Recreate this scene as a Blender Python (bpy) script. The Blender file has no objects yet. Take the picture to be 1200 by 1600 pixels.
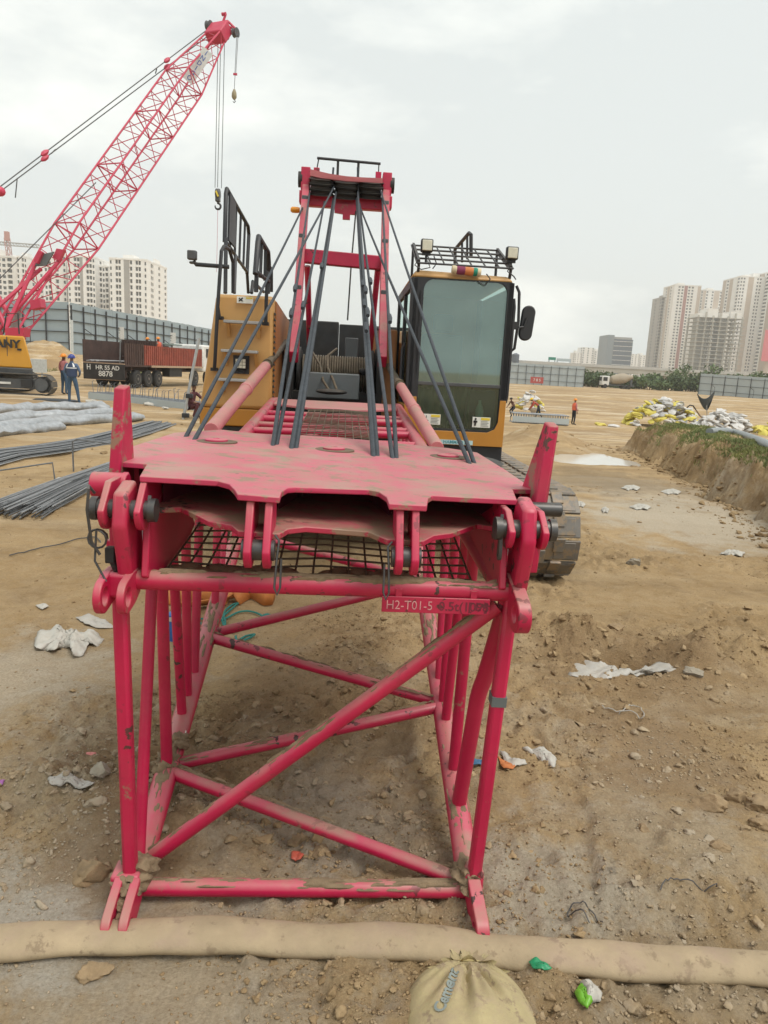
import bpy, math, random
import numpy as np
from mathutils import Vector, Matrix
R_ = math.radians
rnd = random.Random(7)
SC = bpy.context.scene
COL = SC.collection

# ------------------------------------------------------------------ camera
CAMH, FPX, PITCH, ROLL = 1.9, 1130.0, R_(11.3), R_(3.0)
_fw = Vector((0, math.cos(PITCH), -math.sin(PITCH)))
_u0 = Vector((0, math.sin(PITCH), math.cos(PITCH)))
_r0 = Vector((1, 0, 0))
_R = _r0 * math.cos(ROLL) + _u0 * math.sin(ROLL)
_U = _u0 * math.cos(ROLL) - _r0 * math.sin(ROLL)
CAM = Vector((0, 0, CAMH))
cd = bpy.data.cameras.new('camera')
cam = bpy.data.objects.new('camera', cd)
COL.objects.link(cam)
cd.sensor_fit = 'VERTICAL'
cd.sensor_height = 36
cd.lens = 36 * FPX / 1600
cd.clip_start, cd.clip_end = 0.05, 6000
M3 = Matrix((_R, _U, -_fw)).transposed()
cam.matrix_world = Matrix.Translation(CAM) @ M3.to_4x4()
SC.camera = cam

# ------------------------------------------------------------------ sky, sun, exposure
SUN_EL, SUN_AZ = R_(60), R_(128)          # azimuth from +Y towards +X
W = bpy.data.worlds.new('World')
SC.world = W
W.use_nodes = True
nt = W.node_tree
for n in list(nt.nodes):
    nt.nodes.remove(n)
out = nt.nodes.new('ShaderNodeOutputWorld')
bg = nt.nodes.new('ShaderNodeBackground')
sky = nt.nodes.new('ShaderNodeTexSky')
sky.sky_type = 'NISHITA'
sky.sun_disc = False
sky.sun_elevation = SUN_EL
sky.sun_rotation = SUN_AZ
sky.air_density = 1.0
sky.dust_density = 5.0
sky.ozone_density = 1.0
hs = nt.nodes.new('ShaderNodeHueSaturation')
hs.inputs['Saturation'].default_value = 0.22
hs.inputs['Value'].default_value = 1.0
tc = nt.nodes.new('ShaderNodeTexCoord')
mp = nt.nodes.new('ShaderNodeMapping')
mp.inputs['Scale'].default_value = (1.0, 1.0, 2.6)
mp.inputs['Location'].default_value = (0.35, 0.1, 0.0)
nz = nt.nodes.new('ShaderNodeTexNoise')
nz.inputs['Scale'].default_value = 2.3
nz.inputs['Detail'].default_value = 7
nz.inputs['Roughness'].default_value = 0.55
rp = nt.nodes.new('ShaderNodeValToRGB')
rp.color_ramp.elements[0].position = 0.50
rp.color_ramp.elements[0].color = (0, 0, 0, 1)
rp.color_ramp.elements[1].position = 0.70
rp.color_ramp.elements[1].color = (1, 1, 1, 1)
mx = nt.nodes.new('ShaderNodeMix')
mx.data_type = 'RGBA'
ov = nt.nodes.new('ShaderNodeMix')          # thin overcast veil over the clear sky
ov.data_type = 'RGBA'
ov.inputs[0].default_value = 0.80
OVC = (7.0, 7.5, 7.4, 1)
ov.inputs[7].default_value = OVC
mx.inputs[7].default_value = (9.0, 9.2, 8.7, 1)
L = nt.links.new
L(sky.outputs[0], hs.inputs['Color'])
L(tc.outputs['Generated'], mp.inputs[0])
L(mp.outputs[0], nz.inputs['Vector'])
L(nz.outputs['Fac'], rp.inputs[0])
L(hs.outputs[0], ov.inputs[6])
L(ov.outputs[2], mx.inputs[6])
mm = nt.nodes.new('ShaderNodeMath')
mm.operation = 'MULTIPLY'
mm.inputs[1].default_value = 0.9
L(rp.outputs[0], mm.inputs[0])
L(mm.outputs[0], mx.inputs[0])
L(mx.outputs[2], bg.inputs[0])
bg.inputs[1].default_value = 0.115
L(bg.outputs[0], out.inputs[0])

sd = bpy.data.lights.new('sun', 'SUN')
sd.energy = 1.9
sd.angle = R_(28)
sd.color = (1.0, 0.96, 0.9)
so = bpy.data.objects.new('sun', sd)
COL.objects.link(so)
so.rotation_euler = (math.pi / 2 - SUN_EL, 0, math.pi - SUN_AZ)
SC.view_settings.view_transform = 'Standard'
SC.view_settings.look = 'None'
SC.view_settings.exposure = 0.18
SC.view_settings.gamma = 1.0
SC.cycles.volume_bounces = 2
SC.cycles.max_bounces = 8

# ------------------------------------------------------------------ picking helpers: a pixel of the photo (1200x1600) to a place
def ray(px, py):
    return _fw + _R * ((px - 600) / FPX) - _U * ((py - 800) / FPX)
def at(px, py, Y):
    d = ray(px, py)
    return CAM + d * (Y / d.y)
def gnd(px, py, z=0.0):
    d = ray(px, py)
    return CAM + d * ((z - CAMH) / d.z)
# local frame of the near crane: t across, s along the boom, z up
C0, YAW = Vector((-.215, 2.27, 0)), .063
_t = Vector((math.cos(YAW), math.sin(YAW), 0))
_s = Vector((-math.sin(YAW), math.cos(YAW), 0))
def tol(P):
    v = P - C0
    return Vector((v.dot(_t), v.dot(_s), v.z))
def tow(l):
    return C0 + _t * l[0] + _s * l[1] + Vector((0, 0, l[2]))
def ls(px, py, s):
    d = ray(px, py)
    return tol(CAM + d * (((C0 - CAM).dot(_s) + s) / d.dot(_s)))
def lt(px, py, t):
    d = ray(px, py)
    return tol(CAM + d * (((C0 - CAM).dot(_t) + t) / d.dot(_t)))
def lz(px, py, z):
    return tol(gnd(px, py, z))

# ------------------------------------------------------------------ numpy noise
def _h(ix, iy, seed):
    n = (ix * 374761393 + iy * 668265263 + seed * 1274126177) & 0xFFFFFFFF
    n = ((n ^ (n >> 13)) * 1274126177) & 0xFFFFFFFF
    return ((n ^ (n >> 16)) & 0xFFFF) / 65535.0
def vnoise(x, y, seed=0):
    x0, y0 = np.floor(x), np.floor(y)
    fx, fy = x - x0, y - y0
    ix, iy = x0.astype(np.int64), y0.astype(np.int64)
    fx, fy = fx * fx * (3 - 2 * fx), fy * fy * (3 - 2 * fy)
    a, b = _h(ix, iy, seed), _h(ix + 1, iy, seed)
    c, d = _h(ix, iy + 1, seed), _h(ix + 1, iy + 1, seed)
    return (a + (b - a) * fx) * (1 - fy) + (c + (d - c) * fx) * fy
def fbm(x, y, o=4, seed=0):
    r, a, t = 0, 1.0, 0
    for k in range(o):
        r = r + a * vnoise(x * 2 ** k + 17.3 * k, y * 2 ** k + 9.1 * k, seed + k)
        t += a
        a *= .5
    return r / t
def ss(a, b, v):
    t = np.clip((v - a) / (b - a), 0, 1)
    return t * t * (3 - 2 * t)
HOLE = gnd(985, 1035)
PUD = gnd(915, 711)
BK = [gnd(983, 706), gnd(1062, 742), gnd(1130, 781), gnd(1192, 828), gnd(1290, 920)]
_by = np.array([q.y for q in BK][::-1])
_bx = np.array([q.x for q in BK][::-1])
def bankd(x, y):
    """distance behind the foot of the embankment"""
    xf = np.interp(y, _by, _bx)
    return x - xf + (vnoise(y * 1.1, y * 0, 5) - .5) * .55 + (vnoise(y * 4.3, y * 0, 6) - .5) * .30
def bankf(x, y):
    """0 below the embankment on the right, 1 on its top"""
    d = bankd(x, y)
    b = ss(0, .42, d) * .80 + ss(.35, 1.0, d) * .20
    return b * (1 - ss(BK[0].y + .1, BK[0].y + .55, y + (fbm(x * 1.3, y, 2, 8) - .5) * .9))
def bankh(x, y):
    d = bankd(x, y)
    return .80 - .42 * ss(1.2, 4.0, d) * ss(11, 16, y) + .15 * (1 - ss(10.5, 14, y))
def gz(x, y, fine=True):
    """height of the ground"""
    x = np.asarray(x, float)
    y = np.asarray(y, float)
    z = (fbm(x * .35, y * .35, 3, 3) - .5) * .10 * ss(3.0, 8, y)
    z = z - 1.1 * ss(19, 40, y) * ss(-6, 5, x) * (1 - ss(62, 110, y))
    z = z + 1.5 * ss(50, 85, y) * (1 - ss(-25, -2, x))
    z = z + .2 * ss(80, 120, y)
    bank = bankf(x, y)
    z = z + bank * bankh(x, y)
    z = z + .55 * np.exp(-(((x - 4.35) / 1.0) ** 2 + ((y - 20.5) / 1.5) ** 2)) * (.7 + .6 * fbm(x * 2, y * 2, 3, 9))
    z = z - .15 * np.exp(-(((x - PUD.x) / .95) ** 4 + ((y - PUD.y - (x - PUD.x) * .25) / 1.6) ** 4)) * (.05 + 1.8 * fbm(x * 1.7, y * 1.4, 4, 77))
    z = z - .34 * np.exp(-(((x - HOLE.x) / .24) ** 2 + ((y - HOLE.y) / .17) ** 2))
    mound = np.exp(-(((x - HOLE.x - .55) / .6) ** 2 + ((y - HOLE.y - .12) / .35) ** 2)) + np.exp(-(((x - HOLE.x + .4) / .35) ** 2 + ((y - HOLE.y - .35) / .3) ** 2)) \
        + .7 * np.exp(-(((x - 2.5) / .5) ** 2 + ((y - 3.55) / .35) ** 2)) + .8 * np.exp(-(((x + 1.15) / .45) ** 2 + ((y - 2.75) / .3) ** 2)) + .5 * np.exp(-(((x + .3) / .5) ** 2 + ((y - 4.3) / .5) ** 2))
    z = z + .14 * mound * (.2 + 1.6 * fbm(x * 5, y * 5, 4, 21))
    xs = .88 + (y - 2.437) * .19 + (vnoise(y * 6, y * 0, 31) - .5) * .04
    z = z + .034 * ss(-.012, .012, x - xs) * ss(2.2, 2.35, y) * (1 - ss(2.95, 3.15, y)) * (1 - ss(.2, 1.6, x - xs))
    if fine:
        near = 1 - ss(6, 16, y)
        rough = ss(.42, .62, fbm(x * .9, y * .9, 3, 41))
        cl = 1 - np.abs(fbm(x * 7, y * 7, 4, 51) * 2 - 1)
        z = z + near * ((fbm(x * 3, y * 3, 4, 61) - .5) * .05 + (cl - .72) * .075 * (rough * .9 + .15) + (np.clip(mound, 0, 1.3) + rough * .7) * (np.abs(fbm(x * 13, y * 13, 3, 71) - .5) * 2) ** .7 * .075)
        z = z + (1 - near) * (fbm(x * 1.2, y * 1.2, 4, 81) - .5) * .10 * (1 - ss(90, 200, y) * .3)
        # vehicle ruts crossing the far ground
        rut = np.sin(y * 1.1 + fbm(x * .05, y * .05, 2, 95) * 14)
        z = z + .05 * rut * ss(22, 30, y) * (1 - ss(100, 130, y)) * ss(-8, 2, x)
    return z
def gz1(x, y, fine=True):
    return float(gz(np.array([x]), np.array([y]), fine)[0])
def hit(px, py, fine=False):
    """where the line of sight meets the ground"""
    d = ray(px, py)
    k, prev = 1.0, 1.0
    while k < 1500:
        P = CAM + d * k
        if P.z < gz1(P.x, P.y, fine):
            lo, hi = prev, k
            for _ in range(14):
                m = (lo + hi) / 2
                P = CAM + d * m
                if P.z < gz1(P.x, P.y, fine):
                    hi = m
                else:
                    lo = m
            P = CAM + d * hi
            P.z = gz1(P.x, P.y, fine)
            return P
        prev = k
        k *= 1.03
    return CAM + d * 300

# ------------------------------------------------------------------ materials
def _nodes(name):
    m = bpy.data.materials.new(name)
    m.use_nodes = True
    t = m.node_tree
    b = t.nodes['Principled BSDF']
    return m, t, b
def _noise(t, co, scale, detail=5, rough=.6):
    n = t.nodes.new('ShaderNodeTexNoise')
    n.inputs['Scale'].default_value = scale
    n.inputs['Detail'].default_value = detail
    n.inputs['Roughness'].default_value = rough
    t.links.new(co, n.inputs['Vector'])
    return n.outputs['Fac']
def _map(t, v, a, b, c=0.0, d=1.0):
    n = t.nodes.new('ShaderNodeMapRange')
    n.inputs[1].default_value, n.inputs[2].default_value = a, b
    n.inputs[3].default_value, n.inputs[4].default_value = c, d
    t.links.new(v, n.inputs[0])
    return n.outputs[0]
def _mul(t, a, b):
    n = t.nodes.new('ShaderNodeMath')
    n.operation = 'MULTIPLY'
    for i, v in enumerate((a, b)):
        if isinstance(v, (int, float)):
            n.inputs[i].default_value = v
        else:
            t.links.new(v, n.inputs[i])
    return n.outputs[0]
def _mix(t, f, a, b):
    n = t.nodes.new('ShaderNodeMix')
    n.data_type = 'RGBA'
    if isinstance(f, (int, float)):
        n.inputs[0].default_value = f
    else:
        t.links.new(f, n.inputs[0])
    for i, v in ((6, a), (7, b)):
        if isinstance(v, tuple):
            n.inputs[i].default_value = (*v, 1)
        else:
            t.links.new(v, n.inputs[i])
    return n.outputs[2]
def _bump(t, b, h, dist=.01, strength=.6):
    n = t.nodes.new('ShaderNodeBump')
    n.inputs['Distance'].default_value = dist
    n.inputs['Strength'].default_value = strength
    t.links.new(h, n.inputs['Height'])
    t.links.new(n.outputs[0], b.inputs['Normal'])
DUST = (.33, .25, .155)
def paint(name, col, rough=.45, metal=0.0, var=.25, dust=.35, chips=None, chip_th=.66, mud=None, scale=1.0, faded=None, fade_amt=.7, bump=.0):
    """painted or bare surface: tone variation, settled dust on upward faces, chips and mud patches"""
    m, t, b = _nodes(name)
    tcn = t.nodes.new('ShaderNodeTexCoord')
    co = tcn.outputs['Object']
    n1 = _noise(t, co, 3.1 * scale, 6)
    c = _mix(t, _map(t, n1, .3, .7), tuple(v * (1 - var) for v in col), tuple(min(1, v * (1 + var * .6)) for v in col))
    g = t.nodes.new('ShaderNodeNewGeometry')
    sx = t.nodes.new('ShaderNodeSeparateXYZ')
    t.links.new(g.outputs['Normal'], sx.inputs[0])
    up = _map(t, sx.outputs[2], .25, .95)
    if faded:
        c = _mix(t, _mul(t, up, fade_amt), c, faded)
    if dust > 0:
        n2 = _noise(t, co, 7 * scale, 8, .65)
        d1 = _mul(t, _mul(t, up, _map(t, n2, .38, .72)), dust)
        c = _mix(t, d1, c, DUST)
        c = _mix(t, _mul(t, _map(t, _noise(t, co, 2.2 * scale, 6), .45, .8), dust * .22), c, DUST)
    if mud:
        n4 = _noise(t, co, 5.5 * scale, 8, .72)
        c = _mix(t, _map(t, n4, mud, mud + .05, 0, .85), c, (.25, .185, .115))
        n5 = _noise(t, co, 3.3 * scale, 7, .62)
        c = _mix(t, _mul(t, _map(t, n5, .48, .66), _map(t, sx.outputs[2], .1, .8, .03, .6)), c, (.36, .26, .19))
    if chips:
        n3 = _noise(t, co, 21 * scale, 4, .55)
        pat = _map(t, _noise(t, co, 1.9 * scale, 2, .5), .50, .62)
        c = _mix(t, _mul(t, _map(t, n3, chip_th, chip_th + .02), pat), c, chips)
    t.links.new(c, b.inputs['Base Color'])
    b.inputs['Roughness'].default_value = rough
    b.inputs['Metallic'].default_value = metal
    if bump:
        _bump(t, b, _noise(t, co, 40 * scale, 4), .004, bump)
    return m
def flat(name, col, rough=.6, var=.18, scale=2.0, metal=0.0):
    return paint(name, col, rough, metal, var, 0.0, scale=scale)
def glass(name, tint, refl=.16, film=.25, filmcol=(.42, .50, .49)):
    m = bpy.data.materials.new(name)
    m.use_nodes = True
    t = m.node_tree
    t.nodes.remove(t.nodes['Principled BSDF'])
    o = t.nodes['Material Output']
    tr = t.nodes.new('ShaderNodeBsdfTransparent')
    tr.inputs[0].default_value = (*tint, 1)
    gl = t.nodes.new('ShaderNodeBsdfGlossy')
    gl.inputs['Roughness'].default_value = .03
    gl.inputs[0].default_value = (.78, .95, .91, 1)
    df = t.nodes.new('ShaderNodeBsdfDiffuse')
    df.inputs[0].default_value = (*filmcol, 1)
    m1 = t.nodes.new('ShaderNodeMixShader')
    m2 = t.nodes.new('ShaderNodeMixShader')
    tcn = t.nodes.new('ShaderNodeTexCoord')
    f = _map(t, _noise(t, tcn.outputs['Object'], 2.3, 5), .3, .75, film * .55, film * 1.25)
    t.links.new(f, m1.inputs[0])
    t.links.new(tr.outputs[0], m1.inputs[1])
    t.links.new(df.outputs[0], m1.inputs[2])
    lw = t.nodes.new('ShaderNodeLayerWeight')
    lw.inputs[0].default_value = .35
    t.links.new(_map(t, lw.outputs['Fresnel'], 0, 1, refl, .9), m2.inputs[0])
    t.links.new(m1.outputs[0], m2.inputs[1])
    t.links.new(gl.outputs[0], m2.inputs[2])
    t.links.new(m2.outputs[0], o.inputs[0])
    return m

PINK = paint('pink_paint', (.50, .008, .062), .42, 0, .18, .55, (.07, .035, .03), .60, .625, 1.0, (.58, .15, .19), .68)
PINKTOP = paint('faded_pink_paint', (.50, .03, .095), .48, 0, .16, .60, (.16, .09, .07), .67, .545, 1.7, (.55, .115, .165), .85)
PINKPALE = paint('dusty_pink_paint', (.56, .17, .19), .6, 0, .15, .55, (.16, .06, .05), .68, .70, 1.0, (.55, .24, .23), .6)
PINKFAR = paint('far_crane_pink', (.52, .035, .085), .5, 0, .15, .15, scale=.4)
YEL = paint('yellow_paint', (.52, .285, .090), .42, 0, .10, .40, scale=.8, faded=(.52, .30, .11), fade_amt=.6)
YELDK = paint('amber_paint', (.46, .20, .022), .42, 0, .10, .25, scale=.8)
YELFAR = paint('far_crane_yellow', (.56, .27, .02), .4, 0, .08, .12, scale=.4)
BLK = paint('black_metal', (.018, .020, .024), .5, 0, .3, .18, scale=1.5)
BLK2 = paint('sooty_black_steel', (.020, .020, .020), .62, 0, .4, .22, scale=1.0)
GREYD = paint('dark_grey_steel', (.085, .09, .095), .5, .2, .25, .35, scale=1.2)
GREYM = paint('mid_grey_steel', (.13, .15, .155), .5, .1, .15, .25, scale=1.2)
STEEL = paint('worn_pin_steel', (.09, .09, .09), .42, .6, .3, .25, (.05, .035, .025), .62, scale=3)
ROPE = paint('wire_rope', (.040, .050, .062), .6, .2, .35, .06, scale=9, bump=.6)
ROPEB = paint('greasy_drum_rope', (.13, .105, .07), .6, .2, .4, .35, scale=5)
MESHM = paint('muddy_wire_mesh', (.12, .095, .065), .7, .1, .4, .4, scale=6)
TRACK = paint('track_steel', (.16, .15, .135), .55, .3, .25, .55, mud=.50, scale=2.2)
ORNG = paint('orange_housing', (.42, .17, .05), .5, 0, .2, .45, scale=1.2)
WIND = glass('dusty_windscreen', (.40, .56, .52), .14, .30, (.29, .43, .39))
WINL = glass('lower_cab_glass', (.42, .60, .50), .07, .07, (.2, .3, .26))
WINS = glass('side_cab_glass', (.35, .45, .42), .12, .12)
LENS = paint('lamp_lens', (.62, .60, .48), .25, 0, .1, .1, scale=8)
WHT = flat('white_paint', (.70, .69, .65), .5)
STK = flat('sticker_white', (.75, .76, .70), .4, .06)
STKY = flat('sticker_yellow', (.72, .56, .05), .4, .06)
INK = flat('black_ink', (.02, .02, .02), .6)
INKB = flat('blue_ink', (.09, .16, .42), .6)
INKW = flat('white_ink', (.66, .66, .62), .7)
AMB = flat('amber_plastic', (.75, .30, .02), .3)
CREAM = flat('cream_cloth', (.62, .52, .34), .8)
PURP = flat('maroon_cloth', (.20, .03, .08), .8)
ORC = flat('orange_cloth', (.55, .19, .06), .8)
GRC = flat('green_cloth', (.02, .22, .15), .8)
CLOTHG = flat('seat_cloth', (.04, .06, .05), .9)

# ------------------------------------------------------------------ mesh building
class MB:
    def __init__(self):
        self.v, self.f, self.m, self.k = [], [], [], 0
    def add(self, vs, fs):
        o = len(self.v)
        self.v += [tuple(v) for v in vs]
        self.f += [tuple(i + o for i in f) for f in fs]
        self.m += [self.k] * len(fs)
        return self
    def hexa(self, p):
        return self.add(p, [(0, 3, 2, 1), (4, 5, 6, 7), (0, 1, 5, 4), (1, 2, 6, 5), (2, 3, 7, 6), (3, 0, 4, 7)])
    def box(self, c, s, ax=None):
        c = Vector(c)
        X, Y, Z = ax if ax else (Vector((1, 0, 0)), Vector((0, 1, 0)), Vector((0, 0, 1)))
        X, Y, Z = X * s[0] / 2, Y * s[1] / 2, Z * s[2] / 2
        return self.hexa([c - X - Y - Z, c + X - Y - Z, c + X + Y - Z, c - X + Y - Z, c - X - Y + Z, c + X - Y + Z, c + X + Y + Z, c - X + Y + Z])
    def bx(self, x0, x1, y0, y1, z0, z1):
        return self.box(((x0 + x1) / 2, (y0 + y1) / 2, (z0 + z1) / 2), (x1 - x0, y1 - y0, z1 - z0))
    def beam(self, p, q, w, h, up=Vector((0, 0, 1))):
        p, q = Vector(p), Vector(q)
        d = q - p
        l = d.length
        d.normalize()
        X = d.cross(up)
        if X.length < 1e-4:
            X = d.cross(Vector((1, 0, 0)))
        X.normalize()
        Z = X.cross(d)
        return self.box((p + q) / 2, (w, l, h), (X, d, Z))
    def path(self, pts, r, n=8, closed=False, flat=None, caps=True):
        pts = [Vector(p) for p in pts]
        N = len(pts)
        rs = r if isinstance(r, (list, tuple)) else [r] * N
        prev = None
        vs, fs = [], []
        for i, p in enumerate(pts):
            if closed:
                d = pts[(i + 1) % N] - pts[i - 1]
            else:
                d = pts[min(i + 1, N - 1)] - pts[max(i - 1, 0)]
            if d.length < 1e-9:
                d = Vector((0, 0, 1))
            d.normalize()
            if prev is None:
                a = Vector((0, 0, 1)) if abs(d.z) < .9 else Vector((1, 0, 0))
                X = d.cross(a).normalized()
            else:
                X = prev - d * prev.dot(d)
                if X.length < 1e-6:
                    X = d.cross(Vector((0, 0, 1)))
                X.normalize()
            prev = X
            Y = d.cross(X)
            fl = flat if flat else 1.0
            for k in range(n):
                a = 2 * math.pi * k / n
                vs.append(p + X * (math.cos(a) * rs[i]) + Y * (math.sin(a) * rs[i] * fl))
        M = N if closed else N - 1
        for i in range(M):
            j = (i + 1) % N
            for k in range(n):
                k2 = (k + 1) % n
                fs.append((i * n + k, i * n + k2, j * n + k2, j * n + k))
        if caps and not closed:
            fs.append(tuple(range(n - 1, -1, -1)))
            fs.append(tuple((N - 1) * n + k for k in range(n)))
        return self.add(vs, fs)
    def tube(self, p, q, r, n=10, r2=None):
        return self.path([p, q], [r, r if r2 is None else r2], n)
    def prism(self, poly, ext):
        ext = Vector(ext)
        n = len(poly)
        a = [Vector(p) for p in poly]
        b = [p + ext for p in a]
        fs = [tuple(range(n - 1, -1, -1)), tuple(range(n, 2 * n))]
        for i in range(n):
            j = (i + 1) % n
            fs.append((i, j, n + j, n + i))
        return self.add(a + b, fs)
    def ball(self, c, r, nu=12, nv=8, z0=-1.0):
        c = Vector(c)
        rx, ry, rz = r if isinstance(r, (list, tuple)) else (r, r, r)
        t0 = math.asin(z0)
        vs, fs = [], []
        for j in range(nv + 1):
            t = t0 + (math.pi / 2 - t0) * j / nv
            for i in range(nu):
                a = 2 * math.pi * i / nu
                vs.append(c + Vector((rx * math.cos(t) * math.cos(a), ry * math.cos(t) * math.sin(a), rz * math.sin(t))))
        for j in range(nv):
            for i in range(nu):
                i2 = (i + 1) % nu
                fs.append((j * nu + i, j * nu + i2, (j + 1) * nu + i2, (j + 1) * nu + i))
        return self.add(vs, fs)
    def lathe(self, c, axis, prof, n=20):
        """prof: (distance along axis, radius)"""
        c, axis = Vector(c), Vector(axis).normalized()
        X = axis.cross(Vector((0, 0, 1)) if abs(axis.z) < .9 else Vector((1, 0, 0))).normalized()
        Y = axis.cross(X)
        vs, fs = [], []
        for (h, r) in prof:
            for k in range(n):
                a = 2 * math.pi * k / n
                vs.append(c + axis * h + X * (math.cos(a) * r) + Y * (math.sin(a) * r))
        for i in range(len(prof) - 1):
            for k in range(n):
                k2 = (k + 1) % n
                fs.append((i * n + k, i * n + k2, (i + 1) * n + k2, (i + 1) * n + k))
        fs.append(tuple(range(n - 1, -1, -1)))
        fs.append(tuple((len(prof) - 1) * n + k for k in range(n)))
        return self.add(vs, fs)
    def lug(self, base, tip, axis, thick, r, hole, n=20):
        """rounded plate from base to the eye round tip, a hole through the eye"""
        base, tip, axis = Vector(base), Vector(tip), Vector(axis).normalized()
        d = (tip - base)
        l = d.length
        d.normalize()
        e = axis.cross(d)
        O_, I_ = [], []
        for k in range(n):
            a = 2 * math.pi * k / n
            ca, sa = math.cos(a), math.sin(a)
            I_.append(tip + d * (ca * hole) + e * (sa * hole))
            if ca >= -1e-6:
                O_.append(tip + d * (ca * r) + e * (sa * r))
            else:
                q = min(l / -ca, r / max(abs(sa), 1e-6))
                O_.append(tip + d * (ca * q) + e * (sa * q))
        h = axis * thick / 2
        vs = [p - h for p in O_] + [p - h for p in I_] + [p + h for p in O_] + [p + h for p in I_]
        fs = []
        for k in range(n):
            j = (k + 1) % n
            fs += [(k, n + k, n + j, j), (2 * n + k, 2 * n + j, 3 * n + j, 3 * n + k), (k, j, 2 * n + j, 2 * n + k), (n + k, 3 * n + k, 3 * n + j, n + j)]
        return self.add(vs, fs)
    def build(self, name, mat, parent=None, bevel=0, smooth=True, sharp=38, sub=0):
        me = bpy.data.meshes.new(name)
        me.from_pydata(self.v, [], self.f)
        for mm_ in (mat if isinstance(mat, (list, tuple)) else [mat]):
            me.materials.append(mm_)
        if isinstance(mat, (list, tuple)) and len(mat) > 1:
            me.polygons.foreach_set('material_index', self.m)
        me.validate()
        if smooth:
            me.shade_smooth()
            me.set_sharp_from_angle(angle=R_(sharp))
        o = bpy.data.objects.new(name, me)
        COL.objects.link(o)
        if parent:
            o.parent = parent
        if bevel:
            b = o.modifiers.new('bevel', 'BEVEL')
            b.width = bevel
            b.segments = 2
            b.limit_method = 'ANGLE'
        if sub:
            s_ = o.modifiers.new('sub', 'SUBSURF')
            s_.levels = s_.render_levels = sub
        return o
def V(*a):
    return Vector(a)
def tag(o, label=None, cat=None, group=None, kind=None):
    if label:
        o['label'] = label
    if cat:
        o['category'] = cat
    if group:
        o['group'] = group
    if kind:
        o['kind'] = kind
    return o
def empty(name, loc, rz=0, label=None, cat=None, group=None):
    o = bpy.data.objects.new(name, None)
    o.empty_display_size = .3
    COL.objects.link(o)
    o.location = loc
    o.rotation_euler = (0, 0, rz)
    return tag(o, label, cat, group)
def clone(o, parent=None):
    c = o.copy()
    COL.objects.link(c)
    if parent:
        c.parent = parent
    for ch in [k for k in bpy.data.objects if k.parent is o]:
        clone(ch, c)
    return c
def text(name, body, size, origin, xdir, ydir, mat, parent=None, extrude=.0015, align='CENTER', squash=1.0, warp=None, bold=.012):
    cu = bpy.data.curves.new(name, 'FONT')
    cu.body = body
    cu.size = size
    cu.align_x = align
    cu.align_y = 'CENTER'
    cu.extrude = extrude
    cu.resolution_u = 3
    cu.offset = bold * size
    to = bpy.data.objects.new(name, cu)
    COL.objects.link(to)
    dg = bpy.context.evaluated_depsgraph_get()
    me = bpy.data.meshes.new_from_object(to.evaluated_get(dg))
    bpy.data.objects.remove(to)
    X, Y = Vector(xdir).normalized(), Vector(ydir).normalized()
    Z = X.cross(Y)
    for v in me.vertices:
        c = v.co
        p = Vector(origin) + X * (c.x * squash) + Y * c.y + Z * c.z
        v.co = warp(p) if warp else p
    me.materials.clear()
    me.materials.append(mat)
    me.name = name
    o = bpy.data.objects.new(name, me)
    COL.objects.link(o)
    if parent:
        o.parent = parent
    return o

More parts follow.
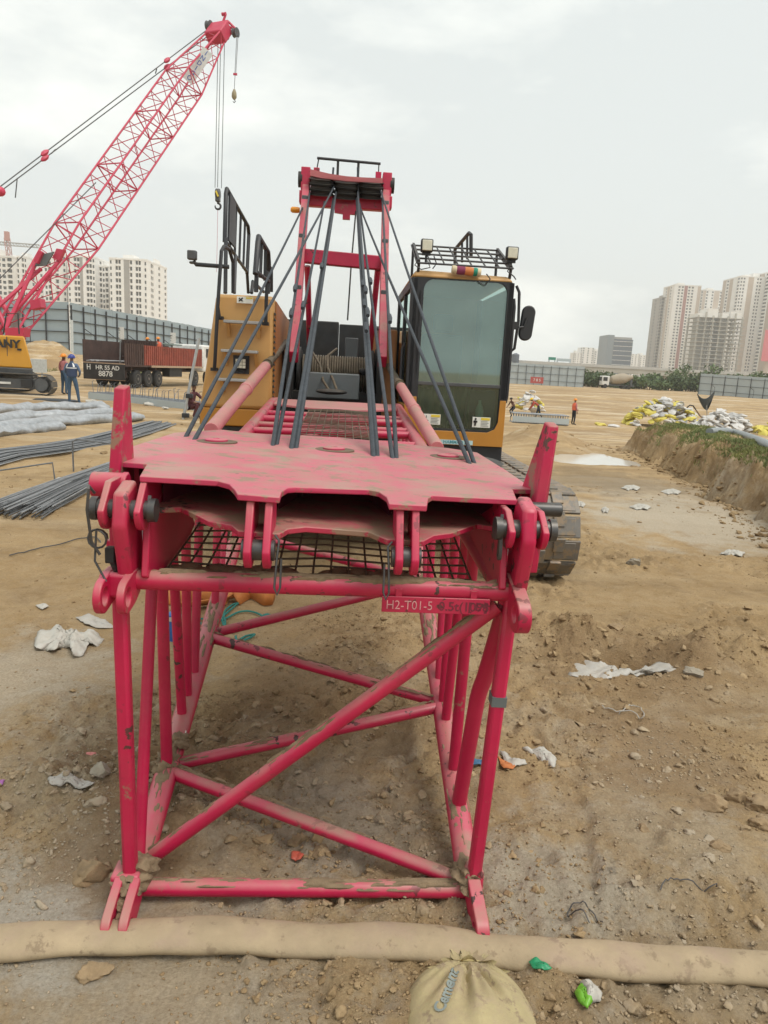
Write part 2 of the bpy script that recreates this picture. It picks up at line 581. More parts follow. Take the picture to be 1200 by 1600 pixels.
# ------------------------------------------------------------------ ground
def soil(name='soil'):
    m, t, b = _nodes(name)
    g = t.nodes.new('ShaderNodeNewGeometry')
    co = g.outputs['Position']
    sx = t.nodes.new('ShaderNodeSeparateXYZ')
    t.links.new(co, sx.inputs[0])
    mpn = t.nodes.new('ShaderNodeMapping')          # vehicle-smeared streaks across the site
    mpn.inputs['Scale'].default_value = (.28, 1.5, 1)
    mpn.inputs['Rotation'].default_value = (0, 0, .25)
    t.links.new(co, mpn.inputs[0])
    tan, brown, dark = (.545, .385, .205), (.40, .268, .130), (.28, .187, .096)
    c = _mix(t, _map(t, _noise(t, co, .55, 7, .66), .38, .60), tan, brown)
    c = _mix(t, _mul(t, _map(t, _noise(t, co, 1.9, 8, .70), .50, .66), .70), c, dark)
    c = _mix(t, _mul(t, _map(t, _noise(t, co, 6.5, 7, .70), .40, .68), .45), c, (.57, .43, .265))
    far = _map(t, sx.outputs[1], 5, 9)
    c = _mix(t, _mul(t, _mul(t, _map(t, _noise(t, mpn.outputs[0], 1.0, 7, .66), .50, .62), far), .55), c, (.29, .195, .10))
    c = _mix(t, _mul(t, _mul(t, _map(t, _noise(t, mpn.outputs[0], .55, 7, .66), .52, .64), far), .60), c, (.60, .48, .325))
    mp2 = t.nodes.new('ShaderNodeMapping')
    mp2.inputs['Scale'].default_value = (.035, .20, 1)
    mp2.inputs['Rotation'].default_value = (0, 0, -.12)
    t.links.new(co, mp2.inputs[0])
    vfar = _map(t, sx.outputs[1], 14, 24)
    c = _mix(t, _mul(t, _mul(t, _map(t, _noise(t, mp2.outputs[0], 1.4, 8, .70), .50, .58), vfar), .7), c, (.31, .21, .115))
    c = _mix(t, _mul(t, _mul(t, _map(t, _noise(t, mp2.outputs[0], 2.3, 8, .70), .53, .60), vfar), .75), c, (.64, .53, .38))
    nearf = _map(t, sx.outputs[1], 3.4, 5.6, 1, 0)
    w = _mul(t, _map(t, _noise(t, co, 1.15, 8, .70), .47, .58), nearf)
    c = _mix(t, _mul(t, w, .55), c, (.53, .445, .325))
    w2 = _mul(t, _map(t, _noise(t, co, 4.3, 7, .72), .53, .64), nearf)
    c = _mix(t, _mul(t, w2, .5), c, (.60, .525, .415))
    # spilt cement and dried wash
    for (px, py, r_, am, col) in ((850, 1400, .34, .85, (.57, .50, .39)), (60, 1430, .38, .8, (.58, .54, .46)), (40, 1050, .6, .6, (.56, .50, .40)), (500, 1290, .45, .55, (.50, .45, .375)), (1100, 815, 1.9, .7, (.58, .52, .42)), (1020, 770, 1.6, .5, (.52, .455, .36)), (300, 1560, .45, .5, (.56, .50, .40)), (990, 1050, .75, .75, (.31, .205, .108)), (1030, 1190, .5, .7, (.33, .22, .12)), (250, 1190, .4, .7, (.33, .22, .115)), (200, 1340, .3, .7, (.33, .22, .115)), (480, 1100, .6, .6, (.34, .235, .13)), (620, 1130, .4, .6, (.33, .225, .12)), (930, 750, 1.8, .55, (.22, .17, .11))):
        q = gnd(px, py)
        vd = t.nodes.new('ShaderNodeVectorMath')
        vd.operation = 'DISTANCE'
        t.links.new(co, vd.inputs[0])
        vd.inputs[1].default_value = q
        nn_ = _map(t, _noise(t, co, 2.2 / r_ ** .5, 7, .72), .25, .75, -.75 * r_, .75 * r_)
        ad = t.nodes.new('ShaderNodeMath')
        ad.operation = 'ADD'
        t.links.new(vd.outputs['Value'], ad.inputs[0])
        t.links.new(nn_, ad.inputs[1])
        c = _mix(t, _map(t, ad.outputs[0], r_ * .55, r_ * 1.15, am, 0), c, col)
    d = _map(t, _noise(t, co, 2.9, 7, .68), .64, .70)
    c = _mix(t, _mul(t, _mul(t, d, nearf), .65), c, (.085, .078, .070))
    fine = _noise(t, co, 75, 6, .75)
    c = _mix(t, _map(t, fine, .35, .62, .42, 0), c, (.19, .13, .075))
    c = _mix(t, _map(t, _noise(t, co, 190, 3, .7), .60, .72, 0, .45), c, (.50, .43, .33))
    t.links.new(c, b.inputs['Base Color'])
    b.inputs['Roughness'].default_value = .95
    b.inputs['Specular IOR Level'].default_value = .12
    b1 = t.nodes.new('ShaderNodeBump')
    b1.inputs['Distance'].default_value = .035
    b1.inputs['Strength'].default_value = .9
    t.links.new(_noise(t, co, 26, 10, .78), b1.inputs['Height'])
    t.links.new(b1.outputs[0], b.inputs['Normal'])
    return m
SOIL = soil()
def axis_x():
    a = list(np.arange(-3.2, 3.2001, .021))
    st, x = .021, 3.2
    up = []
    while x < 4000:
        st *= 1.032
        x += st
        up.append(x)
    return np.array([-v for v in reversed(up)] + a + up)
def axis_y():
    a = list(np.arange(-4, 1.5, .25)) + list(np.arange(1.5, 7.0, .021))
    st, y = .021, a[-1]
    while y < 5000:
        st = max(.021, st * 1.02)
        y += st
        a.append(y)
    return np.array([-400, -100, -30, -12] + a)
def grid_mesh(name, xs, ys, zf, mat):
    X, Y = np.meshgrid(xs, ys)
    Z = zf(X, Y)
    nx, ny = len(xs), len(ys)
    me = bpy.data.meshes.new(name)
    me.vertices.add(nx * ny)
    me.vertices.foreach_set('co', np.stack([X, Y, Z], -1).astype(np.float32).ravel())
    i = np.arange((nx - 1) * (ny - 1))
    r, c = i // (nx - 1), i % (nx - 1)
    q = np.stack([r * nx + c, r * nx + c + 1, (r + 1) * nx + c + 1, (r + 1) * nx + c], -1).astype(np.int32)
    me.loops.add(q.size)
    me.loops.foreach_set('vertex_index', q.ravel())
    me.polygons.add(len(q))
    me.polygons.foreach_set('loop_start', np.arange(0, q.size, 4, dtype=np.int32))
    me.update(calc_edges=True)
    me.shade_smooth()
    me.materials.append(mat)
    o = bpy.data.objects.new(name, me)
    COL.objects.link(o)
    return o
tag(grid_mesh('ground', axis_x(), axis_y(), lambda X, Y: gz(X, Y) - .22 * ss(.03, .12, bankf(X, Y)), SOIL), kind='structure')

# puddle of pale water
def puddle_material():
    m, t, b = _nodes('muddy_water')
    b.inputs['Base Color'].default_value = (.55, .52, .46, 1)
    b.inputs['Roughness'].default_value = .12
    b.inputs['Specular IOR Level'].default_value = .8
    return m
mb = MB()
pz = gz1(PUD.x - 2.6, PUD.y - 2.6, False) * .5 + gz1(PUD.x + 2.4, PUD.y + 2.5, False) * .5 - .055
mb.add([(PUD.x + 1.35 * math.cos(a_), PUD.y + 2.2 * math.sin(a_) + .3 * math.cos(a_), pz) for a_ in [k * math.pi / 12 for k in range(24)]], [tuple(range(24))])
tag(mb.build('puddle', puddle_material(), smooth=False), kind='structure')

# clods of soil and gravel: loose, uncountable
def ico(sub=1):
    import bmesh
    bm = bmesh.new()
    bmesh.ops.create_icosphere(bm, subdivisions=sub, radius=1)
    v = np.array([x.co[:] for x in bm.verts])
    f = np.array([[q.index for q in x.verts] for x in bm.faces])
    bm.free()
    return v, f
IV, IF = ico(2)
IV1, IF1 = ico(1)
IV3, IF3 = ico(3)
IV4, IF4 = ico(4)
def rough(v, amp, seed, f=2.4):
    """crumbly lump from a smooth one"""
    k = fbm(v[..., 0] * f + v[..., 2] * 1.3 + seed, v[..., 1] * f + v[..., 2] * f * .9 - seed * 1.7, 4, 7)
    return v * (1 + amp * (k - .5) * 2)[..., None]
def clod_mat():
    m, t, b = _nodes('clod_soil')
    g = t.nodes.new('ShaderNodeNewGeometry')
    c = _mix(t, g.outputs['Random Per Island'], (.24, .165, .088), (.40, .29, .165))
    c = _mix(t, _map(t, _noise(t, g.outputs['Position'], 28, 5, .65), .35, .7, 0, .6), c, (.29, .20, .11))
    sx = t.nodes.new('ShaderNodeSeparateXYZ')
    t.links.new(g.outputs['Position'], sx.inputs[0])
    c = _mix(t, _mul(t, _map(t, _noise(t, g.outputs['Position'], 1.15, 7, .68), .47, .60), _map(t, sx.outputs[1], 3.2, 5.2, .6, 0)), c, (.44, .39, .31))
    t.links.new(c, b.inputs['Base Color'])
    b.inputs['Roughness'].default_value = .95
    b.inputs['Specular IOR Level'].default_value = .1
    _bump(t, b, _noise(t, g.outputs['Position'], 90, 5, .7), .006, .7)
    return m
CLOD = clod_mat()
def clods(name, P, S, mat, seed=1, hi=False, smooth=False):
    g = np.random.default_rng(seed)
    bv, bf = (IV3, IF3) if hi else (IV1, IF1)
    n = len(P)
    v = np.repeat(bv[None], n, 0)
    for k in range(5):                       # break faces off each lump
        d = g.normal(0, 1, (n, 1, 3))
        d /= np.linalg.norm(d, axis=2, keepdims=True)
        o = (v * d).sum(2, keepdims=True) - g.uniform(.35, .75, (n, 1, 1))
        v = v - d * np.maximum(o, 0)
    v = rough(v, .55, g.uniform(0, 50, (n, 1)), 2.6) if hi else v * (1 + g.uniform(-.12, .12, (n, len(bv), 1)))
    v = v * (S[:, None, None] * np.stack([g.uniform(.8, 1.7, n), g.uniform(.8, 1.4, n), g.uniform(.5, 1.0, n)], -1)[:, None, :])
    a = g.uniform(0, 6.28, n)
    ca, sa = np.cos(a)[:, None], np.sin(a)[:, None]
    x, y = v[..., 0] * ca - v[..., 1] * sa, v[..., 0] * sa + v[..., 1] * ca
    v = np.stack([x, y, v[..., 2]], -1) + P[:, None, :]
    f = (bf[None] + (np.arange(n) * len(bv))[:, None, None]).reshape(-1, 3).astype(np.int32)
    me = bpy.data.meshes.new(name)
    me.vertices.add(n * len(bv))
    me.vertices.foreach_set('co', v.astype(np.float32).ravel())
    me.loops.add(f.size)
    me.loops.foreach_set('vertex_index', f.ravel())
    me.polygons.add(len(f))
    me.polygons.foreach_set('loop_start', np.arange(0, f.size, 3, dtype=np.int32))
    me.update(calc_edges=True)
    if smooth:
        me.shade_smooth()
    me.materials.append(mat)
    o = bpy.data.objects.new(name, me)
    COL.objects.link(o)
    return o
def scatter(N, ymax, pw, base, seed, gain):
    g = np.random.default_rng(seed)
    yy = 1.5 + (g.random(N) ** pw) * ymax
    xx = (g.random(N) * 2 - 1) * (.62 * yy + .3)
    dens = ss(.46, .62, fbm(xx * .9, yy * .9, 3, 41)) * .5 + base
    for (sx_, sy_, sr) in [(-1.2, 2.75, .45), (2.25, 4.9, .7), (1.2, 4.9, .5), (2.55, 3.4, .5), (1.8, 4.4, .4), (-.3, 4.3, .45), (-1.5, 2.45, .3), (-.6, 3.5, .3), (1.6, 3.4, .45), (-.95, 3.5, .3), (.25, 2.75, .25), (.0, 3.9, .3), (-.2, 5.2, .5)]:
        dens = dens + 1.3 * np.exp(-(((xx - sx_) / sr) ** 2 + ((yy - sy_) / (sr * .7)) ** 2))
    k = g.random(N) < dens * gain
    return xx[k], yy[k], g
xx, yy, g = scatter(90000, 7, 1.7, .10, 3, .6)
S = .0025 + .005 * g.random(len(xx)) ** 2
tag(clods('soil_gravel', np.stack([xx, yy, gz(xx, yy) + S * .3], -1), S, CLOD, 1), kind='stuff')
MUDM = paint('dried_mud', (.235, .168, .10), .95, 0, .3, .3, scale=6, bump=.8)
xx, yy, g = scatter(16000, 12, 1.5, .02, 4, .50)
S = .007 + .013 * g.random(len(xx)) ** 3 * (1 + .08 * yy)
tag(clods('soil_clods', np.stack([xx, yy, gz(xx, yy) + S * .12], -1), S, CLOD, 2, True, True), kind='stuff')
xx, yy, g = scatter(700, 9, 1.3, .0, 5, .22)
S = .018 + .022 * g.random(len(xx)) ** 2
tag(clods('soil_lumps', np.stack([xx, yy, gz(xx, yy) + S * .05], -1), S, CLOD, 3, True, True), kind='stuff')
xx = g.uniform(-6, 9, 900)
yy = g.uniform(9, 22, 900)
k = fbm(xx * .5, yy * .5, 3, 55) > .55
S = .015 + .05 * g.random(900) ** 3
xt_ = g.uniform(0, 1, 700)
ty_ = 8.5 + xt_ * 11
tx_ = np.interp(ty_, _by, _bx) - np.abs(g.normal(0, .28, 700)) + .1
tS = .008 + .045 * g.random(700) ** 6
tag(clods('bank_foot_clods', np.stack([tx_, ty_, gz(tx_, ty_) + tS * .2], -1), tS, CLOD, 6, True, True), kind='stuff')
tag(clods('distant_clods', np.stack([xx, yy, gz(xx, yy) + S * .1], -1)[k], S[k], CLOD, 4, True, True), kind='stuff')

# ------------------------------------------------------------------ the near crawler crane
root = empty('crawler_crane', C0, YAW, 'dusty pink and yellow crawler crane with its lattice boom lowered towards the viewer', 'crane')
def cp(name, mb, mat, parent=None, **k):
    return mb.build(name, mat, parent or root, **k)
HW = .60
def zb(s):
    return .062 + .282 * s
def zt(s):
    return 1.205 + .066 * s
SF = -.06                                   # the top front edge leans out a little
# -- boom: four chords
mb = MB()
for sg in (-1, 1):
    w0 = .60 if sg < 0 else .635
    mb.path([V(sg * HW, -.02, zb(0)), V(sg * HW, 2.4, zb(2.4)), V(sg * HW, 4.75, zb(4.9) + .06)], [.047, .047, .04], 14)
    mb.path([V(sg * w0, SF, zt(0)), V(sg * .61, 1.0, zt(1)), V(sg * HW, 4.75, zt(4.75))], [.050, .048, .046], 14)
boom = cp('boom', mb, PINK)
# foot plates at the far end
for sg in (-1, 1):
    mb = MB()
    mb.prism([V(sg * .57, 4.2, zt(4.2) + .04), V(sg * .57, 5.0, zt(5) + .02), V(sg * .57, 5.05, zt(5) - .2), V(sg * .57, 4.2, zb(4.2) - .04)], (sg * .05, 0, 0))
    cp('foot_plate', mb, PINKPALE, boom, bevel=.006)
mb = MB()
mb.prism([V(-.56, 4.35, zt(4.35) + .02), V(-.2, 4.15, zt(4.15) + .02), V(.2, 4.15, zt(4.15) + .02), V(.56, 4.35, zt(4.35) + .02), V(.56, 4.75, zt(4.7) + .02), V(-.56, 4.75, zt(4.7) + .02)], (0, 0, .02))
cp('top_plate', mb, PINKPALE, boom, bevel=.004)
def lace(p, q, r=.0265, name='lacing_tube'):
    mb = MB()
    mb.tube(p, q, r, 12)
    return cp(name, mb, PINK, boom)
# front frame
lace((-HW, SF, zt(0) + .004), (.635, SF, zt(0) + .004), .032, 'cross_tube')
lace((-HW, 0, zb(0)), (HW, 0, zb(0)), .031, 'cross_tube')
for sg in (-1, 1):
    mb = MB()
    p, q = V(sg * .605, -.005, zb(0) - .02), V(-.605 if sg < 0 else .64, SF, zt(0))
    mb.beam(p, q, .046, .05, V(0, 1, 0))
    cp('post', mb, PINK, boom, bevel=.012)
lace((-HW + .02, .10, zb(.1)), (.60, SF + .02, zt(0) - .05), .0275)
# bottom face zigzag
bn = [(HW, .03), (-HW, .52), (HW, .93), (-HW, 1.40), (HW, 1.98), (-HW, 2.5), (HW, 3.1), (-HW, 3.6), (HW, 4.2)]
for a, b in zip(bn, bn[1:]):
    lace((a[0] * .97, a[1] + (.03 if a[1] > .1 else 0), zb(a[1])), (b[0] * .97, b[1] - .03, zb(b[1])), .0265)
# side faces
for sg in (-1, 1):
    t = sg * HW
    ps = [(.07, .33), (.50, .43), (.79, .60), (.90, .87), (1.05, 1.2), (1.62, 1.72), (1.75, 2.1), (2.35, 2.4), (2.5, 2.85), (3.1, 3.15), (3.25, 3.6), (3.8, 3.9)]
    for i, (b, tt) in enumerate(ps):
        if sg > 0 and i == 0:
            continue
        lace((t, b, zb(b)), (t, tt, zt(tt)), .0215 if i != 1 else .024)
mb = MB()                                    # the bent brace on the right
mb.path([V(.60, .34, zb(.34)), V(.605, .17, .72), V(.61, .155, .77), V(.615, .12, .83), V(.635, -.02, 1.15)], .030, 12)
cp('lacing_tube', mb, PINK, boom)
# top face
for i, (s_, r_) in enumerate([(1.05, .030), (1.5, .026), (1.95, .028), (2.3, .026), (2.65, .030), (3.0, .028), (3.3, .026), (3.62, .030), (3.95, .028)]):
    a, b = (s_, s_ + .12 * (i % 2)) if i % 3 else (s_, s_)
    lace((-HW, a, zt(a)), (HW, b, zt(b)), r_, 'cross_tube')
for (a, b) in [(1.05, 1.9), (2.65, 1.95), (2.65, 3.6)]:
    lace((-HW, a, zt(a) - .03), (HW, b, zt(b) - .03), .024)
# -- lugs at the four corners
def lug(base, tip, thick, r, h, name='pin_lug'):
    mb = MB()
    mb.lug(base, tip, (1, 0, 0), thick, r, h)
    return cp(name, mb, PINK, boom, bevel=.004)
for t in (-.628, -.560):
    lug((t, SF + .02, zt(0) + .0), (t, -.165, 1.185), .024, .052, .028)
lug((.640, SF + .04, zt(0) + .02), (.648, -.155, 1.165), .042, .058, .026)
for t in (-.632, -.575):
    lug((t, -.035, .095), (t, -.168, .052), .030, .050, .022)
lug((.600, -.03, .095), (.606, -.172, .048), .044, .050, .020)
for (t, s_, z_) in [(-.60, SF - .005, zt(0)), (-.615, .01, .10)]:
    mb = MB()
    mb.box((t, s_ - .012, z_), (.10, .10, .08))
    cp('corner_block', mb, PINK, boom, bevel=.012)
mb = MB()
mb.box((.605, .01, .10), (.075, .085, .11))
cp('corner_block', mb, PINK, boom, bevel=.02)
# -- side gusset plates carrying the bridle pins
for sg in (-1, 1):
    o_ = .575 if sg < 0 else .655
    mb = MB()
    mb.prism([V(sg * (o_ + .02), -.15, 1.50), V(sg * (o_ + .02), -.05, 1.525), V(sg * (o_ + .02), .0, 1.42), V(sg * (o_ + .02), .02, 1.19), V(sg * (o_ + .02), -.10, 1.17), V(sg * (o_ + .02), -.175, 1.40)], (-sg * .045, 0, 0))
    cp('pin_ear', mb, PINK, boom, bevel=.012)
    mb = MB()
    x = sg * (o_ - .045)
    mb.prism([V(x, -.10, 1.23), V(x, -.06, 1.42), V(x, .10, 1.46), V(x, .55, 1.30), V(x, .62, 1.24), V(x, .50, 1.20), V(x, -.04, 1.19)], (-sg * .022, 0, 0))
    cp('gusset_plate', mb, PINK, boom, bevel=.004)
    mb = MB()
    y0 = .58
    mb.tube((sg * (o_ + .03), .12, 1.30), (sg * (o_ + .03), .12, 1.30 + .02), .01, 6)
    # upright guide arm
    mb = MB()
    x = sg * (.695 if sg < 0 else .772)
    mb.prism([V(x, .13, 1.22), V(x, .12, 1.45), V(x + (.022 if sg < 0 else .03), .14, 1.79 if sg < 0 else 1.735), V(x + (.022 if sg < 0 else .03), .20, 1.80 if sg < 0 else 1.745), V(x, .31, 1.50), V(x, .33, 1.22)], (-sg * .036, 0, 0))
    cp('guide_arm', mb, paint('scuffed_pink', (.50, .010, .065), .5, 0, .2, .7, (.09, .04, .03), .57, .545, 1.6) if 'scuffed_pink' not in bpy.data.materials else bpy.data.materials['scuffed_pink'], boom, bevel=.005)
    mb = MB()
    mb.box((sg * (.65 if sg < 0 else .70), .25, 1.25), (.12, .22, .06))
    cp('arm_bracket', mb, PINK, boom, bevel=.004)
mb = MB()
mb.tube((-.60, .03, 1.49), (-.712, .03, 1.49), .040, 18)
cp('stub_tube', mb, PINK, boom, bevel=.004)
mb = MB()
mb.tube((.70, .10, 1.455), (.825, .10, 1.455), .024, 14)
cp('stub_tube', mb, STEEL, boom, bevel=.004)
# -- walkway grating
def grating(name, t0, t1, s0, s1, z0, z1, dt, ds, r, mat, parent, skew=0.0, rim=True):
    mb = MB()
    nt_, ns_ = int(round((t1 - t0) / dt)), int(round((s1 - s0) / ds))
    def pt(t, s_, dz=0):
        k = (s_ - s0) / (s1 - s0)
        return V(t * (1 - k * skew), s_, z0 + (z1 - z0) * k + .008 * math.sin(t * 9 + s_ * 5) + dz)
    for i in range(nt_ + 1):
        t = t0 + (t1 - t0) * i / nt_
        mb.path([pt(t, s0 + (s1 - s0) * j / 4) for j in range(5)], r, 5)
    for j in range(ns_ + 1):
        s_ = s0 + (s1 - s0) * j / ns_
        mb.path([pt(t0 + (t1 - t0) * i / 4, s_, r) for i in range(5)], r, 5)
    if rim:
        mb.box(pt((t0 + t1) / 2, s0, -.01), (t1 - t0, .03, .012))
        mb.box(pt((t0 + t1) / 2, s1, -.01), (t1 - t0, .03, .012))
    return mb.build(name, mat, parent)
grating('walkway_grating', -.50, .54, .10, .92, 1.19, 1.265, .062, .075, .0042, MESHM, boom)
grating('walkway_grating', -.235, .315, 1.1, 4.05, 1.335, 1.51, .055, .075, .0035, MESHM, boom, skew=.05)
mb = MB()
mb.beam((-.50, .135, 1.165), (.54, .135, 1.165), .06, .035)
cp('grating_bar', mb, MESHM, boom, bevel=.003)
mb = MB()
for (x0, x1, a) in [(-.48, -.10, .3), (.05, .30, .5)]:
    mb = MB()
    n = 9
    for i in range(n):
        x = x0 + (x1 - x0) * i / (n - 1)
        mb.ball((x, .145 + .02 * math.sin(i * 2.3), 1.187), (.045, .04, .012 + .008 * math.sin(i * 1.7) ** 2), 8, 5)
    cp('caked_mud', mb, MUDM, boom)
# grey tape on the right post
mb = MB()
p_, q_ = V(.605, -.005, zb(0) - .02), V(.64, SF, zt(0))
mb.beam(p_.lerp(q_, .66), p_.lerp(q_, .69), .050, .054, V(0, 1, 0))
cp('grey_tape', mb, GREYM, boom)
# dried mud lying along the tubes
def mud_on(p, q, r_, seed, th=.52, a0=20, a1=160, k0=0.0, k1=1.0, par=None):
    p, q = Vector(p).lerp(Vector(q), k0), Vector(p).lerp(Vector(q), k1)
    d = q - p
    l = d.length
    d.normalize()
    X = d.cross(V(0, 0, 1)).normalized()
    Y = X.cross(d)
    nl, na = max(12, int(l / .011)), 16
    I, J = np.meshgrid(np.arange(nl + 1), np.arange(na + 1), indexing='ij')
    f = fbm(I * .011 * 13 + seed * 7.7, J * .55, 4, seed) + .35 * (fbm(I * .011 * 4 + seed, J * 0.0, 2, seed + 9) - .5) - .16 * (np.abs(J / na - .5) * 2) ** 2
    mb = MB()
    vs = []
    for i in range(nl + 1):
        for j in range(na + 1):
            a = R_(a0 + (a1 - a0) * j / na)
            rr = r_ + max(-.002, min(.006, (f[i, j] - th) * .06)) + .0004
            vs.append(p + d * (l * i / nl) + X * (math.cos(a) * rr) + Y * (math.sin(a) * rr))
    fs = []
    for i in range(nl):
        for j in range(na):
            if max(f[i, j], f[i + 1, j], f[i, j + 1], f[i + 1, j + 1]) > th:
                a = i * (na + 1) + j
                fs.append((a, a + 1, a + na + 2, a + na + 1))
    if fs:
        mb.add(vs, fs)
        cp('dried_mud', mb, MUDM, par or boom)
mud_on((-HW, SF, zt(0) + .004), (.635, SF, zt(0) + .004), .032, 3, .50, 30, 150)
mud_on((-HW, 0, zb(0)), (HW, 0, zb(0)), .031, 5, .50, 25, 150)
mud_on((-HW, .52, zb(.52)), (HW * .97, .06, zb(.03)), .0265, 7, .60, 30, 150)
mud_on((-HW, .52, zb(.52)), (HW, .93, zb(.93)), .0265, 8, .58, 30, 150)
mud_on((-HW, 1.40, zb(1.4)), (HW, .93, zb(.93)), .0265, 9, .57, 30, 150)
mud_on((-HW + .02, .10, zb(.1)), (.60, SF + .02, zt(0) - .05), .0275, 11, .63, 30, 150)
mud_on((-HW, .1, zb(.1)), (-HW, 2.4, zb(2.4)), .047, 12, .60, 30, 150)
mud_on((HW, .1, zb(.1)), (HW, 2.4, zb(2.4)), .047, 13, .62, 30, 150)
# mud caked on lower joints
for (t, s_, z_, r_) in [(-.60, .52, zb(.52) + .025, .052), (-.59, .02, .12, .062), (.58, .02, .115, .050), (-.57, .62, zb(.62) + .045, .040), (-.605, -.055, .092, .05), (-.60, -.115, .072, .028), (.59, -.04, .10, .036)]:
    v = rough(IV4, .75, 9 * t + s_ * 7, 2.2)
    vs = v * np.array([r_, r_ * 1.15, r_ * .8]) + np.array([t, s_, z_])
    mb = MB()
    mb.add([tuple(q) for q in vs], [tuple(f) for f in IF4])
    cp('caked_mud', mb, MUDM, boom, sharp=70)
# stickers on the chords
mb = MB()
c_ = V(-HW, .66, zb(.66))
d_ = V(0, 1, .282).normalized()
def band(mb, c, d, r, len_, a0, a1, n=8):
    X = d.cross(V(0, 0, 1)).normalized()
    Y = X.cross(d)
    vs = []
    for i in range(n + 1):
        a = a0 + (a1 - a0) * i / n
        o_ = X * math.cos(a) * r + Y * math.sin(a) * r
        vs += [c + o_ - d * len_ / 2, c + o_ + d * len_ / 2]
    mb.add(vs, [(2 * i, 2 * i + 1, 2 * i + 3, 2 * i + 2) for i in range(n)])
band(mb, c_, d_, .0485, .085, R_(35), R_(120))
cp('sticker', mb, STK, boom)
mb = MB()
band(mb, V(-HW, .20, zb(.2)), d_, .0485, .07, R_(100), R_(170))
cp('sticker', mb, STK, boom)
mb = MB()
band(mb, V(HW, .14, zb(.14)), d_, .0485, .10, R_(10), R_(60))
cp('sticker', mb, STK, boom)
# -- number plate
mb = MB()
pc = ls(681, 946, SF - .035)
mb.box(pc, (.345, .008, .052))
npl = cp('number_plate', mb, PINK, boom, bevel=.002)
text('plate_text', 'H2-T01-5', .042, pc + V(-.160, -.0045, -.002), (1, 0, 0), (0, 0, 1), paint('worn_white_lettering', (.62, .30, .30), .7, 0, .4, .3, scale=8), npl, .0008, 'LEFT', .9, None, -.006)
text('plate_text', '0.5t(1098', .042, pc + V(.008, -.0045, -.002), (1, 0, 0), (0, 0, 1), paint('faded_lettering', (.18, .02, .04), .6, 0, .2, 0), npl, .0008, 'LEFT')
text('plate_text', '[ L ]', .038, pc + V(.135, -.0045, .0), (1, 0, 0), (0, 0, 1), bpy.data.materials['faded_lettering'], npl, .0008, 'CENTER')
for dx in (-.12, .12):
    mb = MB()
    mb.box(pc + V(dx, .015, .035), (.02, .03, .03))
    cp('plate_bracket', mb, PINK, npl)

# -- bridle frame with three sheaves, pinned on the front of the boom
def bz(t):
    return 1.545 - .05 * (t + .6) / 1.2 * .8
def bp(px, py, dz=0.0):
    z = 1.53
    for _ in range(6):
        l = lz(px, py, z)
        z = bz(l.x)
    return V(l.x, l.y, z + dz)
top = [(190, 722), (207, 697), (272, 676), (345, 671), (400, 677), (525, 683), (640, 694), (700, 700), (746, 707), (790, 734), (836, 765), (801, 764), (808, 781), (676, 774), (669, 778), (667, 790), (608, 787), (604, 776), (592, 768), (576, 765), (462, 761), (450, 762), (440, 768), (437, 777), (371, 772), (366, 764), (358, 756), (340, 751), (218, 744), (229, 725)]
mb = MB()
tp = [bp(x, y) for x, y in top]
mb.prism(tp[::-1], (0, 0, -.018))
bridle = cp('bridle_frame', mb, PINKTOP, bevel=.003)
GAP = .092
def under(px, py):
    return bp(px, py, -.018 - GAP)
def bx_(l, ds=0.0, dz=0.0, dt=0.0):
    return V(l.x + dt, l.y + ds, l.z + dz)
lo = []
bf = {k: bp(*v) for k, v in dict(fl=(218, 744), t1a=(371, 772), t1b=(437, 777), t2a=(608, 787), t2b=(667, 790), fr=(808, 781), c1=(190, 722), c2=(272, 676), c3=(746, 707), c4=(836, 765)).items()}
low = [bx_(bf['fl'], .06), bx_(bf['fl'], .10, 0, .10), bx_(bf['t1a'], .13, 0, -.10), bx_(bf['t1a'], .09, 0, -.03), bx_(bf['t1a'], .02), bx_(bf['t1b'], .02), bx_(bf['t1b'], .09, 0, .02), bx_(bf['t1b'], .125, 0, .07), bx_(bf['t2a'], .125, 0, -.12), bx_(bf['t2a'], .11, 0, -.05), bx_(bf['t2a'], .02), bx_(bf['t2b'], .02), bx_(bf['t2b'], .10, 0, .04), bx_(bf['t2b'], .14, 0, .10), bx_(bf['fr'], .12, 0, -.10), bx_(bf['fr'], .06), bx_(bf['c4'], .04, 0, -.02), bx_(bf['c3']), bx_(bf['c2']), bx_(bf['c1'], .03, 0, .02)]
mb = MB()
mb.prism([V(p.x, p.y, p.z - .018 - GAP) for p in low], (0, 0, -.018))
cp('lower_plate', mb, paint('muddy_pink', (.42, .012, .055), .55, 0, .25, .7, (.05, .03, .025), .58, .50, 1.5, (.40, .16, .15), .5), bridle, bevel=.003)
for a, b in ((('c1'), ('c2')), (('c4'), ('c3'))):
    p, q = bf[a], bf[b]
    mb = MB()
    d = V(.02 if a == 'c1' else -.02, 0, 0)
    mb.beam(p + d + V(0, .1, -.018 - GAP / 2), q + d + V(0, -.02, -.018 - GAP / 2), .016, GAP - .004)
    cp('side_plate', mb, PINK, bridle)
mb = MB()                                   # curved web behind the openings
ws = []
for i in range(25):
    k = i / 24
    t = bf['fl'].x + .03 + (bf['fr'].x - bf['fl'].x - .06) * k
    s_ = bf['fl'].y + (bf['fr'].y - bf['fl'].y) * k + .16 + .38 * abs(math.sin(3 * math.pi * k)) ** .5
    ws.append((t, s_))
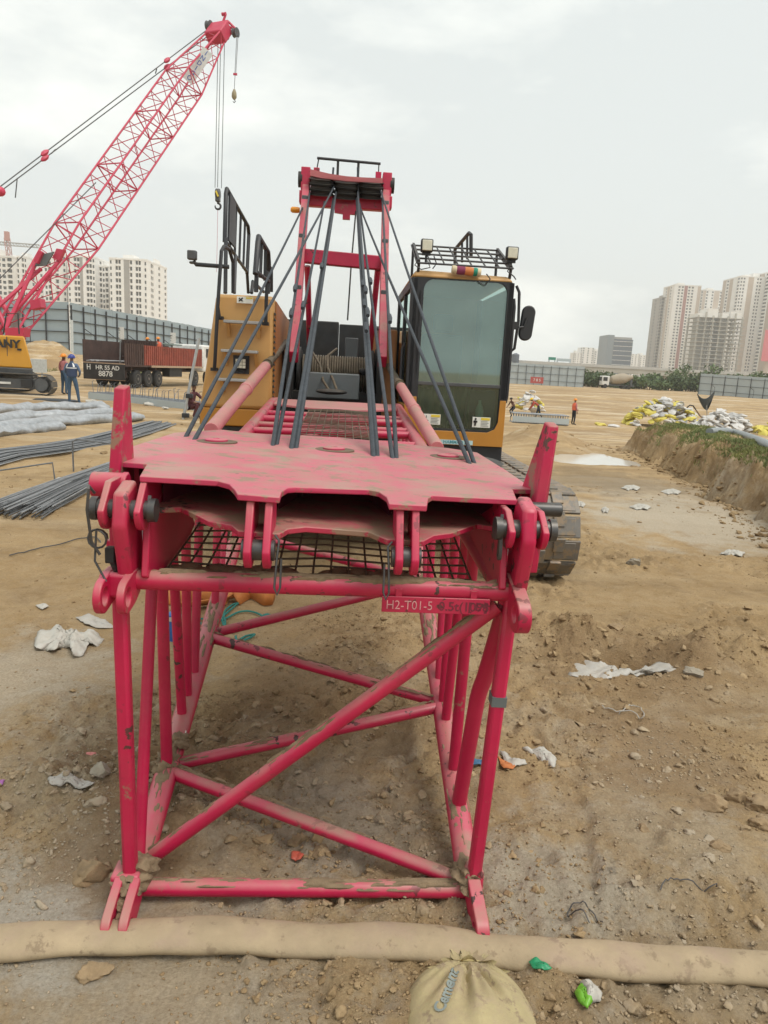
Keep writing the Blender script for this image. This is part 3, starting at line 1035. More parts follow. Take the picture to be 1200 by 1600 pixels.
for (a, b) in zip(ws, ws[1:]):
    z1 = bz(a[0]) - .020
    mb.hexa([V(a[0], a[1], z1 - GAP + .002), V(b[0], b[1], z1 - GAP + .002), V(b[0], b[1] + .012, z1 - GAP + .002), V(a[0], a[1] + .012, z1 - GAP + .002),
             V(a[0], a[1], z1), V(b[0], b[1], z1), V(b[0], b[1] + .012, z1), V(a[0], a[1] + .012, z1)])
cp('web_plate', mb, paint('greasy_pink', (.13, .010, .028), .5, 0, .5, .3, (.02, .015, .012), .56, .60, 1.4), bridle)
for (px, py) in ((338, 690), (522, 703), (700, 714)):
    c = bp(px, py)
    mb = MB()
    mb.lathe(c, (0, 0, 1), [(-.005, .050), (.010, .050), (.014, .044), (.0145, .016), (.011, .014)], 26)
    cap = cp('pin_cap', mb, PINKTOP, bridle)
    mb = MB()
    mb.lathe(c + V(0, 0, .001), (0, 0, 1), [(-.004, .092), (.0012, .092), (.0025, .078), (.003, .06)], 26)
    cp('grease_ring', mb, paint('greasy_dust', (.13, .085, .05), .7, 0, .3, .2, scale=6) if 'greasy_dust' not in bpy.data.materials else bpy.data.materials['greasy_dust'], cap)
    mb = MB()
    mb.lathe(c + V(0, .13, 0), (0, 0, 1), [(-.03, .25), (-.0215, .25), (-.0205, .235)], 40)
    cp('sheave_guard', mb, bpy.data.materials['greased_sheave'] if 'greased_sheave' in bpy.data.materials else paint('greased_sheave', (.17, .15, .10), .55, .2, .3, .5, scale=3), bridle)
    mb = MB()
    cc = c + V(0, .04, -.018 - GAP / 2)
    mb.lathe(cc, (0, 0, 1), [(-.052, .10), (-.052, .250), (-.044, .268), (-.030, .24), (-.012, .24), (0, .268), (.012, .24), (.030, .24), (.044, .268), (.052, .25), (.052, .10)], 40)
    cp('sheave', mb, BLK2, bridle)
def clevis(p, t, drop, thick=.022, r=.052, hole=.02, back=.13, mat=PINK):
    """flat plate hanging at the front edge of the bridle, rounded at the pin"""
    mb = MB()
    n = 12
    c = V(t, p.y - .005, p.z - drop)
    poly = [V(t, p.y + back, p.z - .019), V(t, p.y + .012, p.z - .019)]
    for i in range(n + 1):
        a = math.pi * (1.03) * i / n + math.pi * .98
        poly.append(c + V(0, math.cos(a) * r, math.sin(a) * r))
    poly.append(V(t, p.y + back, p.z - .10))
    mb.prism([q - V(thick / 2, 0, 0) for q in poly], (thick, 0, 0))
    return cp('clevis_plate', mb, mat, bridle, bevel=.004)
for (ka, kb, ex) in (('t1a', 't1b', 1), ('t2a', 't2b', -1)):
    a, b = bf[ka], bf[kb]
    ta, tb = a.x + .035, b.x - .03
    pm = (a + b) / 2
    clevis(pm, ta, .155)
    clevis(pm, tb, .155)
    mb = MB()
    z = pm.z - .155
    mb.lathe((ta - .02, pm.y - .005, z), (1, 0, 0), [(0, .024), (.0, .030), (tb - ta + .04, .030), (tb - ta + .04, .022)], 20)
    pin = cp('pin', mb, STEEL, bridle)
    mb = MB()
    xe = (tb if ex > 0 else ta) + ex * .02
    mb.path([V(xe, pm.y - .005, z + .045), V(xe + ex * .012, pm.y - .01, z + .03), V(xe + ex * .008, pm.y - .03, z - .02), V(xe + ex * .004, pm.y - .04, z - .10), V(xe + ex * .012, pm.y - .04, z - .12), V(xe + ex * .02, pm.y - .035, z - .10), V(xe + ex * .02, pm.y - .02, z - .02)], .0035, 6)
    cp('spring_clip', mb, STEEL, pin)
for sg in (-1, 1):
    f = bf['fl'] if sg < 0 else bf['fr']
    o_ = (-.572) if sg < 0 else .650
    zc = f.z - (.10 if sg < 0 else .075)
    for dt in (-.052, .052):
        clevis(V(0, -.105, f.z), o_ + dt, .10 if sg < 0 else .075, .020, .062, .02, .20)
    mb = MB()
    mb.lathe((o_ - .095, -.11, zc), (1, 0, 0), [(0, .020), (0, .036), (.02, .036), (.02, .029), (.17, .029), (.17, .036), (.19, .036), (.19, .02)], 20)
    pin = cp('pin', mb, STEEL, bridle)
    mb = MB()
    mb.lug((o_ - sg * .075, -.11, zc + .045), (o_ - sg * .075, -.115, zc - .085 if sg > 0 else zc - .02), (1, 0, 0), .010, .016, .006, 12)
    cp('keeper_plate', mb, STEEL, pin)
mb = MB()                                   # wire clips hanging at the left pin
x = -.655
mb.path([V(x, -.12, 1.49), V(x - .01, -.14, 1.515), V(x + .0, -.17, 1.51), V(x - .005, -.175, 1.45), V(x + .0, -.16, 1.35), V(x + .02, -.15, 1.31)], .0045, 7)
cp('spring_clip', mb, STEEL, bridle)
mb = MB()
x = -.60
pts = [V(x - .02, -.13, 1.37)]
for i in range(16):
    a = 2 * math.pi * i / 12
    pts.append(V(x - .045 + .028 * math.cos(a), -.13 - .004 * i / 4, 1.355 + .028 * math.sin(a)))
pts += [V(x - .05, -.15, 1.29), V(x - .015, -.16, 1.23)]
mb.path(pts, .0035, 6)
cp('lock_wire', mb, STEEL, bridle)
mb = MB()
mb.box((x - .015, -.11, 1.30), (.03, .03, .05))
mb.tube((x - .01, -.11, 1.28), (x + .0, -.1, 1.245), .012, 8)
cp('padlock', mb, BLK2, bridle, bevel=.006)

# -- upper works of the near crane -------------------------------------------------
# slewing deck and lower black skirt
mb = MB()
mb.bx(-1.20, 1.55, 5.0, 9.0, .98, 1.20)
mb.bx(-.62, .66, 4.6, 5.0, 1.02, 1.34)
deck = cp('deck', mb, BLK2, bevel=.01)
mb = MB()
mb.lathe((.38, 6.6, .62), (0, 0, 1), [(0, .8), (.36, .8), (.36, .7)], 40)
mb.bx(-.6, 1.4, 5.4, 7.8, .42, .66)
cp('carbody', mb, BLK2, bevel=.01)
# left engine housing
x0, x1, y0, y1 = -1.285, -.615, 4.78, 8.7
mb = MB()
prof = [V(0, 0, 1.30), V(-.0, 0, 1.42), V(.0, .0, 2.40), V(.0, .055, 2.50), V(0, y1 - y0, 2.44), V(0, y1 - y0, 1.30)]
pol = []
for p in prof:
    pol.append(V(x0 + (.02 if p.z < 2 else .13), y0 + p.y, p.z))
pts0 = [V(x0, y0, 1.36), V(x0 + .10, y0, 2.36), V(x0 + .15, y0 + .05, 2.50), V(x0 + .15, y1, 2.44), V(x0, y1, 1.36)]
mb.hexa([V(x0 - .015, y0, 1.44), V(x1, y0, 1.44), V(x1, y1, 1.44), V(x0 - .015, y1, 1.44), V(x0 + .13, y0 + .03, 2.495), V(x1, y0 + .03, 2.50), V(x1, y1, 2.30), V(x0 + .13, y1, 2.30)])
house = cp('engine_housing', mb, YEL, bevel=.035)
mb = MB()
mb.hexa([V(x0 - .02, y0 + .012, 1.27), V(x1, y0 + .012, 1.27), V(x1, y1, 1.27), V(x0 - .02, y1, 1.27), V(x0 - .012, y0 + .012, 1.438), V(x1, y0 + .012, 1.438), V(x1, y1, 1.438), V(x0 - .012, y1, 1.438)])
cp('lower_panel', mb, YELDK, house, bevel=.012)
mb = MB()
mb.bx(x0 + .05, x1, y0 + .05, y1, 1.0, 1.268)
cp('skirt', mb, BLK, house, bevel=.01)
mb = MB()
mb.hexa([V(x0 - .022, y0 + .10, 1.45), V(x0 - .016, y0 + .10, 1.45), V(x0 - .016, y0 + .12, 1.45), V(x0 - .022, y0 + .12, 1.45), V(x0 + .112, y0 + .13, 2.46), V(x0 + .122, y0 + .13, 2.46), V(x0 + .122, y0 + .15, 2.46), V(x0 + .112, y0 + .15, 2.46)])
cp('door_gap', mb, BLK, house)
# orange sooty inner side with louvres
mb = MB()
mb.hexa([V(x1 + .002, y0 + .14, 1.46), V(x1 + .012, y0 + .14, 1.46), V(x1 + .012, y1 - .1, 1.46), V(x1 + .002, y1 - .1, 1.46), V(x1 + .002, y0 + .14, 2.46), V(x1 + .012, y0 + .14, 2.46), V(x1 + .012, y1 - .1, 2.26), V(x1 + .002, y1 - .1, 2.26)])
sp = cp('side_panel', mb, ORNG, house)
for i in range(16):
    z = 1.55 + i * .052
    mb = MB()
    mb.hexa([V(x1 + .002, y0 + .03, z), V(x1 + .016, y0 + .03, z), V(x1 + .016, y0 + .11, z), V(x1 + .002, y0 + .11, z), V(x1 + .002, y0 + .03, z + .022), V(x1 + .006, y0 + .03, z + .022), V(x1 + .006, y0 + .11, z + .022), V(x1 + .002, y0 + .11, z + .022)])
    cp('louvre', mb, BLK2, sp)
# climbing steps on the front
for (pxa, pxb, py) in ((352, 407, 505), (348, 404, 550), (343, 387, 594)):
    a, b = ls(pxa, py, y0), ls(pxb, py + 3, y0)
    z = (a.z + b.z) / 2
    mb = MB()
    mb.bx(a.x, b.x, y0 - .12, y0 - .003, z, z + .026)
    st = cp('step', mb, flat('galvanised_step', (.36, .36, .35), .5) if 'galvanised_step' not in bpy.data.materials else bpy.data.materials['galvanised_step'], house, bevel=.004)
    for xx_ in (a.x + .02, b.x - .03):
        mb = MB()
        mb.prism([V(xx_, y0 - .09, z - .002), V(xx_, y0 - .003, z - .002), V(xx_, y0 - .003, z - .12), V(xx_, y0 - .02, z - .12)], (.03, 0, 0))
        cp('step_bracket', mb, YEL, st)
a = ls(377, 569, y0)
mb = MB()
mb.bx(a.x - .075, a.x + .075, y0 - .006, y0 - .001, a.z - .09, a.z + .08)
wl = cp('work_light', mb, BLK, house)
mb = MB()
mb.bx(a.x - .055, a.x + .055, y0 - .05, y0 - .006, a.z - .045, a.z + .055)
cp('lamp_body', mb, BLK, wl, bevel=.006)
mb = MB()
for i in range(3):
    for j in range(3):
        mb.bx(a.x - .046 + i * .032, a.x - .018 + i * .032, y0 - .056, y0 - .050, a.z - .036 + j * .029, a.z - .011 + j * .029)
cp('lamp_lens', mb, LENS, wl)
mb = MB()
mb.path([a + V(-.04, -.02, -.045), a + V(-.03, -.03, -.08), a + V(.02, -.03, -.085), a + V(.04, -.02, -.045)], .006, 6)
cp('lamp_bracket', mb, BLK, wl)
a = ls(383, 469, y0 + .01)
mb = MB()
mb.bx(a.x - .075, a.x + .075, y0 - .002, y0 + .006, a.z - .03, a.z + .03)
sk = cp('warning_label', mb, STK, house)
mb = MB()
mb.bx(a.x + .01, a.x + .07, y0 - .005, y0 - .002, a.z + .012, a.z + .026)
cp('label_band', mb, STKY, sk)
mb = MB()
mb.tube(a + V(-.055, -.015, .015), a + V(-.02, -.015, -.012), .006, 5)
mb.tube(a + V(-.055, -.015, -.012), a + V(-.02, -.015, .018), .006, 5)
cp('label_symbol', mb, INK, sk)
# hand rails, bent black tube
def rail(pts, r=.019, name='hand_rail', par=None):
    mb = MB()
    mb.path(pts, r, 9)
    return cp(name, mb, BLK, par or house)
def q(px, py, s):
    return ls(px, py, s)
rail([q(335, 576, 4.70), q(336, 560, 4.66), q(340, 480, 4.66), q(346, 392, 4.70), q(350, 385, 4.76), q(358, 389, 5.1), q(364, 410, 5.2), q(364, 458, 5.2)], .017)
rail([q(343, 497, 4.68), q(340, 478, 4.66)], .016)
rail([q(415, 506, 4.70), q(416, 470, 4.66), q(418, 425, 4.68), q(420, 416, 4.75), q(424, 420, 4.95), q(424, 456, 5.0)], .017)
for (px, py) in ((335, 577), (344, 497), (415, 506)):
    p = q(px, py, 4.74)
    mb = MB()
    mb.box(p, (.06, .08, .03))
    cp('rail_foot', mb, BLK, house)
# folded guard-rail panels standing on the roof edge
def panel(tcoord, quad, nbar, name='guard_panel'):
    P = [lt(px, py, tcoord) for (px, py) in quad]       # near-bottom, near-top, far-top, far-bottom
    mb = MB()
    e1 = (P[2] - P[1]).normalized()
    mb.path([P[0], P[1] - V(0, 0, .06), P[1] + e1 * .05, P[2] - e1 * .08, P[2] - V(0, 0, .08), P[3]], .022, 9)
    mb.path([P[0] + V(0, 0, .02), P[3] + V(0, 0, .02)], .018, 8)
    for i in range(1, nbar + 1):
        k = i / (nbar + 1)
        a_, b_ = P[0].lerp(P[3], k), P[1].lerp(P[2], k)
        mb.tube(a_, b_, .014, 7)
    return cp(name, mb, BLK, house)
panel(-1.17, [(351, 378), (353, 293), (389, 356), (386, 428)], 4)
panel(-.66, [(399, 428), (403, 368), (420, 396), (420, 443)], 2)
pp = [lt(x, y, -1.165) for x, y in ((355, 375), (357, 300), (366, 318), (366, 388))]
mb = MB()
mb.prism(pp, (.02, 0, 0))
cp('guard_plate', mb, BLK, house)
mb = MB()
for (a_, b_) in (((355, 440), (355, 378)), ((366, 445), (366, 380)), ((386, 455), (386, 425))):
    pass
rail([lt(352, 458, -1.12), lt(353, 372, -1.15)], .02, 'rail_post')
rail([lt(366, 458, -1.10), lt(368, 400, -1.12), lt(386, 425, -1.12), lt(388, 458, -1.12)], .018, 'rail_post')
rail([lt(393, 458, -.80), lt(395, 440, -.80), lt(412, 456, -.80)], .016, 'rail_post')
rail([lt(400, 456, -.66), lt(401, 425, -.66)], .018, 'rail_post')
rail([lt(419, 458, -.66), lt(420, 440, -.66)], .018, 'rail_post')
# lamp on an arm
p0, p1 = q(358, 417, 5.0), q(306, 413, 5.0)
rail([p0, p1, p1 + V(-.02, 0, .03)], .020, 'lamp_arm')
mb = MB()
c = q(301, 401, 5.0)
mb.box(c + V(0, -.02, .01), (.085, .07, .085))
mb.box(c + V(.005, .0, -.055), (.07, .05, .022))
cp('side_lamp', mb, GREYD, house, bevel=.01)

# cab ---------------------------------------------------------------------------------
cx0, cx1, cy0, cy1 = .655, 1.632, 4.75, 6.45
zt0, zt1 = 1.20, 2.80
mb = MB()
# shell: floor, roof, rear wall, right wall, low front, low left side
mb.bx(cx0, cx1, cy0 + .02, cy1, zt0, zt0 + .05)
mb.bx(cx0 + .05, cx1 - .02, cy1 - .04, cy1, zt0 + .05, zt1 - .06)
mb.bx(cx0, cx0 + .035, cy0 + .10, cy1 - .05, zt0 + .05, 1.55)
mb.bx(cx1 - .035, cx1, cy0 + .10, cy1 - .05, zt0 + .05, 1.75)
cab = cp('cab', mb, YELDK, bevel=.01)
mb = MB()
mb.hexa([V(cx0 + .0, cy0 - .0, zt1 - .055), V(cx1 + .0, cy0, zt1 - .055), V(cx1, cy1, zt1 - .075), V(cx0, cy1, zt1 - .075), V(cx0 + .05, cy0 + .05, zt1 + .015), V(cx1 - .05, cy0 + .05, zt1 + .0), V(cx1 - .05, cy1, zt1 - .02), V(cx0 + .05, cy1, zt1 - .02)])
cp('cab_roof', mb, YEL, cab, bevel=.025)
# front face: frame plate with rounded opening, yellow below, black above
def rrect(x0, x1, z0, z1, r, n=6):
    pts = []
    for (cx, cz, a0) in ((x1 - r, z1 - r, 0), (x0 + r, z1 - r, 90), (x0 + r, z0 + r, 180), (x1 - r, z0 + r, 270)):
        for i in range(n + 1):
            a = R_(a0 + 90 * i / n)
            pts.append((cx + r * math.cos(a), cz + r * math.sin(a)))
    return pts
def ringplate(mb, out_, in_, y, th):
    n = len(out_)
    vs = [V(x, y, z) for x, z in out_] + [V(x, y, z) for x, z in in_] + [V(x, y + th, z) for x, z in out_] + [V(x, y + th, z) for x, z in in_]
    fs = []
    for k in range(n):
        j = (k + 1) % n
        fs += [(k, n + k, n + j, j), (2 * n + k, 2 * n + j, 3 * n + j, 3 * n + k), (k, j, 2 * n + j, 2 * n + k), (n + k, 3 * n + k, 3 * n + j, n + j)]
    mb.add(vs, fs)
wx0, wx1, wz0, wz1 = cx0 + .125, cx1 - .055, 1.345, 2.735
mb = MB()
ringplate(mb, rrect(cx0 + .03, cx1, zt0 + .04, zt1 - .056, .03), rrect(wx0, wx1, wz0, wz1, .10), cy0, .05)
cp('front_frame', mb, BLK, cab)
mb = MB()                                   # yellow apron wrapping the lower corners
mb.prism([V(cx0, cy0 - .012, 1.19), V(cx0, cy0 - .012, 1.64), V(cx0 + .115, cy0 - .012, 1.64), V(cx0 + .118, cy0 - .012, 1.44), V(cx0 + .14, cy0 - .012, 1.37), V(cx0 + .20, cy0 - .012, 1.325),
          V(cx1 - .15, cy0 - .012, 1.325), V(cx1 - .08, cy0 - .012, 1.36), V(cx1 - .052, cy0 - .012, 1.43), V(cx1 - .048, cy0 - .012, 1.64), V(cx1 + .012, cy0 - .012, 1.64), V(cx1 + .012, cy0 - .012, 1.19)][::-1], (0, .010, 0))
cp('front_apron', mb, YELDK, cab, bevel=.003)
mb = MB()
mb.bx(cx1 + .0, cx1 + .014, cy0 + .0, cy1, 1.19, 1.64)
cp('side_panel', mb, YELDK, cab, bevel=.003)
mb = MB()
mb.bx(cx0 + .02, cx1 + .02, cy0 + .03, cy1, .93, 1.188)
cp('cab_skirt', mb, BLK, cab, bevel=.008)
mb = MB()
mb.add([V(wx0 - .01, cy0 + .02, 1.78), V(wx1 + .01, cy0 + .02, 1.78), V(wx1 + .01, cy0 + .02, wz1 + .005), V(wx0 - .01, cy0 + .02, wz1 + .005)], [(0, 1, 2, 3)])
cp('windscreen', mb, WIND, cab, smooth=False)
mb = MB()
mb.add([V(wx0 - .01, cy0 + .022, wz0 - .01), V(wx1 + .01, cy0 + .022, wz0 - .01), V(wx1 + .01, cy0 + .022, 1.765), V(wx0 - .01, cy0 + .022, 1.765)], [(0, 1, 2, 3)])
cp('lower_window', mb, WINL, cab, smooth=False)
mb = MB()
mb.bx(wx0 - .012, wx1 + .012, cy0 + .004, cy0 + .03, 1.755, 1.788)
cp('window_bar', mb, GREYD, cab, bevel=.004)
# pillars, door posts
for bxx in ((cx0 + .005, cx0 + .07, cy0 + .0, cy0 + .09, 1.19, zt1 - .06), (cx1 - .05, cx1 + .004, cy0 + .0, cy0 + .09, 1.62, zt1 - .06), (cx0 + .002, cx0 + .05, cy0 + .72, cy0 + .79, 1.25, zt1 - .08),
            (cx0 + .002, cx0 + .05, cy1 - .08, cy1 - .0, 1.25, zt1 - .08), (cx1 - .05, cx1 - .002, cy1 - .08, cy1, 1.25, zt1 - .08), (cx0 + .0, cx0 + .045, cy0 + .09, cy1 - .0, zt1 - .16, zt1 - .08)):
    mb = MB()
    mb.bx(*bxx)
    cp('cab_pillar', mb, BLK, cab, bevel=.006)
for (a_, b_) in ((cy0 + .09, cy0 + .72), (cy0 + .79, cy1 - .08)):
    mb = MB()
    mb.add([V(cx0 + .02, a_, 1.5), V(cx0 + .02, b_, 1.5), V(cx0 + .02, b_, zt1 - .15), V(cx0 + .02, a_, zt1 - .15)], [(0, 1, 2, 3)])
    cp('side_window', mb, WINS, cab, smooth=False)
mb = MB()
mb.add([V(cx1 - .02, cy0 + .09, 1.76), V(cx1 - .02, cy1 - .08, 1.76), V(cx1 - .02, cy1 - .08, zt1 - .1), V(cx1 - .02, cy0 + .09, zt1 - .1)], [(0, 1, 2, 3)])
cp('side_window', mb, WINS, cab, smooth=False)
mb = MB()
mb.path([V(cx0 - .02, cy0 + .06, 1.62), V(cx0 - .045, cy0 + .06, 1.66), V(cx0 - .045, cy0 + .06, 2.08), V(cx0 - .02, cy0 + .06, 2.14)], .013, 7)
cp('grab_handle', mb, BLK, cab)
mb = MB()
mb.path([V(cx1 + .012, cy0 + .02, 1.62), V(cx1 + .022, cy0 + .02, 1.68), V(cx1 + .022, cy0 + .02, 2.52), V(cx1 + .01, cy0 + .02, 2.6)], .016, 8)
cp('drain_pipe', mb, BLK, cab)
mb = MB()
mb.path([V(cx0 + .10, cy0 - .012, 2.62), V(cx0 + .105, cy0 - .016, 2.2), V(cx0 + .11, cy0 - .014, 1.86)], .008, 6)
mb.box((cx0 + .10, cy0 - .014, 2.24), (.022, .02, .12))
cp('wiper', mb, BLK, cab)
# seat and inside
mb = MB()
mb.bx(.92, 1.40, 5.75, 6.20, 1.32, 1.62)
mb.bx(.93, 1.39, 6.05, 6.22, 1.62, 2.30)
mb.bx(1.05, 1.27, 6.06, 6.2, 2.32, 2.52)
cp('driver_seat', mb, CLOTHG, cab, bevel=.03)
mb = MB()
mb.bx(.80, 1.02, 4.98, 5.4, 1.255, 1.62)
mb.bx(1.28, 1.58, 4.95, 5.25, 1.255, 1.72)
mb.tube((1.15, 5.1, 1.26), (1.15, 5.2, 1.72), .02)
mb.tube((1.22, 5.1, 1.26), (1.22, 5.2, 1.66), .02)
cp('control_console', mb, BLK, cab, bevel=.01)
mb = MB()
mb.path([V(.74, 4.9, 1.75), V(.95, 4.92, 1.70), V(1.2, 4.9, 1.76), V(1.42, 4.95, 1.70)], .004, 5)
nseg = 26
vs, fs = [], []
for j in range(8):
    for i in range(nseg + 1):
        x = .76 + .56 * i / nseg
        z = 1.74 - .055 * j - .02 * math.sin(i * .5)
        vs.append(V(x, 4.92 + .03 * math.sin(i * 1.3 + j * .4) + .006 * j, z))
for j in range(7):
    for i in range(nseg):
        a = j * (nseg + 1) + i
        fs.append((a, a + 1, a + nseg + 2, a + nseg + 1))
mb.add(vs, fs)
cp('sun_cloth', mb, flat('dark_green_cloth', (.05, .11, .065), .9), cab)
b_ = ls(749, 640, 4.9)
mb = MB()
mb.lathe((b_.x, 4.9, 1.40), (0, 0, 1), [(0, .04), (.13, .042), (.17, .03), (.20, .016), (.23, .016)], 14)
cp('bottle', mb, flat('pale_bottle', (.35, .45, .42), .2), cab)
for (px, py) in ((674, 655), (752, 660)):
    a = ls(px, py, cy0 + .012)
    mb = MB()
    mb.bx(a.x - .088, a.x + .088, cy0 + .010, cy0 + .016, a.z - .05, a.z + .05)
    sk = cp('warning_label', mb, STK, cab)
    mb = MB()
    mb.bx(a.x - .005, a.x + .082, cy0 + .006, cy0 + .009, a.z + .022, a.z + .045)
    cp('label_band', mb, STKY, sk)
    mb = MB()
    if px < 700:
        mb.bx(a.x - .075, a.x - .035, cy0 + .006, cy0 + .009, a.z - .028, a.z - .006)
        mb.tube((a.x - .052, cy0 + .007, a.z - .006), (a.x - .050, cy0 + .007, a.z + .035), .003, 5)
        mb.tube((a.x - .075, cy0 + .007, a.z - .03), (a.x - .03, cy0 + .007, a.z - .012), .006, 5)
    else:
        mb.tube((a.x - .060, cy0 + .007, a.z - .034), (a.x - .060, cy0 + .007, a.z + .018), .009, 6)
        mb.bx(a.x - .078, a.x - .040, cy0 + .005, cy0 + .009, a.z - .004, a.z + .014)
        mb.ball((a.x - .058, cy0 + .006, a.z + .032), .010, 8, 6)
    cp('label_symbol', mb, INK, sk)
    for k in range(4):
        mb = MB()
        mb.bx(a.x - .005, a.x + .06 + .012 * (k % 2), cy0 + .007, cy0 + .009, a.z + .006 - k * .014, a.z + .0095 - k * .014)
        cp('label_line', mb, GREYM, sk)
# pale blue lettering strip under the cab front
mb = MB()
a, b = ls(685, 694, cy0 - .02), ls(738, 699, cy0 - .02)
mb.bx(a.x, b.x, cy0 - .022, cy0 - .013, 1.198, 1.24)
st = cp('name_strip', mb, flat('pale_blue_strip', (.42, .60, .62), .5), cab)
text('strip_text', 'HAMMAD R.', .045, V((a.x + b.x) / 2, cy0 - .023, 1.219), (1, 0, 0), (0, 0, 1), flat('teal_ink', (.04, .24, .30), .5), st, .0008)
# roof guard grille with lights
P0, P1 = ls(652, 413, 4.78), ls(803, 428, 4.78)
zg = 2.86
mb = MB()
gx0, gx1, gy0, gy1 = .70, 1.61, 4.76, 5.5
def gp(x, y):
    return V(x, y, zg + .01 + .27 * (y - gy0) / (gy1 - gy0))
for i in range(8):
    x = gx0 + (gx1 - gx0) * i / 7
    mb.tube(gp(x, gy0), gp(x, gy1), .008, 6)
for j in range(5):
    y = gy0 + (gy1 - gy0) * j / 4
    mb.tube(gp(gx0, y), gp(gx1, y), .010, 6)
for x in (gx0 + .02, gx1 - .02):
    mb.beam(gp(x, gy0), gp(x, gy1), .022, .05)
    mb.tube((x, gy0 + .04, 2.78), gp(x, gy0), .015, 6)
    mb.tube((x, gy1 - .02, 2.76), gp(x, gy1), .015, 6)
gr = cp('roof_guard', mb, BLK, cab)
for (px, py) in ((667, 384), (800, 396)):
    a = ls(px, py, 4.86)
    mb = MB()
    mb.box((a.x, 4.86, a.z), (.115, .07, .118))
    wl = cp('work_light', mb, BLK, cab, bevel=.012)
    mb = MB()
    mb.box((a.x, 4.822, a.z), (.092, .012, .095))
    cp('lamp_lens', mb, LENS, wl, bevel=.008)
    mb = MB()
    mb.box((a.x, 4.87, a.z - .07), (.08, .03, .03))
    mb.tube((a.x, 4.87, a.z - .07), (a.x, 4.87, a.z - .15), .012, 6)
    cp('lamp_bracket', mb, BLK, wl)
for (pts) in ([(655, 405), (648, 414), (658, 421), (672, 418), (668, 407)], [(797, 415), (793, 424), (798, 428), (803, 432), (806, 437)], [(760, 428), (766, 436), (758, 446), (748, 440)], [(678, 400), (682, 412), (676, 420)]):
    mb = MB()
    mb.path([ls(x, y, 4.735) for x, y in pts], .006, 6)
    cp('lamp_cable', mb, BLK, cab)
# rolled cloth tied across the roof front
a, b = ls(706, 421, 4.73), ls(751, 426, 4.73)
segs = [(0, .16, CREAM), (.16, .45, PURP), (.45, .74, ORC), (.74, .88, GRC), (.88, 1, CREAM)]
par = None
for (k0, k1, m_) in segs:
    mb = MB()
    p, q_ = a.lerp(b, k0), a.lerp(b, k1)
    mb.path([p, p.lerp(q_, .3), p.lerp(q_, .7), q_], [.036, .039, .039, .036], 12)
    cp('cloth_roll', mb, m_, cab)
# hand rail at the cab's rear
mb = MB()
mb.path([ls(711, 412, 6.2), ls(711, 390, 6.2), ls(714, 386, 6.1), ls(733, 364, 5.5), ls(736, 366, 5.45), ls(736, 400, 5.45)], .019, 8)
mb.tube(ls(722, 378, 5.85), ls(722, 410, 5.85), .013, 6)
mb.tube(ls(730, 369, 5.6), ls(730, 405, 5.6), .013, 6)
cp('hand_rail', mb, BLK, cab)
# mirror
mb = MB()
c = ls(823, 505, 4.86)
out_ = []
for (cz, a0) in ((.10, 0), (-.10, 180)):
    for i in range(13):
        a = R_(a0 + 180 * i / 12)
        out_.append((c.x + .066 * math.cos(a) + (.012 if cz > 0 else -.004), c.z + cz + .066 * math.sin(a)))
mb.prism([V(x, 4.85, z) for x, z in out_], (0, .045, 0))
mir = cp('mirror', mb, BLK, cab, bevel=.012)
mb = MB()
p = ls(806, 512, 4.82)
mb.tube(p, ls(818, 511, 4.84), .010, 7)
mb.tube(ls(818, 511, 4.84), ls(823, 497, 4.84), .010, 7)
cp('mirror_arm', mb, BLK, mir)
mb = MB()
mb.path([V(cx1 + .012, cy0 + .05, 2.1), V(cx1 + .06, cy0 + .04, 2.14), V(cx1 + .075, cy0 + .03, 2.4), V(cx1 + .06, cy0 + .03, 2.66), V(cx1 + .03, cy0 + .04, 2.72)], .014, 8)
mb.box((cx1 + .05, cy0 + .04, 2.355), (.06, .06, .07))
cp('mirror_bracket', mb, BLK, mir)

# right housing behind the cab -------------------------------------------------------
mb = MB()
mb.hexa([V(.46, 5.6, 1.2), V(.62, 5.6, 1.2), V(.62, 8.6, 1.2), V(.46, 8.6, 1.2), V(.46, 5.7, 2.30), V(.62, 5.7, 2.30), V(.62, 8.6, 2.42), V(.46, 8.6, 2.42)])
rh = cp('tank_housing', mb, ORNG, bevel=.02)
mb = MB()
mb.tube((.45, 5.68, 2.31), (.45, 8.6, 2.43), .02, 8)
cp('edge_rail', mb, BLK2, rh)
mb = MB()
mb.bx(.49, 1.6, 6.6, 8.8, 1.2, 2.2)
cp('tank_box', mb, ORNG, rh, bevel=.02)
# counterweight wall
mb = MB()
mb.bx(-.98, -.045, 8.9, 9.5, 1.2, 2.53)
cw = cp('counterweight', mb, paint('sooty_counterweight', (.014, .017, .018), .6, 0, .5, .15, scale=2), bevel=.015)
mb = MB()
mb.bx(-.035, .86, 8.9, 9.5, 1.2, 2.50)
cp('counterweight', mb, bpy.data.materials['sooty_counterweight'], bevel=.015)
mb = MB()
mb.bx(.06, .22, 6.75, 6.9, 1.95, 2.23)
cp('valve_box', mb, GREYM, bevel=.01)
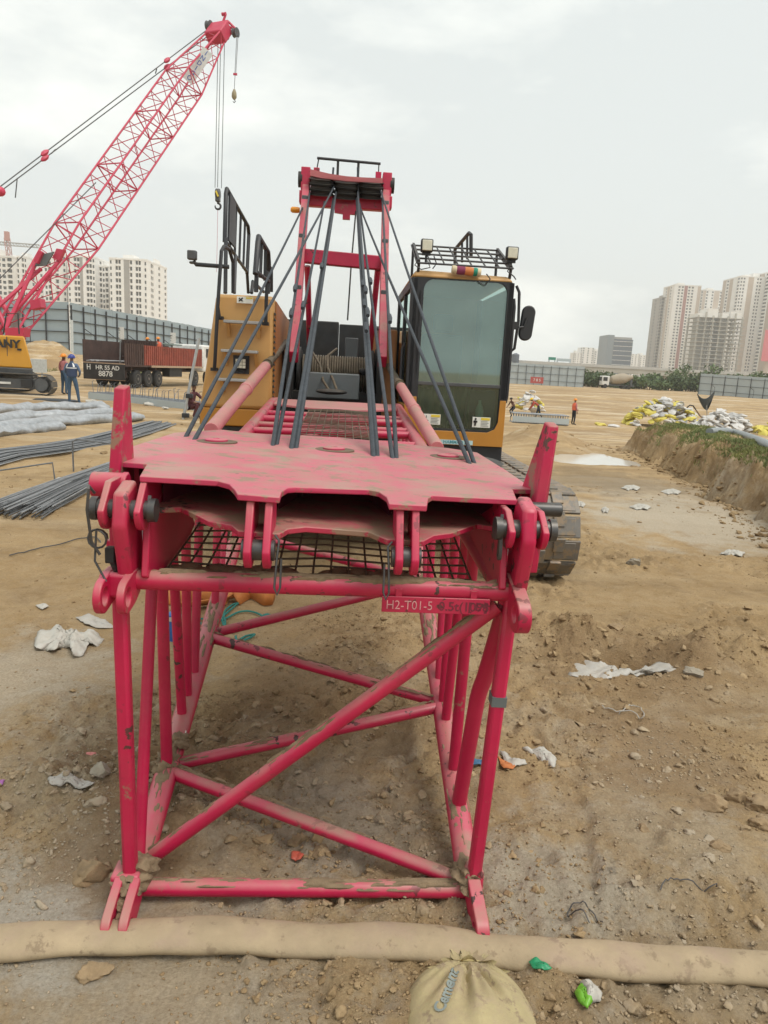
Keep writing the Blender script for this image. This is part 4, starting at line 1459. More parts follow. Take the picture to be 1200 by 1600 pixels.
# winch drum
mb = MB()
prof = []
nl = 27
for i in range(nl):
    x = -.41 + i * .74 / nl
    prof += [(x, .185), (x + .007, .20), (x + .0205, .20), (x + .0265, .185)]
mb.lathe((0, 6.15, 1.80), (1, 0, 0), prof, 28)
dr = cp('winch_drum', mb, ROPEB)
for x in (-.46, .36):
    mb = MB()
    mb.lathe((x, 6.15, 1.80), (1, 0, 0), [(0, .28), (.03, .28), (.04, .25)], 30)
    cp('drum_flange', mb, BLK2, dr)
mb = MB()
mb.ball((.27, 5.93, 1.84), (.045, .04, .04), 10, 8)
cp('rope_wedge', mb, BLK2, dr)
mb = MB()
mb.bx(-.5, .42, 5.75, 6.5, 1.2, 1.6)
for x in (-.55, .42):
    mb.bx(x, x + .06, 5.6, 6.6, 1.2, 2.1)
cp('winch_frame', mb, BLK2)
mb = MB()
a, b = ls(478, 581, 5.35), ls(561, 614, 5.35)
mb.bx(a.x, b.x, 5.35, 5.62, 1.55, a.z)
cp('cover_box', mb, GREYM, bevel=.012)
for pts in ([(487, 548, 6.0), (500, 570, 5.6), (505, 595, 5.3), (515, 611, 5.15)], [(526, 545, 6.0), (512, 556, 5.7), (512, 575, 5.5), (520, 592, 5.3), (527, 611, 5.15)]):
    mb = MB()
    P = [ls(*p) for p in pts]
    mb.path([P[0].lerp(P[1], .0)] + P, .013, 8)
    cp('hose', mb, ROPEB)
mb = MB()
mb.ball(ls(518, 612, 5.1), (.16, .08, .03), 14, 8)
cp('hose_collar', mb, BLK2)
# backstop cylinders
for (p, q_, k) in (((330, 672, 2.25), (447, 535, 5.9), .60), ((683, 700, 2.5), (600, 560, 6.2), .55)):
    P, Q = ls(*p), ls(*q_)
    m_ = P.lerp(Q, k)
    mb = MB()
    mb.tube(P, m_, .046, 16)
    mb.lathe(P.lerp(Q, k * .55), (Q - P), [(-.03, .052), (.03, .052)], 16)
    bs = cp('backstop_tube', mb, PINKPALE, bevel=.004)
    mb = MB()
    mb.tube(m_, Q, .036, 12)
    mb.lathe(m_.lerp(Q, .08), (Q - P), [(-.02, .05), (.02, .05)], 14)
    cp('backstop_rod', mb, ROPEB, bs)
# gantry mast
for sg in (-1, 1):
    mb = MB()
    mb.beam((sg * .445, 5.15, 1.95), (sg * .485, 7.22, 4.08), .085, .15, V(1, 0, 0).cross(V(0, .69, .72)))
    leg = cp('gantry_leg', mb, PINK, bevel=.008)
    mb = MB()
    mb.tube((sg * .36, 6.9, 1.9), (sg * .40, 6.35, 2.98), .035, 8)
    cp('tie_bar', mb, PINK, leg)
    for k in (.33, .62, .86):
        mb = MB()
        p = V(sg * .445, 5.15, 1.95).lerp(V(sg * .485, 7.22, 4.08), k)
        mb.box(p + V(0, -.07, .02), (.07, .05, .07))
        cp('leg_clamp', mb, GREYD, leg, bevel=.008)
mb = MB()
c = V(0, 6.26, 3.07)
mb.beam((-.47, 6.30, 3.08), (.47, 6.30, 3.05), .12, .15)
cp('cross_beam', mb, PINK, bevel=.01)
mb = MB()
mb.beam((-.46, 7.1, 3.83), (.46, 7.1, 3.83), .12, .13)
hb = cp('head_beam', mb, PINK, bevel=.01)
mb = MB()
mb.prism([V(-.13, 7.0, 3.80), V(.13, 7.0, 3.80), V(.13, 7.0, 3.69), V(.06, 7.0, 3.69), V(.06, 7.0, 3.63), V(-.03, 7.0, 3.63), V(-.03, 7.0, 3.69), V(-.13, 7.0, 3.70)][::-1], (0, .06, 0))
cp('stop_plate', mb, PINK, hb)
for sg in (-1, 1):
    mb = MB()
    mb.box((sg * .49, 7.15, 4.07), (.11, .22, .26))
    mb.box((sg * .50, 7.10, 3.86), (.12, .16, .14))
    cp('head_cheek', mb, PINK, hb, bevel=.008)
    mb = MB()
    mb.lathe((sg * .53, 7.12, 4.07), (sg, 0, 0), [(0, .09), (.05, .09), (.05, .05)], 18)
    cp('pin_boss', mb, BLK2, hb)
mb = MB()
mb.tube((-.50, 7.12, 4.07), (.50, 7.12, 4.07), .055, 14)
cp('head_shaft', mb, BLK2, hb)
for i, x in enumerate((-.29, 0.0, .29)):
    for d in (-.062, .0, .062):
        mb = MB()
        dz = -.02 if i == 1 else .0
        mb.lathe(V(x, 7.04, 3.985 + dz) + V(0, -.30, .95) * d, (0, -.30, .95), [(-.029, .150), (-.025, .166), (-.012, .135), (.012, .135), (.025, .166), (.029, .150)], 28)
        cp('head_sheave', mb, BLK2, hb)
mb = MB()
mb.prism([V(-.43, 6.92, 4.075), V(-.30, 6.90, 4.05), V(0, 6.88, 4.03), V(.30, 6.90, 4.04), V(.43, 6.92, 4.045), V(.43, 6.92, 4.10), V(.2, 6.88, 4.085), V(0, 6.86, 4.08), V(-.2, 6.88, 4.10), V(-.43, 6.92, 4.145)][::-1], (0, .05, 0))
cp('guard_strip', mb, PINKPALE, hb)
for x in (-.36, .38):
    mb = MB()
    mb.box((x, 7.05, 4.14), (.07, .05, .11))
    cp('guard_bracket', mb, PINK, hb, bevel=.004)
    mb = MB()
    mb.tube((x, 7.05, 4.18), (x + (.02 if x < 0 else -.0), 7.05, 4.30), .008, 6)
    cp('bar_post', mb, BLK, hb)
for x in (-.11, .135):
    mb = MB()
    mb.beam((x, 7.06, 4.1), (x, 7.06, 4.285), .03, .03, V(0, 1, 0))
    cp('bar_post', mb, BLK2, hb)
mb = MB()
mb.tube((-.36, 7.05, 4.305), (.40, 7.05, 4.29), .016, 8)
cp('top_bar', mb, BLK, hb)
a = ls(462, 328, 6.95)
mb = MB()
mb.lathe(a + V(.05, 0, 0), (-1, 0, 0), [(0, .028), (.03, .035), (.09, .035), (.11, .02)], 14)
cp('beacon', mb, AMB, hb)
# luffing ropes from the mast head to the bridle
RP = [((476, 318, 7.0), (284, 669, .98)), ((522, 292, 6.95), (297, 667, .90)),
      ((484, 300, 7.0), (425, 680, .90)), ((507, 315, 6.95), (430, 681, .95)),
      ((521, 310, 6.95), (454, 682, .85)), ((525, 300, 6.95), (461, 682, .88)),
      ((557, 310, 6.95), (586, 690, .80)), ((559, 300, 6.95), (592, 690, .83)),
      ((562, 318, 6.95), (617, 694, .78)), ((597, 300, 7.0), (622, 694, .80)),
      ((561, 320, 6.95), (742, 703, .80)), ((594, 296, 7.0), (748, 705, .84))]
for i, (a, b) in enumerate(RP):
    P, Q = ls(*a), ls(*b)
    Q.z = min(Q.z, bz(Q.x) - .03)
    P2 = P.lerp(Q, .5) - V(0, 0, .02)
    mb = MB()
    mb.path([P, P.lerp(Q, .25) - V(0, 0, .015), P2, P.lerp(Q, .75) - V(0, 0, .015), Q, Q + (Q - P).normalized() * .12], .0118 if i in (4, 5, 6, 7) else .0105, 8)
    cp('luffing_rope', mb, ROPE)
for i, k in ((2, .62), (2, .71), (3, .66), (4, .50), (6, .58), (6, .66), (6, .74), (7, .62), (7, .70), (8, .55), (9, .72)):
    P, Q = ls(*RP[i][0]), ls(*RP[i][1])
    c = P.lerp(Q, k) - V(0, 0, .017)
    d = (Q - P).normalized()
    mb = MB()
    mb.path([c, c + d * .05, c + d * .11, c + d * .15], [.0125, .0165, .0145, .0125], 8)
    cp('rope_tape', mb, ROPE)
mb = MB()
for (a, b) in (((521, 262, 7.0), (518, 300, 6.95)), ((559, 262, 7.0), (560, 310, 6.95))):
    mb.tube(ls(*a), ls(*b), .014, 6)
cp('luffing_rope', mb, ROPE)
mb = MB()
mb.path([ls(556, 330, 7.0), ls(549, 410, 6.6), ls(543, 500, 6.25)], .009, 6)
cp('hoist_rope', mb, BLK2)
# crawler tracks ---------------------------------------------------------------------
def crawler(tc_, s0, s1, r, zc, wid, npitch, parent, mat_shoe, mat_frame, name='crawler_track', detail=True, ax=None):
    """frame with rollers, and every shoe a part of the track"""
    Ax = ax or (lambda t, s, z: V(t, s, z))
    mb = MB()
    def hb_(x0, x1, y0, y1, z0, z1):
        mb.hexa([Ax(x0, y0, z0), Ax(x1, y0, z0), Ax(x1, y1, z0), Ax(x0, y1, z0), Ax(x0, y0, z1), Ax(x1, y0, z1), Ax(x1, y1, z1), Ax(x0, y1, z1)])
    hb_(tc_ - wid * .28, tc_ + wid * .28, s0 + r * .9, s1 - r * .9, zc - r * .45, zc + r * .5)
    for s_ in (s0 + r, s1 - r):
        c0_, c1_ = Ax(tc_ - wid * .24, s_, zc), Ax(tc_ + wid * .24, s_, zc)
        mb.lathe(c0_, c1_ - c0_, [(0, r * .3), (0, r * .82), ((c1_ - c0_).length, r * .82), ((c1_ - c0_).length, r * .3)], 20)
        if not detail:
            for sg_ in (-1, 1):
                c2_ = Ax(tc_ + sg_ * wid * .25, s_, zc)
                mb.lathe(c2_, (c1_ - c0_) * sg_, [(0, r * .7), (wid * .22, r * .62), (wid * .22, r * .25)], 18)
    tr = mb.build(name, mat_frame, parent)
    per = 2 * (s1 - s0 - 2 * r) + 2 * math.pi * r
    shoe = MB()
    w2, p2 = wid / 2, per / npitch / 2
    # plate with interlocking lugs on the outer face (local: x across, y along the path, z outward)
    shoe.box((0, 0, .0), (wid, p2 * 1.80, .030))
    if detail:
        for x, sgn in ((-.16, 1), (.0, -1), (.16, 1)):
            shoe.box((x * wid / .7 * 1.0, sgn * p2 * .55, .018), (wid * .14, p2 * 1.2, .036))
        shoe.box((-.30 * wid, 0, .016), (wid * .26, p2 * 1.5, .012))
        shoe.box((.31 * wid, 0, .016), (wid * .26, p2 * 1.5, .012))
    vs, fs = shoe.v, shoe.f
    for i in range(npitch):
        d = (i + .5) / npitch * per
        L1, A1 = s1 - s0 - 2 * r, math.pi * r
        if d < A1:
            a = -math.pi / 2 - d / r
            p, n_ = (s0 + r + math.cos(a) * r, zc + math.sin(a) * r), (math.cos(a), math.sin(a))
        elif d < A1 + L1:
            p, n_ = (s0 + r + d - A1, zc + r), (0, 1)
        elif d < 2 * A1 + L1:
            a = math.pi / 2 - (d - A1 - L1) / r
            p, n_ = (s1 - r + math.cos(a) * r, zc + math.sin(a) * r), (math.cos(a), math.sin(a))
        else:
            p, n_ = (s1 - r - (d - 2 * A1 - L1), zc - r), (0, -1)
        tg_ = (n_[1], -n_[0])
        m2 = MB()
        jit = rnd.uniform(-.006, .006)
        m2.add([Ax(tc_ + v[0] + jit, p[0] + tg_[0] * v[1] + n_[0] * v[2], p[1] + tg_[1] * v[1] + n_[1] * v[2]) for v in vs], fs)
        m2.build('track_shoe', mat_shoe, tr, bevel=.008 if detail else 0)
    return tr
crawler(1.90, 4.02, 8.6, .405, .435, .74, 46, root, TRACK, BLK2)
crawler(-.86, 4.9, 8.6, .405, .435, .62, 40, root, TRACK, BLK2)

# ====================================================================== things further off
def off(root, mb):
    l = root.location
    mb.v = [(v[0] - l.x, v[1] - l.y, v[2] - l.z) for v in mb.v]
    return mb
def wp(root, name, mb, mat, parent=None, **k):
    """a part built in world coordinates under an unrotated root"""
    return off(root, mb).build(name, mat, parent or root, **k)

# ------------------------------------------------------------------ second crawler crane, boom raised
G2 = hit(40, 617)
Y2 = G2.y
cr2 = empty('crawler_crane', V(G2.x - 2.2, Y2 + 1.6, G2.z), 0, 'distant yellow crawler crane at left with tall pink lattice boom raised into the sky', 'crane')
ax2 = V(1, .12, 0).normalized()
ay2 = V(-.12, 1, 0).normalized()
tr0 = V(G2.x, Y2, G2.z)
end = at(79, 605, Y2)
def A2(off_y):
    def f(t, s, z):     # s runs back from the right-hand end
        return V(end.x, Y2 + .35, G2.z) - ax2 * s + ay2 * (t + off_y) + V(0, 0, z) - V(cr2.location.x, cr2.location.y, cr2.location.z)
    return f
crawler(0, 0, 5.6, .42, .44, .7, 44, cr2, flat('far_track', (.10, .09, .075), .8), GREYD, detail=False, ax=A2(0))
crawler(0, 1.8, 7.4, .42, .44, .7, 44, cr2, bpy.data.materials['far_track'], GREYD, detail=False, ax=A2(3.2))
mb = MB()
e_ = V(end.x, Y2 + .35, G2.z)
for k_ in (1.0, 2.5):
    mb.box(e_ - ax2 * k_ - ay2 * .30 + V(0, 0, .48), (.45, .05, .3), (ax2, ay2, V(0, 0, 1)))
wp(cr2, 'frame_opening', mb, BLK2)
mb = MB()
mb.box(e_ - ax2 * 1.9 - ay2 * .23 + V(0, 0, .46), (.5, .02, .09), (ax2, ay2, V(0, 0, 1)))
wp(cr2, 'direction_arrow', mb, INKW)
b0, b1 = at(-130, 560, Y2 + .1), at(46, 560, Y2 + .1)
BS = -1.75
zt2, zm2, zb2 = at(50, 526, Y2).z, at(50, 576, Y2).z, at(50, 588, Y2).z
mb = MB()
mb.hexa([V(b0.x, Y2 + .1, zm2), V(b1.x + .12, Y2 + .1, zm2), V(b1.x + .12 + BS, Y2 + 3.4, zm2), V(b0.x + BS, Y2 + 3.4, zm2), V(b0.x, Y2 + .2, zt2), V(b1.x - .22, Y2 + .2, zt2), V(b1.x - .22 + BS, Y2 + 3.4, zt2), V(b0.x + BS, Y2 + 3.4, zt2)])
body2 = wp(cr2, 'engine_housing', mb, YELFAR, bevel=.06)
mb = MB()
mb.hexa([V(b0.x, Y2 + .12, zb2), V(b1.x + .08, Y2 + .12, zb2), V(b1.x + .08 + BS, Y2 + 3.38, zb2), V(b0.x + BS, Y2 + 3.38, zb2), V(b0.x, Y2 + .08, zm2 - .004), V(b1.x + .14, Y2 + .08, zm2 - .004), V(b1.x + .14 + BS, Y2 + 3.42, zm2 - .004), V(b0.x + BS, Y2 + 3.42, zm2 - .004)])
wp(cr2, 'skirt', mb, GREYD, body2, bevel=.04)
mb = MB()
mb.lathe(V(b1.x - 2.6, Y2 + 1.8, G2.z + .6), (0, 0, 1), [(0, .9), (zb2 - G2.z - .6, .9)], 24)
mb.box((b1.x - 2.6, Y2 + 1.9, G2.z + .55), (2.6, 3.0, .5))
wp(cr2, 'turntable', mb, BLK2)
lp_ = V(b1.x - .98, Y2 + .135, (zt2 + zm2) / 2 + .28)
tx_ = text('name_lettering', 'SANY', .45, lp_ - cr2.location + V(0, -.06, .02), (1, 0, 0), (0, .0634, .998), INK, body2, .012, 'CENTER', 1.1, None, .035)
for (dx, dz) in ((-.95, .0), (.0, .0)):
    mb = MB()
    mb.box(V(b1.x - .42 + dx, Y2 + .13, (zt2 + zm2) / 2 + .10 + dz), (.16, .03, .08))
    wp(cr2, 'door_latch', mb, BLK, body2)
mb = MB()
mb.box(V(b1.x - .93, Y2 + .15, (zt2 + zm2) / 2), (.025, .03, zt2 - zm2 - .1))
wp(cr2, 'door_seam', mb, GREYD, body2)
mb = MB()
p = [at(38, 523, Y2 + .6), at(42, 523, Y2 + .6), at(45, 560, Y2 + .3)]
for P_ in ([(5, 522), (10, 490), (28, 490), (30, 522)],):
    mb = MB()
    mb.path([at(x, y, Y2 + .4) for x, y in P_], .03, 6)
    wp(cr2, 'hand_rail', mb, BLK, body2)
# boom
F2, T2 = at(14, 521, Y2 + 1.6), at(345, 46, Y2 + 16)
bu = (T2 - F2).normalized()
bl = (T2 - F2).length
bh = V(bu.x, bu.y, 0).normalized()
bv = V(-bh.y, bh.x, 0)              # width axis
bw = bu.cross(bv)
if bw.z < 0:
    bw = -bw
def bpnt(k, a, b, w, h):
    return F2 + bu * (k * bl) + bv * (a * w / 2) + bw * (b * h / 2)
W2 = 1.5
secs = [(0.0, .26, 1.35, .35, W2, W2, 4), (.26, .44, W2, W2, W2, W2, 3), (.44, .62, W2, W2, W2, W2, 3), (.62, .78, W2, W2, W2, W2, 3), (.78, .97, W2, W2, .95, .55, 3)]
CN = [(-1, -1), (1, -1), (1, 1), (-1, 1)]
for (k0, k1, w0, h0, w1, h1, n) in secs:
    mb = MB()
    for (a, b) in CN:
        mb.tube(bpnt(k0, a, b, w0, h0), bpnt(k1, a, b, w1, h1), .048, 6)
    for f in range(4):
        A_, B_ = CN[f], CN[(f + 1) % 4]
        for i in range(n):
            q0, q1 = i / n, (i + 1) / n
            qm = (q0 + q1) / 2
            def pt(c, q_):
                return bpnt(k0 + (k1 - k0) * q_, c[0], c[1], w0 + (w1 - w0) * q_, h0 + (h1 - h0) * q_)
            mb.tube(pt(A_, q0), pt(B_, qm), .022, 5)
            mb.tube(pt(B_, qm), pt(A_, q1), .022, 5)
        mb.tube(pt(A_, 1), pt(B_, 1), .034, 5)
    mb.tube(bpnt(k1, -1, -1, w1, h1), bpnt(k1, 1, 1, w1, h1), .034, 5)
    wp(cr2, 'boom_section', mb, PINKFAR)
# head with sheaves and short jib
mb = MB()
def hp(x, y, d=0):
    return at(x, y, T2.y + d)
mb.box(F2 + bu * (bl * .985), (1.15, 1.1, .75), (bv, bu, bw))
head = wp(cr2, 'boom_head', mb, PINKFAR, bevel=.08)
for (a, b) in (((345, 45), (352, 24)), ((352, 40), (369, 46)), ((350, 52), (371, 52)), ((340, 36), (356, 33)), ((356, 33), (369, 46)), ((335, 50), (328, 40))):
    mb = MB()
    mb.tube(hp(*a), hp(*b), .07, 6)
    wp(cr2, 'head_strut', mb, PINKFAR, head)
for (x, y, r_) in ((327, 41, .30), (368, 51, .26), (352, 55, .25), (343, 57, .25), (350, 22, .10)):
    mb = MB()
    c = hp(x, y)
    mb.lathe(c - bv * .12, bv, [(0, r_), (.08, r_ * .85), (.16, r_ * .85), (.24, r_)], 16)
    wp(cr2, 'head_sheave', mb, GREYD if r_ > .2 else PINKFAR, head)
# name board on the boom
mb = MB()
kc, ha = .865, 1.42
bc = at(309, 103, (F2 + bu * (bl * .86)).y - .9)
uu = (at(326, 78, bc.y) - at(296, 122, bc.y)).normalized()
vv = (at(327, 112, bc.y) - at(311, 95, bc.y)).normalized()
nn = uu.cross(vv)
mb.box(bc, (1.95, .62, .03), (uu, (vv - uu * vv.dot(uu)).normalized(), nn.normalized()))
board = wp(cr2, 'name_board', mb, flat('pale_board', (.62, .64, .62), .6))
vo = (vv - uu * vv.dot(uu)).normalized()
if V(0, -1, 0).dot(nn) < 0:
    nn = -nn
for i, chh in enumerate('INDIGO'):
    o_ = bc + uu * (.78 - i * .31) + nn.normalized() * .024
    rt = V(math.cos(.55), 0, -math.sin(.55))
    up_ = uu
    text('board_letter', chh, .34, o_ - cr2.location, vo if vo.x > 0 else -vo, uu, INKB, board, .004)
# pendant lines, connectors
for (a, b, d0, d1) in (((327, 44), (-70, 345), 0, -9), ((336, 48), (-70, 352), .6, -8.4)):
    mb = MB()
    mb.tube(at(*a, T2.y + d0), at(*b, Y2 + 4 + d1 + 8), .028, 5)
    wp(cr2, 'pendant_line', mb, GREYD)
def on(a, b, d0, d1, k):
    return at(*a, T2.y + d0).lerp(at(*b, Y2 + 4 + d1 + 8), k)
for (a, b, d0, d1) in (((327, 44), (-70, 345), 0, -9), ((336, 48), (-70, 352), .6, -8.4)):
    for px in (261, 70):
        lo_, hi_ = 0, 1
        for _ in range(30):
            m_ = (lo_ + hi_) / 2
            P_ = on(a, b, d0, d1, m_) - CAM
            if 600 + FPX * P_.dot(_R) / P_.dot(_fw) > px:
                lo_ = m_
            else:
                hi_ = m_
        p_, q_ = on(a, b, d0, d1, lo_ - .012), on(a, b, d0, d1, lo_ + .012)
        mb = MB()
        mb.path([p_, p_.lerp(q_, .3), p_.lerp(q_, .7), q_], [.05, .12, .12, .05], 6)
        wp(cr2, 'pendant_joint', mb, PINKFAR)
for (x0_, y0_, x1_, y1_) in ((27, 278, 24, 309), (87, 233, 80, 240), (245, 107, 243, 115)):
    mb = MB()
    mb.tube(at(x0_, y0_, Y2 + 9), at(x1_, y1_, Y2 + 9), .03, 5)
    wp(cr2, 'line_tail', mb, GREYD)
for k_ in (0, 1):
    mb = MB()
    e1_ = on((327, 44), (-70, 345), 0, -9, 1.0) if k_ == 0 else on((336, 48), (-70, 352), .6, -8.4, 1.0)
    mb.tube(V(b0.x + 3.4, Y2 + 1.2 + k_ * 1.1, zt2 - .1), e1_, .10, 8)
    wp(cr2, 'mast', mb, PINKFAR)
mb = MB()
mb.ball(at(-1, 299, Y2 + 4), (.28, .25, .22), 8, 6)
wp(cr2, 'mast_head', mb, PINKFAR)
mb = MB()
mb.tube(at(150, 285, Y2 + 4), at(-20, 455, Y2 + 2), .022, 5)
wp(cr2, 'hoist_rope', mb, GREYD)
# backstops and fittings low on the boom
for (a, b) in (((-15, 490), (64, 420)), ((-15, 530), (96, 404)), ((8, 515), (62, 398))):
    mb = MB()
    mb.tube(at(*a, Y2 + 1.2), at(*b, Y2 + 3), .085, 8)
    wp(cr2, 'backstop_tube', mb, PINKFAR)
def quadbox(pts, d, th, name, mat):
    mb = MB()
    P = [at(x, y, d) for x, y in pts]
    n_ = (P[1] - P[0]).cross(P[3] - P[0]).normalized() * th
    mb.prism(P, n_)
    wp(cr2, name, mb, mat, bevel=.01)
quadbox([(62, 398), (84, 393), (72, 415), (54, 416)], Y2 + 2.6, .1, 'grey_panel', WHT if False else GREYM)
quadbox([(52, 408), (60, 390), (66, 394), (58, 412)], Y2 + 2.4, .25, 'boom_bracket', PINKFAR)
quadbox([(82, 402), (88, 388), (100, 390), (92, 408)], Y2 + 2.8, .25, 'boom_bracket', PINKFAR)
quadbox([(46, 470), (62, 466), (64, 480), (48, 484)], Y2 + 1.6, .5, 'boom_winch', PINKFAR)
quadbox([(8, 512), (38, 512), (36, 526), (8, 526)], Y2 + 1.0, .6, 'boom_foot', PINKFAR)
quadbox([(24, 470), (36, 460), (28, 520), (14, 522)], Y2 + 2.2, .12, 'exhaust_shield', flat('pale_grey_shield', (.33, .34, .33), .6))
# hoist ropes, main hook block and small hook
Yt = T2.y
for (a, b) in (((341, 55), (336, 293)), ((345, 58), (340, 293)), ((351, 58), (346, 294))):
    mb = MB()
    mb.tube(at(*a, Yt), at(*b, Yt), .020, 5)
    wp(cr2, 'hoist_rope', mb, GREYD)
mb = MB()
hc = at(340.5, 303, Yt)
mb.lathe(hc + V(-.14, 0, 0), (1, 0, 0), [(0, .18), (.02, .30), (.26, .30), (.28, .18)], 18)
mb.box(hc + V(0, 0, -.25), (.26, .36, .4))
hk = wp(cr2, 'hook_block', mb, GREYD, bevel=.03)
mb = MB()
mb.box(hc + V(.02, -.31, -.05), (.10, .03, .34), (V(.9, 0, .43), V(0, 1, 0), V(-.43, 0, .9)))
wp(cr2, 'yellow_stripe', mb, STKY, hk)
mb = MB()
pts = [hc + V(0, 0, -.42)]
for i in range(12):
    a = R_(90 - 26 * i)
    pts.append(hc + V(.17 * math.cos(a), 0, -.70 + .17 * math.sin(a)))
mb.path(pts, [.06] + [.065] * 8 + [.06, .05, .04, .025], 7)
wp(cr2, 'hook', mb, BLK, hk)
mb = MB()
mb.tube(hc + V(0, 0, -.85), at(338.5, 425, Yt), .012, 5)
wp(cr2, 'tag_line', mb, flat('red_cord', (.45, .10, .16), .8))
mb = MB()
mb.tube(hp(370, 55), hp(367, 115), .016, 5)
mb.tube(hp(372, 55), hp(368.5, 115), .016, 5)
mb.tube(hp(367.5, 115), hp(366, 140), .016, 5)
wp(cr2, 'hoist_rope', mb, GREYD)
mb = MB()
c = hp(366, 149)
mb.path([c + V(0, 0, .32), c + V(0, 0, .12), c + V(0, 0, -.1), c + V(0, 0, -.22)], [.06, .14, .15, .07], 9)
h2 = wp(cr2, 'small_hook', mb, flat('hook_weight', (.30, .26, .16), .6))
mb = MB()
mb.path([c + V(0, 0, -.22), c + V(.07, 0, -.32), c + V(0, 0, -.40), c + V(-.07, 0, -.33)], .025, 6)
wp(cr2, 'hook', mb, BLK, h2)
mb = MB()
mb.box(hp(367.5, 116), (.22, .1, .1))
wp(cr2, 'rope_weight', mb, PINKFAR)

# ------------------------------------------------------------------ people
SKIN = flat('skin', (.19, .10, .062), .6, .08)
HAIR = flat('dark_hair', (.012, .010, .009), .7)
def person(pos, facing, height, label, shirt, trousers, pose=None, vest=None, strap=None, helmet=None, sleeves='long', shoes=(.03, .025, .02), cut=None, group=None):
    """pose: overrides of joint positions for a 1.70 m figure facing -Y"""
    J = dict(pelvis=(0, 0, .94), waist=(0, .0, 1.08), chest=(0, .0, 1.30), neck=(0, .0, 1.45), jaw=(0, -.015, 1.53), head=(0, -.01, 1.61), crown=(0, .0, 1.68), nose=(0, -.105, 1.585),
             lsh=(.17, 0, 1.40), lel=(.24, .02, 1.13), lwr=(.23, -.06, .90), lha=(.225, -.08, .82),
             rsh=(-.17, 0, 1.40), rel=(-.24, .02, 1.13), rwr=(-.23, -.06, .90), rha=(-.225, -.08, .82),
             lhip=(.09, 0, .90), lkn=(.11, -.02, .50), lan=(.12, .02, .09), lto=(.135, -.15, .035),
             rhip=(-.09, 0, .90), rkn=(-.11, -.02, .50), ran=(-.12, .02, .09), rto=(-.135, -.15, .035))
    if pose:
        J.update(pose)
    RAD = dict(pelvis=.135, waist=.125, chest=.145, neck=.055, jaw=.070, head=.092, crown=.062, nose=.016, sh=.068, el=.046, wr=.032, ha=.036, hip=.095, kn=.062, an=.042, to=.036)
    E_ = [('pelvis', 'waist', 't'), ('waist', 'chest', 's'), ('chest', 'neck', 's'), ('neck', 'jaw', 'k'), ('jaw', 'head', 'k'), ('head', 'crown', 'k'), ('head', 'nose', 'k')]
    for sd_ in 'lr':
        E_ += [('chest', sd_ + 'sh', 's'), (sd_ + 'sh', sd_ + 'el', 's'), (sd_ + 'el', sd_ + 'wr', 's' if sleeves == 'long' else 'k'), (sd_ + 'wr', sd_ + 'ha', 'k'),
               ('pelvis', sd_ + 'hip', 't'), (sd_ + 'hip', sd_ + 'kn', 't'), (sd_ + 'kn', sd_ + 'an', 't'), (sd_ + 'an', sd_ + 'to', 'b')]
    names = list(J)
    pos_ = {k: Vector(v) for k, v in J.items()}
    rad = {k: RAD.get(k, RAD.get(k[1:], .05)) for k in names}
    for sd_, sg in (('l', 1), ('r', -1)):
        w_, h_ = pos_[sd_ + 'wr'], pos_[sd_ + 'ha']
        d = (h_ - w_).normalized()
        side = d.cross(V(1, 0, 0))
        side = side.normalized() if side.length > .2 else V(0, 1, 0)
        for i in range(4):
            n0, n1 = f'{sd_}f{i}', f'{sd_}g{i}'
            b_ = h_ + side * (i - 1.5) * .022
            pos_[n0] = b_ + d * (.045 - .004 * abs(i - 1.3))
            pos_[n1] = b_ + d * (.082 - .008 * abs(i - 1.3)) + V(-sg * .012, -.006, 0)
            rad[n0], rad[n1] = .010, .008
            names += [n0, n1]
            E_ += [(sd_ + 'ha', n0, 'k'), (n0, n1, 'k')]
        pos_[sd_ + 'th'] = h_ - side * .055 + d * .02
        rad[sd_ + 'th'] = .010
        names.append(sd_ + 'th')
        E_.append((sd_ + 'ha', sd_ + 'th', 'k'))
    if cut:
        E_ = [e for e in E_ if e[0] not in cut and e[1] not in cut]
        names = [n for n in names if n not in cut and any(n in e[:2] for e in E_)]
    k = height / 1.70
    rot = Matrix.Rotation(facing, 3, 'Z')
    idx = {n: i for i, n in enumerate(names)}
    me = bpy.data.meshes.new('person')
    me.from_pydata([rot @ pos_[n] * k for n in names], [(idx[a], idx[b]) for a, b, c in E_], [])
    o = bpy.data.objects.new('person', me)
    COL.objects.link(o)
    md = o.modifiers.new('skin', 'SKIN')
    md.branch_smoothing = .6
    sv = me.skin_vertices[0].data
    for n in names:
        f = 1.0
        sv[idx[n]].radius = (rad[n] * k, rad[n] * k)
    sv[idx['chest']].radius = (.165 * k, .115 * k)
    sv[idx['pelvis']].use_root = True
    sb_ = o.modifiers.new('sub', 'SUBSURF')
    sb_.levels = sb_.render_levels = 2
    dg = bpy.context.evaluated_depsgraph_get()
    nm = bpy.data.meshes.new_from_object(o.evaluated_get(dg))
    o.modifiers.clear()
    o.data = nm
    bpy.data.meshes.remove(me)
    nm.name = 'person'
    mats = [shirt, trousers, SKIN, flat('shoe', shoes, .6) if 'shoe' not in bpy.data.materials else bpy.data.materials['shoe']]
    nm.materials.clear()
    for m_ in mats:
        nm.materials.append(m_)
    segs_ = [(rot @ pos_[a] * k, rot @ pos_[b] * k, 'stkb'.index(c), (rad[a] + rad[b]) / 2) for a, b, c in E_]
    for pgn in nm.polygons:
        best, bi = 9, 0
        for (a, b, c, r_) in segs_:
            ab = b - a
            u_ = max(0, min(1, (pgn.center - a).dot(ab) / max(ab.length_squared, 1e-9)))
            dd = (pgn.center - a - ab * u_).length - r_ * .8
            if dd < best:
                best, bi = dd, c
        pgn.material_index = bi
    nm.shade_smooth()
    o.location = pos
